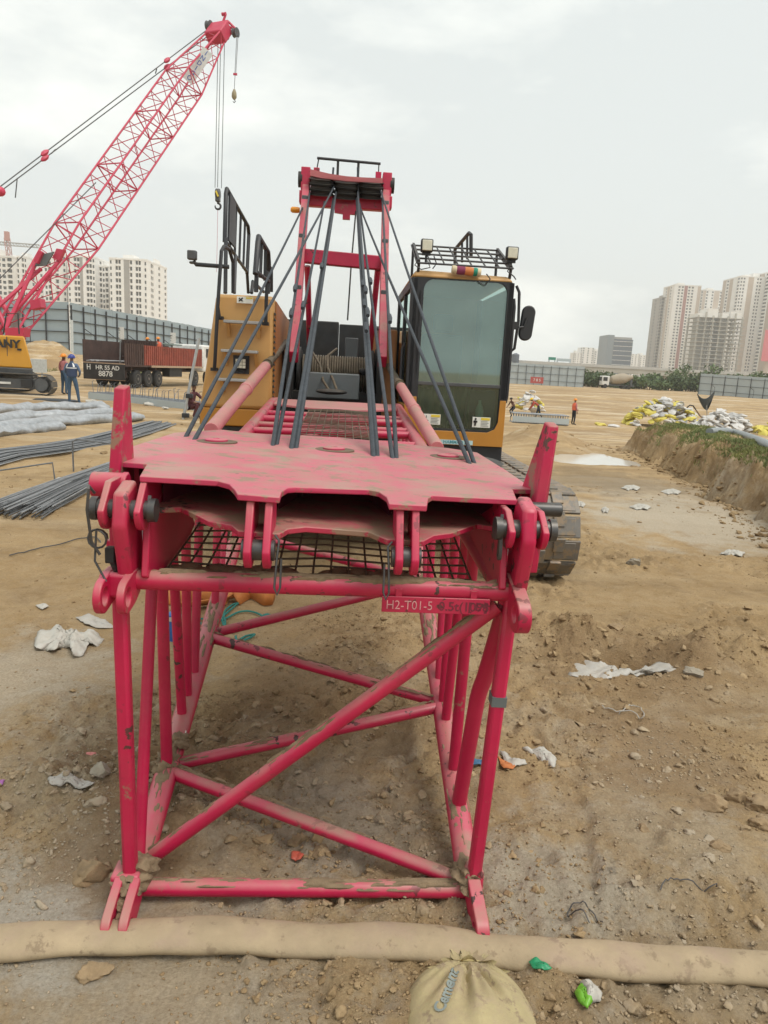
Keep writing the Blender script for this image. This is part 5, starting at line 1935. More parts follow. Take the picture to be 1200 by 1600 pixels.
    tag(o, label, 'person', group)
    hd = rot @ (pos_['head'] + V(0, .0, .02)) * k
    up_ = (rot @ (pos_['crown'] - pos_['jaw'])).normalized()
    fwd = rot @ V(0, -1, 0)
    X = fwd.cross(up_).normalized()
    Yv = up_.cross(X)
    def cap(r_, mat, name, brim):
        mb = MB()
        mb.ball((0, 0, 0), (r_, r_ * 1.16, r_ * .98), 14, 6, z0=-.05)
        if brim:
            mb.lathe((0, 0, -.012), (0, 0, 1), [(0, r_ * 1.16), (.012, r_ * 1.16), (.014, r_)], 16)
            mb.box((0, -r_ * 1.35, -.006), (r_ * 1.3, r_ * .7, .012))
        mb.v = [tuple(hd + X * v[0] - Yv * v[1] * -1 + up_ * v[2]) for v in mb.v]
        return mb.build(name, mat, o)
    if helmet:
        cap(.118 * k, helmet, 'helmet', True)
    else:
        cap(.105 * k, HAIR, 'hair', False)
    # eyes
    for sx_ in (-1, 1):
        mb = MB()
        e = rot @ (pos_['head'] + V(sx_ * .034, -.086, .0)) * k
        mb.ball(e, .012 * k, 6, 4)
        mb.build('eye', INK, o)
        mb = MB()
        mb.ball(rot @ (pos_['head'] + V(sx_ * .094, .01, -.01)) * k, (.014 * k, .022 * k, .03 * k), 6, 5)
        mb.build('ear', SKIN, o)
    if vest:
        wa, ch, nk = (rot @ pos_[n] * k for n in ('waist', 'chest', 'neck'))
        pv = rot @ pos_['pelvis'] * k
        rx = rot @ V(1, 0, 0)
        rings = [(pv.lerp(wa, .25), .185, .155), (wa, .180, .150), (wa.lerp(ch, .5), .185, .15), (ch, .195, .148), (ch.lerp(nk, .55), .155, .12), (ch.lerp(nk, .9), .09, .085)]
        mb = MB()
        n = 18
        vs, fs = [], []
        for i, (c, a, b) in enumerate(rings):
            ups = (rings[min(i + 1, 5)][0] - rings[max(i - 1, 0)][0]).normalized()
            yy_ = ups.cross(rx).normalized()
            for j in range(n):
                t_ = 2 * math.pi * j / n
                vs.append(c + rx * (a * k * math.cos(t_)) + yy_ * (b * k * math.sin(t_)))
        for i in range(5):
            for j in range(n):
                j2 = (j + 1) % n
                fs.append((i * n + j, i * n + j2, (i + 1) * n + j2, (i + 1) * n + j))
        mb.add(vs, fs)
        ve = mb.build('vest', vest, o)
        if strap:
            for (i0, i1, cols) in ((3, 5, (2, 3)), (3, 5, (6, 7)), (3, 5, (11, 12)), (3, 5, (15, 16))):
                mb = MB()
                pts = []
                for i in range(i0, i1 + 1):
                    c = rings[i][0]
                    a, b = vs[i * n + cols[0]], vs[i * n + cols[1]]
                    pts += [c + (a - c) * 1.05, c + (b - c) * 1.05]
                mb.add(pts, [(2 * q, 2 * q + 1, 2 * q + 3, 2 * q + 2) for q in range(i1 - i0)])
                mb.build('reflective_strap', strap, ve)
            mb = MB()
            c = rings[2][0].lerp(rings[3][0], .6)
            pts = []
            for j in range(n):
                a = vs[2 * n + j].lerp(vs[3 * n + j], .55)
                b = vs[2 * n + j].lerp(vs[3 * n + j], .85)
                pts += [c + (a - c) * 1.03, c + (b - c) * 1.03]
            mb.add(pts, [(2 * j, 2 * ((j + 1) % n), 2 * ((j + 1) % n) + 1, 2 * j + 1) for j in range(n)])
            mb.build('reflective_strap', strap, ve)
    return o
NAVY = flat('navy_cloth', (.035, .055, .11), .85)
DENIM = flat('blue_denim', (.045, .085, .14), .9)
PLAID = flat('blue_shirt', (.10, .15, .24), .9)
PKSH = flat('pink_shirt', (.42, .16, .16), .85)
ORVEST = flat('orange_vest', (.75, .14, .06), .7)
REDSH = flat('red_shirt', (.42, .08, .05), .8)
MARO = flat('maroon_shirt', (.09, .025, .03), .85)
DKTR = flat('dark_trousers', (.02, .022, .03), .9)
BROWNSH = flat('brown_shirt', (.12, .06, .04), .85)
HBLUE = flat('blue_helmet', (.03, .05, .25), .35)
HORG = flat('orange_helmet', (.75, .26, .02), .35)
HYEL = flat('yellow_helmet', (.75, .50, .03), .35)
REFL = flat('reflective_tape', (.70, .72, .72), .5)
P = hit(114, 632)
person(P, math.pi, 1.74, 'person in blue helmet and navy vest with white straps standing before the rebar bundles', PLAID, DENIM,
       dict(lel=(.27, -.02, 1.15), lwr=(.20, -.16, 1.02), lha=(.15, -.21, 1.0), rel=(-.27, -.02, 1.15), rwr=(-.20, -.16, 1.02), rha=(-.15, -.21, 1.0),
            rkn=(-.17, 0, .5), ran=(-.24, .03, .09), rto=(-.27, -.12, .035), lkn=(.12, -.01, .5), lan=(.11, .02, .09)), NAVY, REFL, HBLUE)
P = hit(101, 617)
person(P, math.pi * .85, 1.72, 'person in orange helmet and pink shirt half hidden behind the blue helmeted worker', PKSH, DENIM, None, None, None, HORG)
P = hit(301, 654)
person(P, 1.2, 1.66, 'bareheaded person in maroon clothes squatting and holding a tall silver pole beside the yellow housing', MARO, MARO,
       dict(pelvis=(0, .10, .36), waist=(0, .06, .50), chest=(0, .0, .72), neck=(0, -.03, .87), jaw=(0, -.05, .95), head=(0, -.05, 1.03), crown=(0, -.04, 1.10), nose=(0, -.145, 1.005),
            lsh=(.17, 0, .82), rsh=(-.17, 0, .82), lel=(.20, -.20, .66), lwr=(.12, -.36, .70), lha=(.10, -.43, .72), rel=(-.22, -.16, .55), rwr=(-.10, -.34, .5), rha=(-.07, -.42, .5),
            lhip=(.09, .10, .33), rhip=(-.09, .10, .33), lkn=(.13, -.30, .48), rkn=(-.13, -.30, .48), lan=(.12, -.12, .09), ran=(-.12, -.12, .09), lto=(.13, -.28, .035), rto=(-.13, -.28, .035)), sleeves='short')
pole = MB()
p0_, p1_ = at(285, 662, P.y - .3), at(311, 528, P.y - .3)
pole.tube(p0_, p1_, .045, 10)
po = tag(pole.build('metal_pole', flat('galvanised', (.42, .44, .45), .4, metal=.4)), 'tall silver pole held upright beside the yellow engine housing', 'pole')
for k_ in (.10, .33):
    mb = MB()
    c = p0_.lerp(p1_, k_)
    mb.box(c + V(.05, 0, 0), (.22, .12, .14))
    mb.build('clamp', BLK, po, bevel=.02)
ZP = -1.1
P = hit(895, 664)
person(P, math.pi * .62, 1.66, 'person in orange vest and orange helmet standing at the right end of the cage', PKSH, DKTR,
       dict(lel=(.22, -.12, 1.15), lwr=(.16, -.30, 1.02), lha=(.15, -.36, .99)), ORVEST, None, HORG)
P = hit(840, 656)
person(P, -math.pi * .5, 1.66, 'person in red shirt and yellow helmet bending over the steel cage', REDSH, DKTR,
       dict(waist=(0, -.10, 1.03), chest=(0, -.30, 1.17), neck=(0, -.43, 1.27), jaw=(0, -.50, 1.33), head=(0, -.55, 1.39), crown=(0, -.58, 1.45), nose=(0, -.64, 1.33),
            lsh=(.17, -.36, 1.22), lel=(.2, -.46, .98), lwr=(.18, -.60, .78), lha=(.17, -.65, .71), rsh=(-.17, -.36, 1.22), rel=(-.2, -.46, .98), rwr=(-.18, -.60, .78), rha=(-.17, -.65, .71),
            lkn=(.13, -.14, .50), lan=(.14, -.20, .09), lto=(.15, -.36, .035), rkn=(-.12, .12, .52), ran=(-.13, .34, .09), rto=(-.14, .18, .035)), None, None, HYEL)
P = hit(801, 652)
person(P, -math.pi * .3, 1.60, 'bareheaded person in brown shirt crouching at the left end of the cage', BROWNSH, DKTR,
       dict(pelvis=(0, .05, .75), waist=(0, -.02, .88), chest=(0, -.16, 1.06), neck=(0, -.25, 1.19), jaw=(0, -.29, 1.27), head=(0, -.31, 1.34), crown=(0, -.32, 1.41), nose=(0, -.41, 1.31),
            lsh=(.17, -.2, 1.13), lel=(.22, -.3, .9), lwr=(.18, -.46, .78), lha=(.17, -.52, .74), rsh=(-.17, -.2, 1.13), rel=(-.22, -.3, .9), rwr=(-.18, -.46, .78), rha=(-.17, -.52, .74),
            lhip=(.09, .05, .72), lkn=(.14, -.26, .52), rhip=(-.09, .05, .72), rkn=(-.14, -.22, .50)), None, None, None, 'short')

# ------------------------------------------------------------------ tipper trailer with corrugated walls
G3 = hit(196, 607)
TH = R_(8.5)
tr = empty('lorry', V(G3.x, G3.y, G3.z), -TH, 'rusty red open lorry with corrugated sides and lettered black tailboard', 'lorry')
RUST = paint('rusty_red', (.30, .07, .045), .75, 0, .3, .15, (.10, .05, .03), .60, scale=.5)
RUSTD = paint('dark_rust', (.075, .042, .034), .8, 0, .4, .1, scale=.6)
TIM = flat('pale_plank', (.42, .30, .20), .8)
TYRE = flat('tyre_rubber', (.028, .027, .026), .85)
RIM = flat('dusty_rim', (.16, .14, .12), .7)
def tp_(name, mb, mat, parent=None, **k):
    return mb.build(name, mat, parent or tr, **k)
TW, TL, TB, TT = 2.45, 10.5, 1.28, 2.45
# local: x to the right (right side at 0), y forward
def corr(mb, x, y0, y1, z0, z1, n, out_):
    for i in range(n):
        a = y0 + (y1 - y0) * i / n
        w_ = (y1 - y0) / n
        mb.box((x + out_ * .02, a + w_ * .28, (z0 + z1) / 2), (.05, w_ * .52, z1 - z0))
    mb.box((x - out_ * .02, (y0 + y1) / 2, (z0 + z1) / 2), (.03, y1 - y0, z1 - z0 - .01))
mb = MB()
corr(mb, 0, .0, 2.2, TB, TT, 9, 1)
body = tp_('side_wall', mb, RUSTD)
mb = MB()
corr(mb, 0, 2.2, TL, TB, TT - .04, 33, 1)
tp_('side_wall', mb, RUST)
mb = MB()
corr(mb, -TW, .0, TL, TB, TT + .1, 40, -1)
tp_('side_wall', mb, RUSTD)
mb = MB()
mb.box((-TW / 2, TL, (TB + TT) / 2), (TW, .06, TT - TB))
mb.box((-TW / 2, TL / 2, TB - .04), (TW + .06, TL, .10))
tp_('load_bed', mb, RUSTD)
mb = MB()
mb.box((-TW / 2, 4, TB + .95), (TW - .2, .05, .95))
for i in range(14):
    mb.box((-TW + .15 + i * (TW - .3) / 13, 3.96, TB + .9), (.08, .05, 1.0))
tp_('bulkhead', mb, RUSTD)
mb = MB()
mb.box((.045, TL / 2 + 1.5, TB - .06), (.05, TL - 3.0, .12))
tp_('side_rail', mb, TIM)
mb = MB()
mb.box((-TW / 2, -.04, TB - .42), (TW, .06, .86))
tb_ = tp_('tailboard', mb, paint('black_tailboard', (.022, .02, .02), .7, 0, .4, .1, scale=.8), bevel=.01)
text('lettering', 'HR 55 AD', .33, V(-1.0, -.075, TB - .22), (1, 0, 0), (0, 0, 1), INKW, tb_, .003)
text('lettering', '8878', .42, V(-1.12, -.075, TB - .55), (1, 0, 0), (0, 0, 1), INKW, tb_, .003)
mb = MB()
mb.box((-TW + .25, -.075, TB - .2), (.04, .01, .3))
mb.box((-TW + .42, -.075, TB - .2), (.04, .01, .3))
mb.box((-TW + .335, -.075, TB - .2), (.15, .01, .04))
tp_('painted_mark', mb, INKW, tb_)
mb = MB()
mb.box((-TW / 2, -.02, TB + .03), (TW, .05, .06))
mb.box((-TW / 2, -.02, TB - .85), (TW, .05, .05))
tp_('tail_rail', mb, TIM, tb_)
for x in (-TW * .3, -TW * .75):
    pass
mb = MB()
for i in range(9):
    mb.tube((-TW + .1 + i * .1, .1, TB + .12 + .02 * (i % 3)), (-TW + 1.5 + i * .1, 3.2, TB + .14 + .02 * (i % 3)), .035, 6)
tag(mb.build('pipe_load', flat('galvanised_load', (.40, .40, .40), .5), None), 'grey pipes lying in the open tail of the rusty lorry', 'pipes')
po_ = bpy.data.objects['pipe_load']
po_.location, po_.rotation_euler = tr.location, tr.rotation_euler
mb = MB()
mb.beam((-TW / 2 + .9, .05, TB + .05), (-TW / 2 + .1, 1.6, TT + .1), .06, .06)
tp_('brace', mb, STEEL)
mb = MB()
for x in (-TW * .3, -TW * .7):
    mb.bx(x - .08, x + .08, .3, TL, TB - .40, TB - .09)
for y in (1.0, 4.0, 7.0, 9.5):
    mb.bx(-TW + .15, -.15, y - .08, y + .08, TB - .3, TB - .1)
tp_('chassis', mb, RUSTD)
mb = MB()
mb.bx(-.55, -.05, 5.6, 7.4, .6, TB - .14)
tp_('tool_box', mb, BLK2)
mb = MB()
mb.bx(-TW + .1, -.1, .25, .33, .55, .9)
tp_('bumper', mb, RUSTD)
def wheel(x, y, r=.50, w_=.30):
    mb = MB()
    mb.lathe((x - w_ / 2, y, r), (1, 0, 0), [(0, r * .55), (0, r * .92), (.04, r), (w_ - .04, r), (w_, r * .92), (w_, r * .55)], 26)
    wv = tp_('wheel', mb, TYRE)
    mb = MB()
    mb.lathe((x + w_ / 2 - .02, y, r), (1, 0, 0), [(0, r * .56), (.03, r * .56), (.0, r * .40), (-.05, r * .2), (.04, r * .16)], 18)
    tp_('rim', mb, RIM, wv)
for y in (1.55, 2.85, 4.15):
    wheel(-.20, y)
    wheel(-TW + .2, y)
for y in (9.6,):
    wheel(-.20, y)
# tractor cab, pale, largely hidden
mb = MB()
mb.hexa([V(-TW + .05, TL + .35, .9), V(-.05, TL + .35, .9), V(-.05, TL + 2.2, .9), V(-TW + .05, TL + 2.2, .9), V(-TW + .1, TL + .4, 2.75), V(-.1, TL + .4, 2.75), V(-.1, TL + 2.0, 2.75), V(-TW + .1, TL + 2.0, 2.75)])
tc_ = tp_('driver_cab', mb, WHT, bevel=.12)
mb = MB()
mb.bx(-.06, -.03, TL + .9, TL + 1.7, 1.9, 2.5)
tp_('cab_window', mb, INK, tc_)
wheel(-.20, TL + 1.4)
mb = MB()
mb.bx(-1.9, -.4, 4.6, 8.2, TT + .12, TT + .2)
mb.bx(-2.0, -1.9, 4.6, 8.2, TB, TT + .2)
shb = mb.build('tarp_frame', flat('pale_green_sheet', (.22, .28, .25), .7), None)
shb.location, shb.rotation_euler = tr.location, tr.rotation_euler
tag(shb, 'pale green sheet propped over the red load bed of the lorry', 'sheet')
rot8 = Matrix.Rotation(-TH, 3, 'Z')
def onlorry(x, y, z):
    return Vector(tr.location) + rot8 @ V(x, y, z)
person(onlorry(-1.0, 4.6, TB - .0), math.pi * .9, 1.62, 'person with orange helmet standing in the lorry bed on the left', PKSH, DENIM, None, None, None, HORG)
person(onlorry(-.45, 4.9, TB + .02), math.pi * 1.1, 1.66, 'person with orange helmet standing in the lorry bed nearest the red side', PKSH, DKTR, None, ORVEST, None, HORG)

# ------------------------------------------------------------------ fences of sheet panels
SHEET = paint('blue_grey_sheet', (.30, .36, .385), .55, .1, .10, .1, scale=.15)
SHEETP = paint('pale_grey_sheet', (.42, .47, .48), .55, .1, .08, .1, scale=.15)
FPOST = flat('fence_post_black', (.035, .036, .04), .6)
def fence(name, label, A, B, h, npan, nrail, mat, brace=0, side=1, pr=.06, post_proud=.14, group=None):
    A, B = Vector(A), Vector(B)
    r_ = empty(name, A, 0, label, 'fence', group)
    d = B - A
    hd = V(d.x, d.y, 0).normalized()
    nrm = V(hd.y, -hd.x, 0) * side
    P = lambda k, z, o=0: A.lerp(B, k) + V(0, 0, z) + nrm * o
    mb = MB()
    nsub = npan * 3
    for i in range(nsub):                         # ribbed sheeting
        k0, k1 = i / nsub, (i + 1) / nsub
        o_ = .02 * (i % 2) + rnd.uniform(0, .02)
        dz = rnd.uniform(-.04, .04)
        a, b, c, e = P(k0, -1, o_), P(k1, -1, o_), P(k1, h + dz, o_), P(k0, h + dz, o_)
        mb.hexa([a, b, b - nrm * .05, a - nrm * .05, e, c, c - nrm * .05, e - nrm * .05])
    wp(r_, 'panel_sheet', mb, mat, smooth=False)
    for i in range(npan + 1):
        mb = MB()
        mb.beam(P(i / npan, -1, post_proud), P(i / npan, h - .25, post_proud), pr * 2, pr * 2, nrm)
        wp(r_, 'post', mb, FPOST)
    for j in range(nrail):
        z = h * (.20 + .66 * j / max(1, nrail - 1))
        mb = MB()
        mb.beam(P(0, z, .09), P(1, z, .09), pr * 1.3, pr * 1.6, nrm)
        wp(r_, 'rail', mb, FPOST)
    if brace:
        for i in range(1, npan, brace):
            mb = MB()
            k = i / npan
            k2 = (i + .42) / npan
            mb.path([P(k, h * .52, .15), P(k2, h * .38, .9), P(k2, -.5, .95)], pr * .9, 6)
            wp(r_, 'brace', mb, FPOST)
    return r_
Cn = at(112, 551, 85)
hF = (at(112, 473, 85) - Cn).z
fence('barrier_fence', 'tall blue grey sheet fence receding to the right behind the red lorry', Cn, at(345, 572, 120), hF, 17, 4, SHEET, 2, 1)
fence('barrier_fence', 'tall blue grey sheet fence behind the distant crane, left of the corner', at(-210, 540, 84), Cn - V(.15, .1, 0), hF, 9, 4, SHEET, 3, 1)
mb = MB()
mb.beam(at(113, 552, 83), at(112, 500, 83), .22, .22, V(0, 1, 0))
tag(mb.build('fence_post', flat('pale_post', (.55, .58, .57), .6)), 'pale thin post standing at the corner of the tall fence', 'post')
for (x, y) in ((182, 520), (264, 528)):
    dd = 85 + (x - 112) / (345 - 112) * 33
    mb = MB()
    c = at(x, y, dd - 1.2)
    mb.box(c, (1.9, .04, 1.5))
    sg_ = tag(mb.build('notice_board', WHT), 'white notice board on the tall fence, ' + ('left' if x < 200 else 'right') + ' one of two', 'sign')
    for i in range(3):
        m2 = MB()
        m2.box(c + V(-.1 * i, -.03, .35 - i * .35), (1.0, .02, .10))
        m2.build('notice_line', GREYM, sg_)
a_, b_ = hit(795, 597), hit(912, 604)
fence('barrier_fence', 'pale grey sheet fence with a red sign beside the crane cab', at(770, 596, 135), at(911, 605, 132), 3.6, 11, 3, SHEETP, 0, 1, .035)
mb = MB()
c = at(839, 594, 131)
mb.box(c, (2.3, .08, 1.1))
sg_ = tag(mb.build('red_sign', flat('sign_red', (.42, .08, .07), .6)), 'small red sign with white lettering before the pale fence', 'sign')
text('sign_letters', '7 8 5', .65, c + V(0, -.05, 0), (1, 0, 0), (0, 0, 1), INKW, sg_, .01)
fence('barrier_fence', 'pale grey sheet fence at the right edge behind the bag heaps', at(1091, 616, 120), at(1280, 632, 108), 3.35, 9, 3, SHEETP, 3, 1, .035)

# ------------------------------------------------------------------ buildings
CONC = flat('raw_concrete', (.40, .38, .33), .85, .12, .05)
IVORY = flat('ivory_render', (.80, .78, .74), .8, .06, .05)
CREAMW = flat('cream_render', (.74, .71, .66), .8, .06, .05)
BEIGE = flat('beige_render', (.48, .39, .31), .8, .08, .05)
GREYW = flat('grey_render', (.33, .31, .285), .8, .10, .05)
WIN = flat('window_dark', (.07, .075, .08), .35, .2, .1)
MAROW = flat('maroon_render', (.33, .14, .12), .8)
def facade(mb, O, u, n_, w, h, cols, nz, depth=.5):
    """wall with recessed openings: '.' blank, 'w' window, 'b' deep balcony, 'g' grey strip (material 2), 'm' material 3"""
    cw = w / len(cols)
    fh = h / nz
    zz_ = V(0, 0, 1)
    for i, c in enumerate(cols):
        for j in range(nz):
            o_ = O + u * (i * cw) + zz_ * (j * fh)
            a, b, cc, d = o_, o_ + u * cw, o_ + u * cw + zz_ * fh, o_ + zz_ * fh
            if c in '.gm':
                mb.k = {'.': 0, 'g': 2, 'm': 3}[c]
                mb.add([a, b, cc, d], [(0, 1, 2, 3)])
                continue
            fx, z0, z1, dp = (.20, .26, .80, depth) if c == 'w' else ((.06, .30, .95, depth * 2.6) if c == 'b' else (.36, .4, .7, depth))
            e = [o_ + u * (cw * fx) + zz_ * (fh * z0), o_ + u * (cw * (1 - fx)) + zz_ * (fh * z0), o_ + u * (cw * (1 - fx)) + zz_ * (fh * z1), o_ + u * (cw * fx) + zz_ * (fh * z1)]
            g_ = [p - n_ * dp for p in e]
            mb.k = 0
            mb.add([a, b, cc, d] + e + g_, [(0, 1, 5, 4), (1, 2, 6, 5), (2, 3, 7, 6), (3, 0, 4, 7), (4, 5, 9, 8), (5, 6, 10, 9), (6, 7, 11, 10), (7, 4, 8, 11)])
            mb.k = 1
            mb.add(g_, [(0, 1, 2, 3)])
    mb.k = 0
def tower(name, label, bx0, bx1, ytop, ybase, D, depth, cols, side, nz, mats, zbase=0.0, roof=True, cat='building', group=None, lean=None, rot=0.0):
    """bx0, bx1: edges at the foot on the photo; ytop: roof line"""
    xm = (bx0 + bx1) / 2
    P0, P1 = at(bx0, ybase, D), at(bx1, ybase, D)
    hgt = at(xm + (xm - 315) * .00021 * (ybase - ytop), ytop, D).z - zbase
    w = P1.x - P0.x
    O = V(P0.x, D, zbase)
    r_ = empty(name, O, 0, label, cat, group)
    mb = MB()
    u, v = V(1, 0, 0), V(0, 1, 0)
    facade(mb, O, u, -v, w, hgt, cols, nz)
    facade(mb, O + u * w, v, u, depth, hgt, side, nz)
    facade(mb, O + v * depth, -v, -u, depth, hgt, side, nz)
    mb.k = 0
    p = [O + v * depth, O + u * w + v * depth]
    mb.add([p[0], p[1], p[1] + V(0, 0, hgt), p[0] + V(0, 0, hgt)], [(0, 1, 2, 3)])
    mb.add([O + V(0, 0, hgt), O + u * w + V(0, 0, hgt), p[1] + V(0, 0, hgt), p[0] + V(0, 0, hgt)], [(0, 1, 2, 3)])
    wall = wp(r_, 'wall', mb, mats, smooth=False)
    if roof:
        mb = MB()
        mb.bx(O.x - .15, O.x + w + .15, D - .15, D + depth + .15, zbase + hgt + .004, zbase + hgt + .9)
        wp(r_, 'parapet', mb, mats[0])
        for k in range(max(1, int(w / 14))):
            mb = MB()
            x = O.x + w * (.25 + .5 * k / max(1, int(w / 14)))
            mb.bx(x, x + min(6, w * .3), D + depth * .3, D + depth * .7, zbase + hgt + .91, zbase + hgt + 3.4 + (k % 2) * 1.5)
            wp(r_, 'roof_block', mb, mats[0])
    return r_, O, w, hgt
M4 = [IVORY, WIN, GREYW, MAROW]
# left: row of pale apartment blocks beyond the fence
tower('apartment_block', 'unfinished grey apartment block at the far left edge under the tower crane', -60, 26, 400, 560, 420, 22, 'gbwb.bgbwb', '.w.w', 17, [CREAMW, WIN, GREYW, MAROW])
tower('apartment_block', 'narrow pale apartment block just left of the raised pink boom', 28, 48, 402, 560, 425, 20, 'wb.bw', '.w.w', 17, M4)
tower('apartment_block', 'ivory apartment block seen through the lattice of the pink boom', 74, 108, 399, 560, 418, 22, 'wb.b.w', '.w.w', 17, M4)
tower('apartment_block', 'ivory apartment block with balconies just right of the pink boom', 110, 152, 402, 560, 412, 22, 'w.bbg.bbw', '.wbw', 17, M4)
tower('apartment_block', 'narrow apartment wing with dark balconies joining two ivory blocks', 153, 172, 417, 560, 418, 20, '.bwb', '.w', 17, M4)
tower('apartment_block', 'ivory apartment block with a wide grey centre strip, second from the right', 174, 231, 406, 560, 405, 22, 'w.bb.ggb.bb.w', '.wbw', 16, M4)
tower('apartment_block', 'pale apartment wing at the right end of the left hand row', 232, 243, 412, 560, 412, 22, 'b.wbw.', '.w.w', 16, M4)
# tower crane over them
tc0 = at(12, 402, 424)
tcr = empty('tower_crane', V(tc0.x, 434, 0), 0, 'small hazy tower crane standing above the unfinished block at far left', 'crane')
def lattice(mb, A, B, w, n, rc, rl, upv=V(0, 1, 0)):
    A, B = Vector(A), Vector(B)
    d = (B - A).normalized()
    X = d.cross(upv).normalized()
    Y = d.cross(X)
    c = [X * w / 2 + Y * w / 2, X * w / 2 - Y * w / 2, -X * w / 2 - Y * w / 2, -X * w / 2 + Y * w / 2]
    for q_ in c:
        mb.tube(A + q_, B + q_, rc, 4)
    for i in range(n):
        p, q2 = A.lerp(B, i / n), A.lerp(B, (i + 1) / n)
        for f in range(4):
            a, b = (p + c[f], q2 + c[(f + 1) % 4]) if i % 2 else (p + c[(f + 1) % 4], q2 + c[f])
            mb.tube(a, b, rl, 4)
mb = MB()
mt = at(11, 372, 434)
lattice(mb, V(tc0.x, 434, 0), mt, 2.2, 34, .22, .14)
wp(tcr, 'mast', mb, flat('hazy_red', (.45, .22, .18), .7))
mb = MB()
lattice(mb, at(-40, 377, 434), at(62, 385, 434), 1.6, 40, .2, .12)
wp(tcr, 'jib', mb, flat('hazy_grey', (.35, .33, .30), .7))
mb = MB()
mb.box(mt + V(0, 0, 1), (2.2, 2.2, 5))
wp(tcr, 'slewing_head', mb, bpy.data.materials['hazy_red'])
# right: tall cluster
MT = [CREAMW, WIN, BEIGE, MAROW]
tower('apartment_tower', 'slim grey apartment tower at the left end of the tall right hand cluster', 1020, 1042, 466, 585, 720, 26, 'bgbgb', '.w.w', 27, [GREYW, WIN, CREAMW, MAROW])
tower('apartment_tower', 'tall white apartment tower with a maroon stripe and grey crown', 1037, 1078, 447, 585, 700, 28, '.wwmww.g', '.wgw.', 33, MT)
tower('apartment_tower', 'beige topped apartment tower standing just behind the concrete frame', 1082, 1124, 455, 585, 760, 26, 'gw.wggw.wg', '.w.w', 32, MT)
tower('apartment_tower', 'shorter white apartment tower showing right of the concrete frame', 1112, 1150, 483, 585, 735, 26, '.wgw.ww.', '.w.w', 29, [IVORY, WIN, BEIGE, MAROW])
tower('apartment_tower', 'tallest ivory apartment tower with beige flank near the right edge', 1136, 1190, 434, 585, 660, 34, 'ww.gg.ww.w.gg', 'gwg.w', 33, [IVORY, WIN, BEIGE, MAROW])
tower('apartment_tower', 'beige apartment tower cut off by the right picture edge', 1192, 1260, 424, 588, 640, 34, 'g.ww.ggw.w', 'gwg', 33, [IVORY, WIN, BEIGE, MAROW])
bn_ = at(1197, 540, 636)
mb = MB()
mb.box(bn_ + V(4, 0, 0), (13, .4, 26))
tag(mb.build('banner', flat('pink_banner', (.62, .09, .12), .7)), 'tall pink red banner hung on the tower at the right picture edge', 'banner')
mb = MB()
for i in range(3):
    pass
# half built concrete frame
fx0, fx1 = at(1080, 590, 600), at(1148, 594, 600)
ftop = at(1116, 496, 600).z
nf = 17
fr = empty('concrete_frame_building', V(fx0.x, 600, 0), 0, 'half built bare concrete frame tower in front of the white towers', 'building')
fw_ = fx1.x - fx0.x
for j in range(nf + 1):
    mb = MB()
    z = ftop * j / nf
    mb.bx(fx0.x - 1.2, fx1.x + 1.2, 599, 622, z - .35, z)
    wp(fr, 'floor_slab', mb, CONC)
for i in range(7):
    for y in (600.5, 620):
        mb = MB()
        x = fx0.x + fw_ * i / 6
        mb.bx(x - .6, x + .6, y, y + 1.2, 0, ftop + (4 if i % 2 else 1.5))
        wp(fr, 'column', mb, CONC)
mb = MB()
for i, (a, b) in enumerate(((.05, .3), (.55, .75))):
    mb.bx(fx0.x + fw_ * a, fx0.x + fw_ * b, 606, 616, 0, ftop - .5)
wp(fr, 'core_wall', mb, CONC)
for i, (a, b, hh) in enumerate(((.0, .2, 3), (.22, .45, 7), (.5, .7, 4), (.74, .98, 5.5))):
    mb = MB()
    mb.bx(fx0.x + fw_ * a, fx0.x + fw_ * b, 603, 620, ftop + .004, ftop + hh)
    wp(fr, 'formwork', mb, CREAMW)
mb = MB()
for i in range(10):
    z = ftop * (.35 + .6 * i / 10)
    mb.bx(fx1.x + 1.2, fx1.x + 3.6, 600, 612, z, z + .25)
wp(fr, 'scaffold', mb, GREYW)
# glass office
P0, P1 = at(945, 576, 800), at(984, 578, 800)
ht = at(968, 530, 800).z
of = empty('office_block', V(P0.x, 800, 0), 0, 'dark glass office block with white floor bands beyond the flyover', 'building')
mb = MB()
wO = P1.x - P0.x
GLS = flat('blue_office_glass', (.008, .04, .085), .6, .2, .05)
mb.bx(P0.x + 7, P1.x, 800, 835, 0, ht)
wp(of, 'glass_wall', mb, GLS)
for j in range(9):
    mb = MB()
    z = ht * (j + .5) / 9
    mb.bx(P0.x + 6.8, P1.x + .4, 799.4, 835.5, z, z + .4)
    wp(of, 'floor_band', mb, IVORY)
mb = MB()
mb.bx(P0.x, P0.x + 6.7, 800, 834, 0, ht + 4)
wp(of, 'stair_tower', mb, flat('slate_cladding', (.13, .17, .20), .6))
mb = MB()
mb.bx(P0.x + 5, P1.x, 804, 830, ht + .004, ht + 2.5)
wp(of, 'roof_block', mb, GREYW)
for i, (a, b, t_) in enumerate(((896, 906, 552), (907, 925, 543), (926, 944, 549), (985, 997, 553), (998, 1010, 556), (1011, 1021, 558))):
    places = ['left of the three before the office', 'middle of the three left of the office', 'nearest the left side of the office', 'nearest the right side of the office', 'second to the right of the office', 'beside the foot of the tall towers']
    tower('apartment_block', 'small far white apartment block, ' + places[i], a, b, t_, 580, 900, 25, 'w.w.w', '.w', 14, [IVORY, WIN, GREYW, MAROW], roof=(i % 2 == 0))
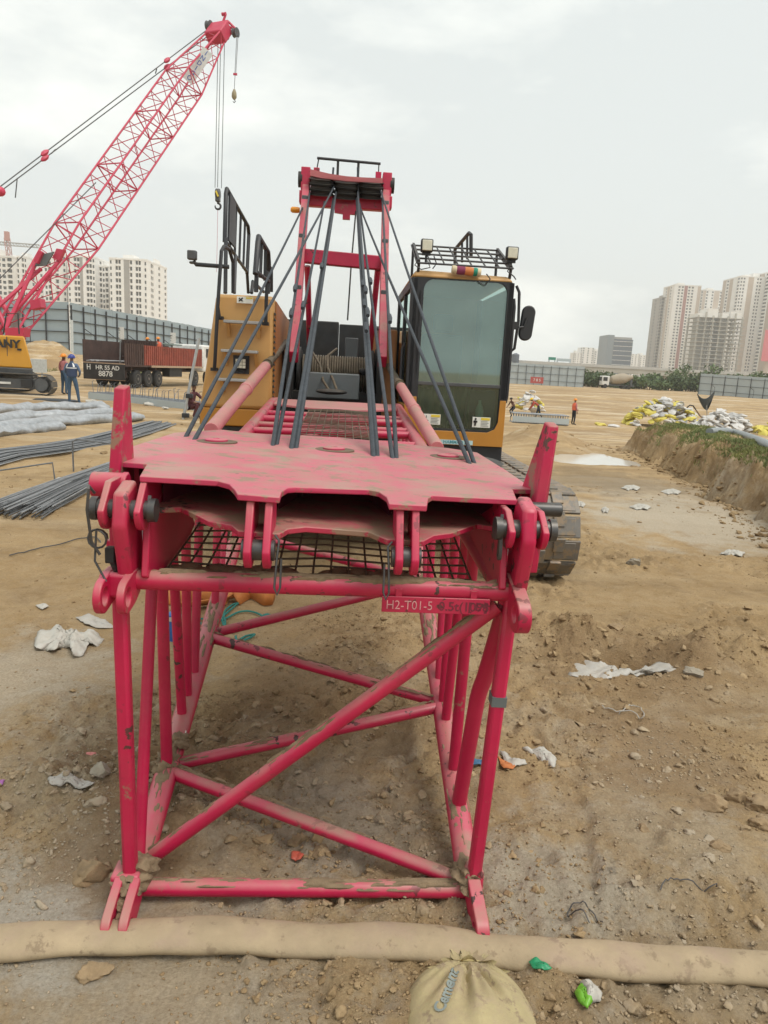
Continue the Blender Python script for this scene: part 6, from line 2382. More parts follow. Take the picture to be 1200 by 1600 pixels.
# flyover
A_, B_ = at(560, 563, 270), at(1420, 606, 270)
fl = empty('flyover', V(A_.x, 270, 0), 0, 'long grey concrete flyover crossing behind the fences and bushes', 'bridge')
mb = MB()
mb.beam((A_.x, 270, 5.2), (B_.x, 270, 4.8), 11, 1.7)
wp(fl, 'deck', mb, CONC)
mb = MB()
mb.beam((A_.x, 264.4, 6.5), (B_.x, 264.4, 6.1), .3, .95)
wp(fl, 'railing', mb, flat('pale_parapet', (.46, .45, .42), .8))
n_p = int((B_.x - A_.x) / 26)
for i in range(n_p + 1):
    mb = MB()
    x = A_.x + 8 + i * 26
    mb.bx(x - 1.1, x + 1.1, 267, 273, -1, 4.3)
    wp(fl, 'pier', mb, CONC)
mb = MB()
mb.box(at(805, 569, 262) + V(0, 0, .2), (2.2, 2.2, 2.4))
mb.lathe(at(805, 564, 262), (0, 0, 1), [(0, 1.3), (2.2, 1.3), (2.7, .4)], 14)
tag(mb.build('water_tank', flat('dark_tank', (.10, .12, .15), .6)), 'dark water tank above the pale fence beside the cab mirror', 'tank')
for (xa, xb, yt, lab) in ((857, 866, 560, 'left green sign gantry over the flyover road'), (870, 890, 562, 'wide pale sign gantry over the flyover road, right of the green one')):
    g_ = empty('sign_gantry', at(xa, 572, 268), 0, lab, 'road sign')
    a, b = at(xa, 572, 268), at(xb, 573, 268)
    z = at(xa, yt, 268).z
    for p in (a, b):
        mb = MB()
        mb.tube(V(p.x, 268, 5.5), V(p.x, 268, z), .22, 6)
        wp(g_, 'post', mb, SHEETP)
    mb = MB()
    mb.box(((a.x + b.x) / 2, 268, z), ((b.x - a.x) + .5, .5, 1.0))
    wp(g_, 'sign_board', mb, GRC if xa < 860 else SHEETP)

# ------------------------------------------------------------------ bushes before the flyover
def leaf_mat(name, col):
    m, t, b = _nodes(name)
    g_ = t.nodes.new('ShaderNodeNewGeometry')
    oi = t.nodes.new('ShaderNodeTexCoord')
    f = _noise(t, oi.outputs['Object'], 1.1, 3)
    c = _mix(t, _map(t, g_.outputs['Random Per Island'], 0, 1), tuple(v * .65 for v in col), tuple(v * 1.45 for v in col))
    c = _mix(t, _map(t, f, .35, .7, 0, .6), c, (col[0] * 1.7, col[1] * 1.25, col[2] * .9))
    t.links.new(c, b.inputs['Base Color'])
    b.inputs['Roughness'].default_value = .7
    return m
LEAF = leaf_mat('bush_leaf', (.085, .135, .050))
LEAF2 = leaf_mat('bush_leaf_dark', (.065, .105, .042))
GRASS = leaf_mat('grass_blade', (.17, .205, .075))
BARK = flat('bark', (.09, .06, .04), .9)
def leaf_cloud(name, C, Rr, n, size, mat, parent, seed):
    g = np.random.default_rng(seed)
    nb = 9
    bc_ = g.normal(0, .45, (nb, 3)) * np.array([1, .8, .55]) + np.array([0, 0, .05])
    w = g.integers(0, nb, n)
    d = g.normal(0, 1, (n, 3))
    d /= np.linalg.norm(d, axis=1)[:, None]
    p = bc_[w] + d * (g.random(n) ** .45)[:, None] * .48
    p = p * np.array(Rr) + np.array(C)
    a, b = g.normal(0, 1, (n, 3)), g.normal(0, 1, (n, 3))
    a /= np.linalg.norm(a, axis=1)[:, None]
    b -= a * (a * b).sum(1)[:, None]
    b /= np.linalg.norm(b, axis=1)[:, None]
    s_ = size * g.uniform(.5, 1.4, (n, 1))
    v = np.stack([p - a * s_, p + b * s_ * .5, p + a * s_, p - b * s_ * .5], 1).reshape(-1, 3)
    me = bpy.data.meshes.new(name)
    me.from_pydata(v.tolist(), [], (np.arange(n * 4).reshape(-1, 4)).tolist())
    me.materials.append(mat)
    o = bpy.data.objects.new(name, me)
    COL.objects.link(o)
    o.parent = parent
    return o
bs = [(918, 596, 3.4, 2.2), (934, 594, 3.6, 2.6), (950, 597, 3.2, 2.0), (976, 601, 3.0, 1.6), (1003, 600, 4.2, 2.2), (1024, 599, 4.0, 2.4), (1046, 599, 4.0, 2.7), (1064, 597, 4.2, 3.3), (1081, 597, 4.0, 3.6), (1098, 600, 3.4, 3.0),
      (1178, 597, 4.5, 2.0), (1196, 598, 4.5, 2.2), (930, 604, 2.6, 1.4), (1015, 609, 2.8, 1.3), (1075, 610, 2.6, 1.4)]
wh = ['leftmost low bush beside the end of the pale fence', 'rounded bush second from the end of the pale fence', 'bush left of the mixer lorry', 'low bush directly behind the mixer lorry', 'wide bush just right of the mixer lorry', 'green bush third from the mixer lorry',
      'green bush midway between mixer lorry and right fence', 'tall bush rising to the flyover deck', 'tallest dark bush under the concrete frame building', 'dark bush touching the left end of the right fence',
      'bush showing above the right fence', 'bush above the right fence at the picture edge', 'small bush in front of the leftmost bushes', 'small bush in front, right of the mixer lorry', 'small bush in front, near the right fence']
for i, (x, y, rx, rz_) in enumerate(bs):
    D = (150 if i < 12 else 142) + (i % 3) * 5
    c = at(x, y, D)
    zg_ = gz1(c.x, D, False)
    bt = empty('bush', V(c.x, D, zg_), 0, wh[i], 'bush', 'bushes before the flyover')
    leaf_cloud('foliage', (0, 0, max(1.2, c.z - zg_)), (rx, 2.2, rz_), 900, .34, LEAF if i % 3 else LEAF2, bt, 100 + i)
    mb = MB()
    for k in range(3):
        mb.path([V((k - 1) * .3, 0, -.2), V((k - 1) * .8, .1, .9), V((k - 1) * 1.5, .2, max(1.4, c.z - zg_))], [.12, .09, .04], 5)
    mb.build('stem', BARK, bt)
# concrete mixer lorry far off
P = at(968, 607, 138)
P.z = gz1(P.x, 138, False)
mx_ = empty('mixer_lorry', P, 0, 'small far concrete mixer lorry with white cab before the bushes', 'lorry')
mx_.scale = (.78, .78, .78)
mb = MB()
mb.bx(-4.4, -2.6, 0, 2.3, .7, 2.9)
cb = mb.build('driver_cab', WHT, mx_, bevel=.15)
mb = MB()
mb.bx(-4.43, -4.38, .2, 2.1, 1.7, 2.6)
mb.bx(-4.1, -3.1, -.03, .0, 1.7, 2.6)
mb.build('cab_window', INK, cb)
mb = MB()
mb.lathe((-2.2, 1.2, 1.9), V(1, 0, .18), [(0, .5), (.4, 1.0), (2.2, 1.35), (3.6, 1.2), (5.2, .5), (5.5, .55)], 20)
mb.build('mixer_drum', flat('dusty_drum', (.36, .30, .22), .7), mx_)
mb = MB()
mb.bx(-4.2, 3.6, .5, 1.9, .65, .95)
mb.bx(2.7, 3.2, .8, 1.6, .95, 3.0)
mb.build('chassis', GREYD, mx_)
for x in (-3.5, 1.0, 2.2):
    for y in (.1, 2.1):
        mb = MB()
        mb.lathe((x, y - .15, .5), (0, 1, 0), [(0, .3), (0, .5), (.3, .5), (.3, .3)], 14)
        mb.build('wheel', TYRE, mx_)
# ------------------------------------------------------------------ sand heap at the left
def heap(name, c, rx, ry, h, seed, mat, n=70):
    xs = np.linspace(-1.25, 1.25, n)
    X, Y = np.meshgrid(xs * rx, xs * ry)
    def zf(X, Y):
        rr = np.sqrt((X / rx) ** 2 + (Y / ry) ** 2)
        ang = fbm(X / rx * 2 + seed, Y / ry * 2, 3, seed)
        z = h * np.clip(1 - rr * (.8 + .45 * ang), -.12, 1) * (.8 + .4 * fbm(X * .9, Y * .9, 4, seed + 3))
        return z
    o = grid_mesh(name, xs * rx, xs * ry, zf, mat)
    o.location = c
    return o
c = at(70, 560, 62)
tag(heap('soil_heap', V(c.x, 62, gz1(c.x, 62, False) - .1), 4.6, 3.5, 2.6, 5, SOIL), kind='structure')
c = at(100, 563, 60)
GP = g.random((1600, 2))
def grass(name, pts, hmin, hmax, mat, seed=2, wid=.012):
    g = np.random.default_rng(seed)
    n = len(pts)
    P = np.array(pts)
    a = g.uniform(0, 6.28, n)
    h = g.uniform(hmin, hmax, n)
    w = wid * g.uniform(.6, 1.4, n)
    dx, dy = np.cos(a) * w, np.sin(a) * w
    lx, ly = g.normal(0, .45, n) * h, g.normal(0, .45, n) * h
    v0 = P + np.stack([dx, dy, np.full(n, -.01)], -1)
    v1 = P - np.stack([dx, dy, np.full(n, .01)], -1)
    v2 = P + np.stack([lx * .5, ly * .5, h * .7], -1) - np.stack([dx, dy, dx * 0], -1) * .5
    v3 = P + np.stack([lx, ly, h], -1)
    v = np.stack([v0, v1, v2, v3], 1).reshape(-1, 3)
    i = np.arange(n)[:, None] * 4
    f = np.concatenate([i + np.array([[0, 1, 2]]), i + np.array([[0, 2, 3]])], 0)
    me = bpy.data.meshes.new(name)
    me.from_pydata(v.tolist(), [], f.tolist())
    me.materials.append(mat)
    o = bpy.data.objects.new(name, me)
    COL.objects.link(o)
    return tag(o, kind='stuff')
pts = []
for q_ in GP:
    x, y = c.x - 3 + q_[0] * 9, 58 + q_[1] * 5
    if vnoise(np.array([x * .5]), np.array([y * .6]), 4)[0] > .45:
        pts.append((x, y, gz1(x, y, True)))
grass('weeds', pts, .12, .4, GRASS, 5, .05)
mb = MB()
c = hit(52, 569)
c = at(52, 565, 50)
c.z = gz1(c.x, 50, False)
mb.bx(c.x - .55, c.x + .55, 50, 50.8, c.z + .35, c.z + 1.25)
for dx in (-.5, .45):
    mb.bx(c.x + dx, c.x + dx + .07, 50.1, 50.2, c.z - .1, c.z + .35)
tag(mb.build('electrical_box', flat('pale_box', (.50, .52, .50), .6)), 'pale grey box on legs beside the sand heap at left', 'box')

# ------------------------------------------------------------------ embankment with grass
def zb_patch(X, Y):
    b = bankf(X, Y)
    face = ss(.02, .3, b) * (1 - ss(.90, 1, b))
    z = gz(X, Y) + face * ((fbm(X * 3.2, Y * 3.2, 4, 211) - .5) * .42 + (fbm(X * 11, Y * 11, 4, 215) - .5) * .20 + (np.abs(fbm(X * 24, Y * 24, 3, 219) - .5)) * .10) + b * (fbm(X * 5, Y * 5, 3, 217) - .5) * .06
    return z - .10 * (1 - ss(0, .05, b))
def bank_soil():
    m = SOIL.copy()
    m.name = 'bank_soil'
    t = m.node_tree
    b = t.nodes['Principled BSDF']
    src = b.inputs['Base Color'].links[0].from_socket
    g_ = t.nodes.new('ShaderNodeNewGeometry')
    mp_ = t.nodes.new('ShaderNodeMapping')
    mp_.inputs['Scale'].default_value = (2.4, 2.4, .8)
    t.links.new(g_.outputs['Position'], mp_.inputs[0])
    c = _mix(t, _map(t, _noise(t, mp_.outputs[0], 1.6, 8, .7), .42, .60, 0, .75), src, (.215, .142, .075))
    c = _mix(t, _map(t, _noise(t, mp_.outputs[0], 4.5, 6, .7), .52, .66, 0, .5), c, (.54, .41, .26))
    t.links.new(c, b.inputs['Base Color'])
    return m
tag(grid_mesh('embankment', np.concatenate([np.arange(4.2, 9.2, .024), np.arange(9.2, 15, .08)]), np.arange(7.0, 21.6, .05), zb_patch, bank_soil()), kind='structure')
g = np.random.default_rng(12)
n = 420000
xx, yy = g.uniform(4.6, 13, n), g.uniform(8.2, 21, n)
b, dd = bankf(xx, yy), bankd(xx, yy)
lip = ss(.70, .88, b) * (1 - ss(.9, 2.0, dd + (fbm(xx, yy, 2, 300) - .5) * 1.6))
dn = lip * ss(.36, .50, fbm(xx * .9, yy * .9, 3, 301)) + .35 * ss(.25, .5, b) * (1 - ss(.8, .95, b)) * ss(.52, .62, fbm(xx * 1.7, yy * 1.7, 3, 305)) + .05 * ss(.9, 1, b) * ss(.5, .6, fbm(xx * .6, yy * .6, 3, 309))
k = g.random(n) < dn
xx, yy = xx[k], yy[k]
zz_ = zb_patch(xx, yy)
grass('bank_grass', np.stack([xx, yy, zz_], -1), .02, .07, GRASS, 7, .008)
# ------------------------------------------------------------------ heaps of filled bags
BAGW = flat('white_bag', (.60, .58, .55), .7, .12, .8)
BAGY = flat('yellow_bag', (.62, .52, .10), .7, .15, .8)
BAGG = flat('grey_bag', (.42, .41, .39), .7, .15, .8)
def bag_mesh(name, mat, seed):
    g = np.random.default_rng(seed)
    mb = MB()
    n, m = 9, 6
    v = IV.copy()
    v = np.sign(v) * np.abs(v) ** .75
    v *= np.array([.42, .28, .12]) * (1 + g.uniform(-.25, .25, (len(v), 1)))
    mb.add([tuple(p) for p in v], [tuple(f) for f in IF])
    me_o = mb.build(name, mat, None, sharp=40)
    return me_o
protos = {}
for nm, mt_ in (('w', BAGW), ('y', BAGY), ('g', BAGG)):
    protos[nm] = [bag_mesh('cement_bag', mt_, 40 + i) for i in range(2)]
used_ = set()
def place_bag(kind, loc, rot, label, group, sc=1.0):
    src = protos[kind][rnd.randrange(2)]
    if src.name not in used_:
        used_.add(src.name)
        o = src
    else:
        o = src.copy()
        COL.objects.link(o)
    o.location, o.rotation_euler = loc, rot
    o.scale = (sc, sc, sc)
    return tag(o, label, 'bag', group)
def bag_heap(x0, x1, ybot, D, rows, n, mixf, lab, grp, seed):
    rr = random.Random(seed)
    A, B = at(x0, ybot, D), at(x1, ybot, D)
    w = B.x - A.x
    cx = (A.x + B.x) / 2
    ry = w * .32
    for i in range(n):
        while True:
            u, v = rr.uniform(-1, 1), rr.uniform(-1, .7)
            if u * u + v * v < 1:
                break
        h = rows * (1 - (u * u + v * v)) ** .75 * (.75 + .5 * rr.random())
        x, y = cx + u * w / 2, D + v * ry
        kd = mixf(u, rr)
        col = {'w': 'white', 'y': 'yellow', 'g': 'grey'}[kd]
        place_bag(kd, V(x, y, gz1(x, y, False) + .10 + h), (rr.uniform(-.6, .6), rr.uniform(-.6, .6), rr.uniform(0, 3.1)), f'{col} filled bag {lab}', grp, rr.uniform(.6, 1.0))
bag_heap(978, 1090, 664, 50, 1.5, 165, lambda u, r: 'y' if r.random() < .36 - .1 * u else ('g' if r.random() < .3 else 'w'), 'in the large mixed heap left of the black sheet', 'bags in the large mixed heap', 1)
bag_heap(1083, 1178, 671, 47, 1.0, 85, lambda u, r: 'w' if r.random() < .8 else 'g', 'in the low white heap right of the black sheet', 'bags in the low white heap', 2)
bag_heap(806, 846, 650, 58, 1.35, 45, lambda u, r: 'w' if r.random() < .72 else 'y', 'in the small heap beside the crane cab', 'bags in the small heap by the cab', 3)
bag_heap(1172, 1230, 664, 47, .45, 18, lambda u, r: 'y', 'in the low heap at the right picture edge', 'yellow bags at the right edge', 4)
for (x, y, k_) in ((938, 665, 'y'), (958, 668, 'w')):
    P = hit(x, y)
    place_bag(k_, P + V(0, 0, .08), (0, .1, .4), ('yellow' if k_ == 'y' else 'white') + ' bag lying alone on the sand left of the large heap', None)
# ------------------------------------------------------------------ steel cages on the ground
GALV = flat('grey_rebar', (.20, .21, .22), .5, .2, 3, .5)
def cage(name, label, A, B, wid, hgt, n, par=None):
    A, B = Vector(A), Vector(B)
    d = (B - A).normalized()
    sdv = V(-d.y, d.x, 0) * wid
    r_ = empty(name, A, 0, label, 'rebar cage')
    mb = MB()
    for (s_, z) in ((0, .05), (1, .05), (0, hgt), (1, hgt), (.5, hgt), (.5, .05)):
        mb.tube(A + sdv * s_ + V(0, 0, z), B + sdv * s_ + V(0, 0, z), .03, 5)
    wp(r_, 'long_bar', mb, GALV)
    for i in range(n):
        p = A.lerp(B, (i + .5) / n)
        mb = MB()
        mb.path([p + V(0, 0, .05), p + sdv + V(0, 0, .05), p + sdv + V(0, 0, hgt), p + V(0, 0, hgt)], .022, 4, closed=True)
        wp(r_, 'stirrup', mb, GALV)
    return r_
P0, P1 = hit(800, 661), hit(888, 666)
cg = cage('rebar_cage', 'long pale steel cage on the sand between the workers at right', P0, P1, 1.2, .62, 22)
mb = MB()
mb.beam(P0 + V(0, -.08, .28), P1 + V(0, -.08, .28), .03, .34)
wp(cg, 'side_sheet', mb, SHEETP)
P0, P1 = hit(140, 622), hit(312, 642)
cg = cage('rebar_cage', 'low grey steel cage with upright bars in front of the red lorry', P0, P1, .8, .25, 20)
mb = MB()
mb.beam(P0 + V(0, -.1, .12), P1 + V(0, -.1, .12), .04, .26)
wp(cg, 'side_sheet', mb, SHEETP)
for i in range(34):
    p = P0.lerp(P1, (i + .5) / 34)
    mb = MB()
    q_ = p + V(rnd.uniform(-.1, .1), .4 + rnd.uniform(-.2, .2), .62 + rnd.uniform(-.1, .1))
    mb.path([p + V(0, .3, .1), q_, q_ + V(.08, 0, .03)], .014, 4)
    wp(cg, 'upright_bar', mb, GALV)
# ------------------------------------------------------------------ bundles of reinforcing bars
RB = [flat('rebar_steel', (.17, .175, .18), .5, .25, 4, .55), flat('rebar_steel_pale', (.32, .325, .33), .45, .2, 4, .5)]
def bundle(name, label, pts, wid, n, layers, r, seed, spread=1.0, mat=None):
    rr = random.Random(seed)
    pts = [Vector(p) for p in pts]
    r_ = empty(name, pts[0], 0, label, 'rebar bundle')
    for i in range(n):
        u = (i + .5) / n * 2 - 1
        ly = rr.randrange(layers)
        P = []
        e0 = rr.uniform(-.25, .35)
        for j, p in enumerate(pts):
            d = (pts[min(j + 1, len(pts) - 1)] - pts[max(j - 1, 0)]).normalized()
            s_ = V(-d.y, d.x, 0)
            k = j / (len(pts) - 1)
            w = wid * (1 + (spread - 1) * k)
            z = gz1(p.x, p.y, False) + .02 + r + ly * r * 2.0 * (1 - .4 * abs(u))
            P.append(V(p.x, p.y, z) + s_ * (u * w / 2 + rr.uniform(-.025, .025)) + d * (e0 if j == 0 else (-e0 if j == len(pts) - 1 else 0)))
        mb = MB()
        mb.path(P, r, 6)
        wp(r_, 'bar', mb, RB[1] if rr.random() < .35 else RB[0])
    return r_
def gp_(x, y):
    return hit(x, y)
bundle('rebar_bundle', 'nearest grey rebar bundle with cut ends fanned at the left edge', [gp_(18, 808), gp_(70, 783), gp_(120, 760), gp_(165, 742), gp_(205, 725)], .78, 96, 6, .0095, 1, .55)
bundle('rebar_bundle', 'long loose rebar bundle passing behind the pink guide arm', [gp_(-60, 730), gp_(0, 715), gp_(80, 705), gp_(150, 693), gp_(210, 677), gp_(250, 664)], 1.0, 80, 5, .011, 2, .8)
for (pl_, lab) in (([(-14, 850), (42, 827), (83, 812), (87, 756), (82, 723), (0, 735), (-20, 738)], 'thin bent rod loop standing at the left edge before the near rebar bundle'),
                   ([(115, 737), (113, 690), (120, 686), (160, 691), (196, 697)], 'thin bent rod standing between the rebar bundles and the pink arm')):
    base = gp_(88, 757) if len(pl_) > 6 else gp_(115, 737)
    P = [at(x, y, base.y) for x, y in (pl_[3:] if len(pl_) > 6 else pl_)]
    if len(pl_) > 6:
        P[0].z = gz1(P[0].x, P[0].y, False) - .03
    mb = MB()
    mb.path(P, .013, 6)
    tag(mb.build('bent_rod', GALV), lab, 'rod')
mb = MB()
mb.path([gp_(-10, 737) + V(0, 0, .02), gp_(25, 728) + V(0, 0, .04), gp_(82, 742) + V(0, 0, .03)], .012, 6)
# wrapped rolls
WRAP = paint('silver_wrap', (.36, .38, .40), .42, .05, .30, .25, scale=2.6, bump=.6)
def wrapped(label, pl_, r0, seed):
    rr = random.Random(seed)
    C = [gp_(x, y) for x, y in pl_]
    P, R0 = [], []
    for i in range(len(C) - 1):
        for k in range(5):
            p = C[i].lerp(C[i + 1], k / 5)
            P.append(V(p.x, p.y, gz1(p.x, p.y, False) + r0 * .45) + V(0, rr.uniform(-.05, .05), rr.uniform(-.03, .03)))
            R0.append(r0 * rr.uniform(.82, 1.1))
    R0[0], R0[-1] = r0 * .5, r0 * .35
    mb = MB()
    mb.path(P, R0, 14, flat=.62)
    mb.v = [(v[0] + rr.uniform(-.02, .02), v[1] + rr.uniform(-.02, .02), v[2] + rr.uniform(-.03, .03)) for v in mb.v]
    o = tag(mb.build('wrapped_bundle', WRAP, sharp=70), label, 'wrapped bundle')
    for k in ():
        if k < len(P) - 1:
            m2 = MB()
            d = (P[k + 1] - P[k]).normalized()
            m2.lathe(P[k], d, [(0, R0[k] * 1.05), (.05, R0[k] * 1.05)], 14)
            m2.build('tie_band', GREYM, o)
    return o
wrapped('silver wrapped bar bundle, farthest of the stacked rolls behind the rebar', [(-60, 652), (40, 643), (120, 641), (184, 644)], .27, 1)
wrapped('silver wrapped bar bundle, second farthest roll behind the rebar', [(-60, 668), (40, 657), (120, 655), (205, 650)], .25, 2)
wrapped('long silver wrapped bar bundle ending in a torn tip beside the pink arm', [(-40, 679), (60, 668), (150, 661), (240, 655)], .22, 3)
wrapped('silver wrapped bar bundle lying nearest, under the others at the left edge', [(-80, 690), (-10, 683), (60, 675), (110, 671)], .20, 4)

# ------------------------------------------------------------------ foreground
HOSE = paint('beige_canvas', (.40, .31, .195), .9, 0, .20, .45, mud=.57, scale=2.4, bump=.4)
def zs(x, y):
    return gz1(x, y, True)
hp_ = [(-2600, 1530), (-1200, 1500), (-260, 1478), (-120, 1474), (0, 1470), (120, 1465), (240, 1462), (360, 1461), (480, 1465), (600, 1471), (700, 1478), (800, 1486), (900, 1494), (1000, 1502), (1100, 1509), (1200, 1515), (1340, 1522), (1500, 1530), (2600, 1560)]
P = [gnd(x, y + 1, .036) for x, y in hp_]
fine = []
for i in range(len(P) - 1):
    for k in range(6):
        q_ = P[i].lerp(P[i + 1], k / 6)
        fine.append(q_ + V(0, .006 * math.sin(q_.x * 7), .004 * math.sin(q_.x * 11)))
rr_ = [.069 + .003 * math.sin(p.x * 9) + .002 * math.sin(p.x * 23 + 1) for p in fine]
mb = MB()
mb.path(fine, rr_, 24, flat=.56)
tag(mb.build('hose', HOSE), 'thick beige canvas hose lying across the whole foreground', 'hose')
# filled sack
SACK = paint('yellow_woven_sack', (.44, .365, .19), .85, 0, .16, .75, mud=.57, scale=2.6, bump=.5)
sc_ = gnd(737, 1628)
def sack_z(x, y):
    u, v = (x - sc_.x) / .205, (y - sc_.y) / .265
    r4 = (abs(u) ** 2.6 + abs(v) ** 2.4) ** (1 / 2.5)
    if r4 >= 1:
        return 0.0
    z = .112 * (1 - r4 ** 2.6) ** .6
    nx, ny = x - (sc_.x + .005), y - (sc_.y + .235)
    a, d = math.atan2(nx, -ny), math.hypot(nx, ny)
    z += (.014 * math.sin(a * 11) + .009 * math.sin(a * 23 + 1.3)) * math.exp(-((d - .10) / .13) ** 2) * (1 - r4 ** 4)
    z += .010 * math.sin(d * 34 + 2 * math.sin(a * 3)) * (1 - r4 ** 3) * .45
    z += .006 * math.sin(x * 60 + y * 25) * (1 - r4 ** 3) * .5
    return max(z, 0.0)
mb = MB()
nr, na = 34, 84
vs, fs = [V(sc_.x, sc_.y, sack_z(sc_.x, sc_.y))], []
for i in range(1, nr + 1):
    r_ = (i / nr) ** .8
    for j in range(na):
        a = 2 * math.pi * j / na
        ca, sa = math.cos(a), math.sin(a)
        k = 1 / (abs(ca) ** 2.6 + abs(sa) ** 2.4) ** (1 / 2.5)
        bul = 1 + .05 * math.sin(math.pi * min(1, (1 - r_) * 3.2)) if r_ > .7 else 1
        x, y = sc_.x + ca * k * .205 * r_, sc_.y + sa * k * .265 * r_
        vs.append(V(x, y, sack_z(x, y) if i < nr else -.01))
for j in range(na):
    fs.append((0, 1 + j, 1 + (j + 1) % na))
for i in range(nr - 1):
    for j in range(na):
        a, b = 1 + i * na + j, 1 + i * na + (j + 1) % na
        fs.append((a, a + na, b + na, b))
mb.add(vs, fs)
sack = tag(mb.build('sack', SACK, sharp=80), 'yellow woven sack tied at the top, lying in front of the beige hose', 'sack')
mb = MB()                                   # tied, frayed mouth
nk = V(sc_.x + .01, sc_.y + .225, .045)
rv = random.Random(5)
vs, fs = [], []
n = 40
for i in range(5):
    for j in range(n):
        a = 2 * math.pi * j / n
        fl = (.065, .038, .022, .030, .036)[i] * (1 + .22 * math.sin(a * 9 + i)) * (1 + (rv.uniform(-.4, .3) if i == 4 else 0))
        vs.append(nk + V(math.cos(a) * fl * 1.7, -.02 + .012 * i + math.sin(a) * fl * .3, -.005 + .002 * i + math.sin(a) * fl * .55 + (rv.uniform(-.008, .008) if i > 3 else 0)))
for i in range(4):
    for j in range(n):
        j2 = (j + 1) % n
        fs.append((i * n + j, i * n + j2, (i + 1) * n + j2, (i + 1) * n + j))
mb.add(vs, fs)
mb.build('sack_mouth', SACK, sack, sharp=80)
mb = MB()
mb.path([nk + V(.045 * math.cos(a), .004, .002 + .016 * math.sin(a)) for a in [k * .4 for k in range(16)]] + [nk + V(.08, .0, -.01), nk + V(.12, -.02, -.03)], .004, 6)
mb.build('tie_string', flat('straw_string', (.42, .34, .16), .8), sack)
t0, t1 = gnd(684, 1594, .09), gnd(710, 1524, .09)
xd = (t1 - t0)
xd.z = 0
xd.normalize()
def on_sack(p):
    return V(p.x, p.y, sack_z(p.x, p.y) + .005)
def dense_text(body, size, origin, xd, yd, mat, parent, warp):
    o = text('sack_lettering', body, size, origin, xd, yd, mat, parent, 0.0, 'CENTER', 1.0, None, .03)
    import bmesh
    bm = bmesh.new()
    bm.from_mesh(o.data)
    bmesh.ops.triangulate(bm, faces=bm.faces[:])
    for _ in range(3):
        bmesh.ops.subdivide_edges(bm, edges=[e for e in bm.edges if e.calc_length() > .008], cuts=1)
        bmesh.ops.triangulate(bm, faces=bm.faces[:])
    for v in bm.verts:
        v.co = warp(v.co)
    bm.to_mesh(o.data)
    bm.free()
    return o
dense_text('Cement', .048, V((t0.x + t1.x) / 2 + .0, (t0.y + t1.y) / 2, .12), xd, V(-xd.y, xd.x, 0), flat('faded_blue_print', (.22, .25, .23), .8), sack, on_sack)
# crumpled sheets and litter
def crumple(name, label, cat, poly, mat, h, seed, base_r=None, n=16, group=None):
    """a thin crumpled sheet lying on the ground: outline from points on the ground"""
    rr = random.Random(seed)
    C = [gnd(x, y) for x, y in poly]
    c = sum(C, V(0, 0, 0)) / len(C)
    # resample the outline
    out_ = []
    for i in range(len(C)):
        for k in range(6):
            out_.append(C[i].lerp(C[(i + 1) % len(C)], k / 6))
    mb = MB()
    vs = []
    R = 10
    m = len(out_)
    g = np.random.default_rng(seed)
    ph = g.uniform(0, 6, 6)
    jt = min(.006, .03 * max((p - c).length for p in C))
    zc_ = sum(zs(p.x, p.y) for p in C) / len(C)
    def zf(p, k):
        f = fbm(np.array([p.x * 14 + seed]), np.array([p.y * 14]), 3, seed)[0]
        return zc_ * .6 + .4 * zs(p.x, p.y) + .010 + h * max(0, (1 - k ** 4)) * (.1 + 1.7 * abs(f - .5) + .22 * fbm(np.array([p.x * 45]), np.array([p.y * 45 + seed]), 2, 3)[0]) + h * .15 * math.sin(p.x * 55 + p.y * 20 + ph[0])
    vs.append(V(c.x, c.y, zf(c, 0)))
    for i in range(1, R + 1):
        k = i / R
        for p in out_:
            q_ = c.lerp(p, k) + V(rr.uniform(-jt, jt), rr.uniform(-jt, jt), 0)
            vs.append(V(q_.x, q_.y, zf(q_, k)))
    fs = [(0, 1 + j, 1 + (j + 1) % m) for j in range(m)]
    for i in range(R - 1):
        for j in range(m):
            a, b = 1 + i * m + j, 1 + i * m + (j + 1) % m
            fs.append((a, a + m, b + m, b))
    mb.add(vs, fs)
    o = mb.build(name, mat, None, sharp=75)
    sd_ = o.modifiers.new('thick', 'SOLIDIFY')
    sd_.thickness = .004
    return tag(o, label, cat, group)
PLW = paint('dirty_white_plastic', (.48, .46, .41), .55, 0, .12, .3, scale=3)
PLG = paint('dirty_grey_plastic', (.44, .42, .38), .5, 0, .15, .4, scale=3)
crumple('plastic_bag', 'crumpled white plastic sack lying on the bare ground at left', 'plastic bag', [(54, 1005), (60, 992), (74, 988), (85, 982), (100, 990), (112, 986), (118, 1000), (132, 1003), (140, 996), (154, 992), (161, 1003), (152, 1012), (140, 1010), (130, 1024), (115, 1029), (112, 1016), (98, 1012), (84, 1021), (70, 1016), (56, 1019)], PLW, .085, 1)
mb = MB()
P0 = gnd(76, 991)
mb.box(V(P0.x, P0.y, .05), (.035, .02, .03))
crumple('plastic_strip', 'pale plastic strip half buried in the soil hole at right', 'plastic sheet', [(888, 1060), (893, 1042), (912, 1038), (928, 1050), (955, 1050), (985, 1040), (1020, 1034), (1050, 1040), (1056, 1052), (1015, 1048), (985, 1054), (950, 1066), (925, 1064)], PLG, .06, 2)
crumple('plastic_scrap', 'white torn plastic scrap just right of the pink lattice foot', 'plastic scrap', [(828, 1180), (845, 1176), (862, 1186), (868, 1200), (864, 1212), (848, 1202), (836, 1192), (815, 1180)], PLW, .04, 3)
crumple('plastic_scrap', 'thin white paper shred beside the orange wrapper at right', 'plastic scrap', [(780, 1188), (790, 1192), (800, 1204), (818, 1200), (822, 1208), (800, 1212), (788, 1202)], PLW, .02, 4)
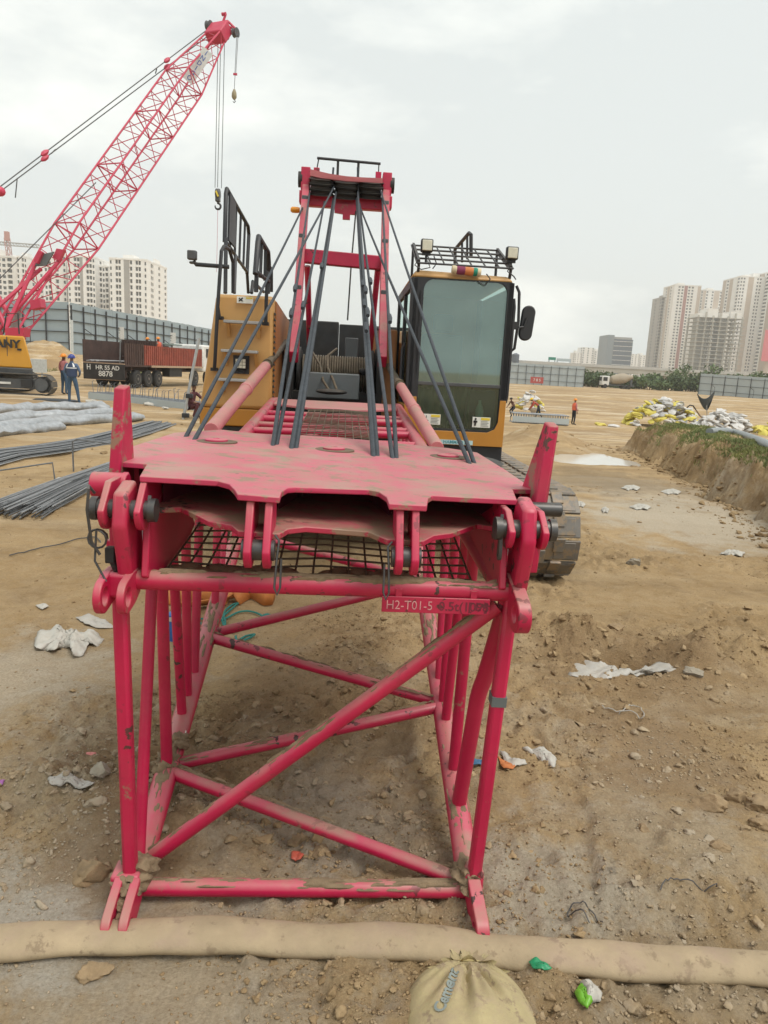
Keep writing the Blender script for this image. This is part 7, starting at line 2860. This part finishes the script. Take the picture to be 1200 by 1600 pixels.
crumple('wrapper', 'orange food wrapper on the soil right of the pink lattice', 'wrapper', [(776, 1198), (790, 1202), (804, 1210), (800, 1216), (784, 1212)], ORC, .02, 5)
crumple('wrapper', 'blue plastic strip on the soil behind the right post', 'wrapper', [(727, 1199), (742, 1200), (756, 1203), (770, 1206), (768, 1212), (748, 1208), (728, 1205)], flat('blue_plastic', (.06, .17, .30), .5), .012, 6)
crumple('wrapper', 'small red and green wrapper between the lattice feet', 'wrapper', [(456, 1348), (468, 1346), (474, 1352), (468, 1360), (455, 1357)], flat('red_wrapper', (.50, .10, .06), .5), .012, 7)
crumple('wrapper', 'pink paper scrap on the soil left of the pink lattice', 'wrapper', [(135, 1194), (143, 1190), (151, 1195), (146, 1201), (138, 1200)], flat('pink_scrap', (.60, .20, .18), .6), .012, 8)
crumple('wrapper', 'tiny magenta wrapper at the left picture edge', 'wrapper', [(-4, 1242), (3, 1239), (9, 1243), (5, 1250), (-3, 1249)], flat('magenta_scrap', (.35, .12, .35), .6), .012, 9)
crumple('wrapper', 'green wrapper lying just right of the yellow sack', 'wrapper', [(824, 1530), (834, 1527), (850, 1537), (858, 1543), (846, 1547), (830, 1540)], flat('green_wrapper', (.02, .26, .11), .4), .02, 10)
cw_ = crumple('wrapper', 'white and lime green wrapper on the ground at bottom right', 'wrapper', [(905, 1556), (918, 1548), (932, 1552), (938, 1566), (934, 1582), (920, 1590), (912, 1594), (914, 1574)], PLW, .04, 11)
l_ = crumple('lime_half', None, None, [(896, 1572), (906, 1558), (912, 1566), (914, 1580), (922, 1590), (914, 1600), (904, 1590)], flat('lime_plastic', (.16, .42, .03), .4), .03, 12)
l_.parent = cw_
crumple('plastic_scrap', 'small white scrap left of the sack at the hose', 'plastic scrap', [(684, 1496), (694, 1491), (700, 1496), (690, 1502)], PLW, .03, 13)
crumple('plastic_scrap', 'pale crumpled paper behind the white sack at left', 'plastic scrap', [(118, 968), (140, 962), (165, 972), (180, 984), (160, 986), (135, 978)], PLG, .02, 14)
crumple('plastic_scrap', 'little white scrap above the white sack at left', 'plastic scrap', [(56, 950), (68, 947), (76, 952), (66, 957)], PLW, .02, 15)
crumple('plastic_scrap', 'white torn sheet pieces on the lower left soil', 'plastic scrap', [(78, 1265), (105, 1262), (130, 1268), (150, 1278), (128, 1280), (100, 1274), (80, 1276)], PLG, .03, 16)
for i, (x, y, w_, lab) in enumerate(((985, 765, 30, 'white plastic scrap on the ground right of the track, farthest'), (1048, 770, 32, 'grey white plastic scrap right of two, near the bank'), (1000, 795, 34, 'white plastic scraps on the sand midway to the bank'), (905, 792, 18, 'white plastic scrap beside the crawler track'), (1145, 862, 40, 'pale plastic strip on the sand at the right edge'), (945, 800, 12, 'tiny white scrap on the sand near the track'))):
    crumple('plastic_scrap', lab, 'plastic scrap', [(x - w_ / 2, y), (x - w_ / 4, y - 4), (x + w_ / 6, y - 5), (x + w_ / 2, y - 1), (x + w_ / 3, y + 4), (x + w_ / 12, y + 2), (x - w_ / 6, y + 4), (x - w_ / 3, y + 1)], PLW, .045, 20 + i)
# loose wires
WIRE = flat('dull_wire', (.09, .085, .08), .6)
def wire(label, pts, r_, cat='wire', mat=WIRE, lift=.01):
    P = [gnd(x, y) for x, y in pts]
    S = []
    for i in range(len(P) - 1):
        p0, p1, p2, p3 = P[max(i - 1, 0)], P[i], P[i + 1], P[min(i + 2, len(P) - 1)]
        for k in range(5):
            t = k / 5
            q_ = .5 * ((2 * p1) + (p2 - p0) * t + (2 * p0 - 5 * p1 + 4 * p2 - p3) * t * t + (3 * p1 - p0 - 3 * p2 + p3) * t ** 3)
            S.append(V(q_.x, q_.y, zs(q_.x, q_.y) + r_ + lift))
    S.append(P[-1] + V(0, 0, r_))
    mb = MB()
    mb.path(S, r_, 6)
    return tag(mb.build(cat, mat), label, cat)
wire('thin looped wire on the cement stain just behind the hose at right', [(918, 1468), (900, 1448), (887, 1438), (890, 1426), (905, 1425), (925, 1434), (942, 1452)], .0026)
wire('thin curved wire on the sand at lower right', [(1028, 1416), (1036, 1405), (1060, 1395), (1092, 1402), (1120, 1404)], .0026)
wire('long dark wire on the sand running to the left lugs', [(15, 872), (55, 862), (90, 856), (115, 850), (145, 846), (158, 852)], .006)
wire('tangle of pale string on the soil right of the lattice', [(940, 1112), (968, 1120), (985, 1110), (1000, 1116), (1004, 1132), (985, 1124), (965, 1122)], .003, 'string', PLG)
TEAL = flat('teal_rope', (.03, .20, .17), .8)
wire('tangled teal rope on the ground inside the pink lattice', [(345, 1000), (352, 975), (350, 960), (362, 948), (372, 944), (360, 955), (348, 966), (352, 980), (364, 990), (385, 975), (405, 968), (418, 976), (415, 966), (395, 957), (372, 958), (345, 970), (310, 968), (325, 985), (310, 985)], .008, 'rope', TEAL)
wire('short teal rope end below the tangle in the lattice', [(345, 1002), (352, 1008), (370, 1008), (384, 999), (398, 996), (388, 1003), (372, 1009), (368, 996)], .008, 'rope', TEAL)
mb = MB()
kp = gnd(417, 972)
mb.ball(V(kp.x, kp.y, .03), (.05, .05, .035), 8, 6)
tag(mb.build('rope_knot', TEAL), 'teal knot of rope on the soil beside the rope tangle', 'rope')
# orange lifting sling: flat band standing on edge and folded over
SLING = paint('orange_webbing', (.52, .185, .045), .8, 0, .15, .35, scale=4)
def strap_(label, pts, w_):
    P = [(gnd(x, y), lean) for x, y, lean in pts]
    S = []
    for i in range(len(P) - 1):
        for k in range(6):
            t = k / 6
            S.append((P[i][0].lerp(P[i + 1][0], t), P[i][1] + (P[i + 1][1] - P[i][1]) * t))
    S.append(P[-1])
    mb = MB()
    vs, fs = [], []
    for i, (p, ln) in enumerate(S):
        d = (S[min(i + 1, len(S) - 1)][0] - S[max(i - 1, 0)][0]).normalized()
        s_ = V(-d.y, d.x, 0)
        up_ = s_ * math.sin(ln) + V(0, 0, math.cos(ln))
        z = zs(p.x, p.y) + .008
        b = V(p.x, p.y, z)
        vs += [b, b + up_ * w_]
    for i in range(len(S) - 1):
        fs.append((2 * i, 2 * i + 1, 2 * i + 3, 2 * i + 2))
    mb.add(vs, fs)
    o = mb.build('lifting_sling', SLING)
    m_ = o.modifiers.new('thick', 'SOLIDIFY')
    m_.thickness = .012
    return tag(o, label, 'sling')
strap_('folded orange lifting sling on the ground behind the lattice, right loop', [(352, 948, .9), (358, 935, .7), (370, 930, .5), (395, 936, .3), (412, 944, .1), (424, 943, .0), (427, 936, -.2), (415, 932, -.3), (395, 934, -.4), (375, 944, -.7)], .13)
strap_('orange lifting sling band on the ground behind the left lattice bars', [(262, 946, .9), (290, 942, .7), (318, 936, .8), (345, 938, .8), (338, 946, 1.0), (300, 950, 1.0), (270, 950, 1.0)], .15)
bb = gnd(272, 1000)
mb = MB()
mb.lathe(V(bb.x, bb.y, 0), (0, 0, 1), [(0, .045), (.15, .05), (.19, .05), (.20, .03)], 18)
bo = tag(mb.build('paint_can', flat('blue_can', (.03, .12, .36), .4), bevel=.003), 'blue can standing behind the left bars of the pink lattice', 'can')
mb = MB()
mb.lathe(V(bb.x, bb.y, .15), (0, 0, 1), [(0, .052), (.03, .052)], 18)
mb.build('can_rim', PLW, bo)
# individual stones
def stone(label, px, py, r_, seed, mat):
    g = np.random.default_rng(seed)
    p = gnd(px, py)
    v = IV4.copy()
    for k in range(7):
        d = g.normal(0, 1, 3)
        d /= np.linalg.norm(d)
        o_ = v @ d - g.uniform(.45, .8)
        v = v - d[None] * np.maximum(o_, 0)[:, None]
    v = rough(v, .32, seed * 1.3, 2.6)
    v = v * np.array([1.25, 1.0, .75]) * r_ + np.array([p.x, p.y, zs(p.x, p.y) + r_ * .12])
    mb = MB()
    mb.add([tuple(q) for q in v], [tuple(f) for f in IF4])
    o = mb.build('stone', mat, sharp=50)
    return tag(o, label, 'stone')
GST = paint('grey_stone', (.34, .30, .235), .95, 0, .3, .3, scale=5, bump=1.0)
TST = paint('tan_stone', (.31, .215, .118), .95, 0, .35, .35, scale=5, bump=1.0)
for i, (x, y, r_, m_, lab) in enumerate([(565, 1122, .055, TST, 'large tan clod under the pink diagonal, left of a pair'), (598, 1120, .05, TST, 'large tan clod under the pink diagonal, right of a pair'), (1082, 1064, .055, GST, 'pale grey stone by the plastic strip in the soil hole'),
        (992, 885, .07, GST, 'grey stone on the open sand right of the crawler track'), (1106, 1270, .06, TST, 'upright tan stone on the right hand rubble'), (1148, 1255, .055, TST, 'flat brown stone in the right hand rubble pile'), (1190, 1270, .06, TST, 'large tan stone at the right picture edge'),
        (1004, 1310, .03, TST, 'single round clod on the smooth sand at right'), (1188, 1300, .05, TST, 'tan stone below the large one at the right edge'), (1120, 1340, .04, TST, 'brown clod low on the right, on pale sand'), (150, 1372, .07, TST, 'big tan clod left of the front left lattice foot'),
        (470, 1315, .045, TST, 'tan clod behind the bottom pink tube'), (500, 1345, .035, TST, 'tan clod next to the red and green wrapper'), (160, 1265, .04, GST, 'whitish stone left of the pink lattice'), (235, 1090, .04, TST, 'flat pale clod on the soil left of the lattice bars'), (65, 1236, .055, TST, 'reddish brown clod at far left on the soil'),
        (150, 1522, .045, TST, 'broken tan clod in front of the hose, left'), (962, 990, .07, TST, 'dark clod at the rim of the soil hole'), (985, 1030, .085, TST, 'dark lump sitting in the soil hole')]):
    stone(lab, x, y, r_, 60 + i, m_)
# pump pipe, dark sheet and grey hose on the embankment
pb = hit(1072, 661)
mb = MB()
d0 = pb.y
mb.path([pb, at(1073, 645, d0), at(1074, 640, d0)], .085, 10)
pp_ = tag(mb.build('riser_pipe', SHEETP), 'short grey riser pipe with a black elbow behind the embankment', 'pipe')
mb = MB()
mb.path([at(x, y, d0) for x, y in ((1074, 641), (1074, 636), (1078, 633), (1083, 634), (1087, 640))], .05, 8)
mb.build('elbow', BLK2, pp_)
mb = MB()
mb.path([at(1087, 640, d0), at(1094, 650, d0 - .2), at(1104, 658, d0 - .4), at(1116, 664, d0 - .6), at(1132, 668, d0 - .8)], .045, 8)
mb.build('brown_hose', flat('brown_hose', (.16, .10, .055), .7), pp_)
q0 = hit(1106, 664)
mb = MB()
dq = q0.y - .2
Pq = [[(1088, 612), (1094, 622), (1104, 624), (1112, 616), (1118, 607)], [(1091, 620), (1097, 628), (1104, 631), (1111, 626), (1115, 618)], [(1094, 628), (1099, 634), (1104, 637), (1108, 634), (1112, 628)], [(1099, 637), (1102, 640), (1104, 642), (1106, 640), (1108, 637)]]
vs, fs = [], []
for i, row in enumerate(Pq):
    for j, (x, y) in enumerate(row):
        vs.append(at(x, y, dq + .18 * math.sin(j * 1.9 + i) + .05 * i))
for i in range(3):
    for j in range(4):
        a = i * 5 + j
        fs.append((a, a + 1, a + 6, a + 5))
mb.add(vs, fs)
ds = mb.build('dark_sheet', flat('dark_plastic_sheet', (.035, .045, .05), .45), sub=2)
sm = ds.modifiers.new('thick', 'SOLIDIFY')
sm.thickness = .03
tag(ds, 'dark plastic sheet draped over a stake behind the embankment', 'sheet')
mb = MB()
mb.tube(q0 - V(0, 0, .1), at(1104, 632, dq), .03, 6)
tag(mb.build('stake', flat('grey_stake', (.3, .3, .29), .7)), 'grey stake holding up the dark plastic sheet', 'stake')
gh = []
for (x, y) in ((1108, 679), (1130, 677), (1152, 681), (1172, 688), (1190, 697), (1210, 708), (1235, 722)):
    p = hit(x, y)
    gh.append(p + V(0, 0, .07))
mb = MB()
sm_ = []
for i in range(len(gh) - 1):
    for k in range(4):
        sm_.append(gh[i].lerp(gh[i + 1], k / 4))
for _ in range(3):
    sm_ = [sm_[0]] + [(sm_[i - 1] + sm_[i] * 2 + sm_[i + 1]) / 4 for i in range(1, len(sm_) - 1)] + [sm_[-1]]
mb.path(sm_, .085, 12)
tag(mb.build('hose', flat('grey_hose', (.24, .26, .26), .45)), 'thick grey hose lying along the top of the grassy embankment', 'hose')
hq = hit(1140, 668)
mb = MB()
mb.path([hq, hq + V(.02, 0, .25), hq + V(-.08, 0, .38), hq + V(-.12, 0, .30)], .05, 7)
tag(mb.build('valve', BLK2), 'small black bent valve pipe on the embankment near the grey hose', 'pipe')
wb = hit(1108, 678)
crumple('plastic_scrap', 'white plastic heap on the embankment beside the end of the grey hose', 'plastic scrap', [(1094, 700), (1100, 690), (1112, 688), (1124, 694), (1118, 702), (1104, 704)], PLW, .02, 31).location = (wb - gnd(1108, 696)) + V(0, 0, .02)
# small weeds on the bank
pts = []
for (x, y, n_) in ((1165, 672, 60), (1150, 676, 40), (1180, 676, 50)):
    p = hit(x, y)
    for i in range(n_):
        pts.append((p.x + rnd.gauss(0, .18), p.y + rnd.gauss(0, .2), p.z))
grass('weeds', pts, .12, .32, GRASS, 9, .02)
# litter on the left
for (x, y, w_, lab) in ((144, 630, 20, 'white bundle lying beside the blue helmeted worker'), (232, 634, 16, 'white litter below the lorry wheels'), (95, 756, 18, 'pale scrap between the two rebar bundles'), (258, 640, 10, 'small pale scrap right of the pink arm')):
    p = hit(x, y)
    mb = MB()
    v = IV * np.array([w_ * p.y / FPX / 2, w_ * p.y / FPX / 3, w_ * p.y / FPX / 5])
    v = v * (1 + np.random.default_rng(int(x)).uniform(-.3, .3, (len(v), 1))) + np.array([p.x, p.y, p.z + .06])
    mb.add([tuple(q) for q in v], [tuple(f) for f in IF])
    tag(mb.build('litter', PLW, sharp=30), lab, 'litter')
p = hit(108, 627)
mb = MB()
mb.add([tuple(q) for q in (IV * np.array([.9, .5, .06]) + np.array([p.x - .5, p.y, p.z + .02]))], [tuple(f) for f in IF])
tag(mb.build('dark_mat', flat('dark_mat', (.05, .055, .06), .9)), 'dark flat mat on the sand at the workers feet', 'mat')

# ------------------------------------------------------------------ haze
hz = bpy.data.materials.new('haze')
hz.use_nodes = True
t = hz.node_tree
t.nodes.remove(t.nodes['Principled BSDF'])
pv = t.nodes.new('ShaderNodeVolumePrincipled')
pv.inputs['Color'].default_value = (.93, .95, .95, 1)
pv.inputs['Density'].default_value = .00044
pv.inputs['Anisotropy'].default_value = .2
t.links.new(pv.outputs[0], t.nodes['Material Output'].inputs['Volume'])
mb = MB()
mb.bx(-520, 620, -30, 1000, -4, 125)
hzo = tag(mb.build('haze', hz, smooth=False), kind='stuff')
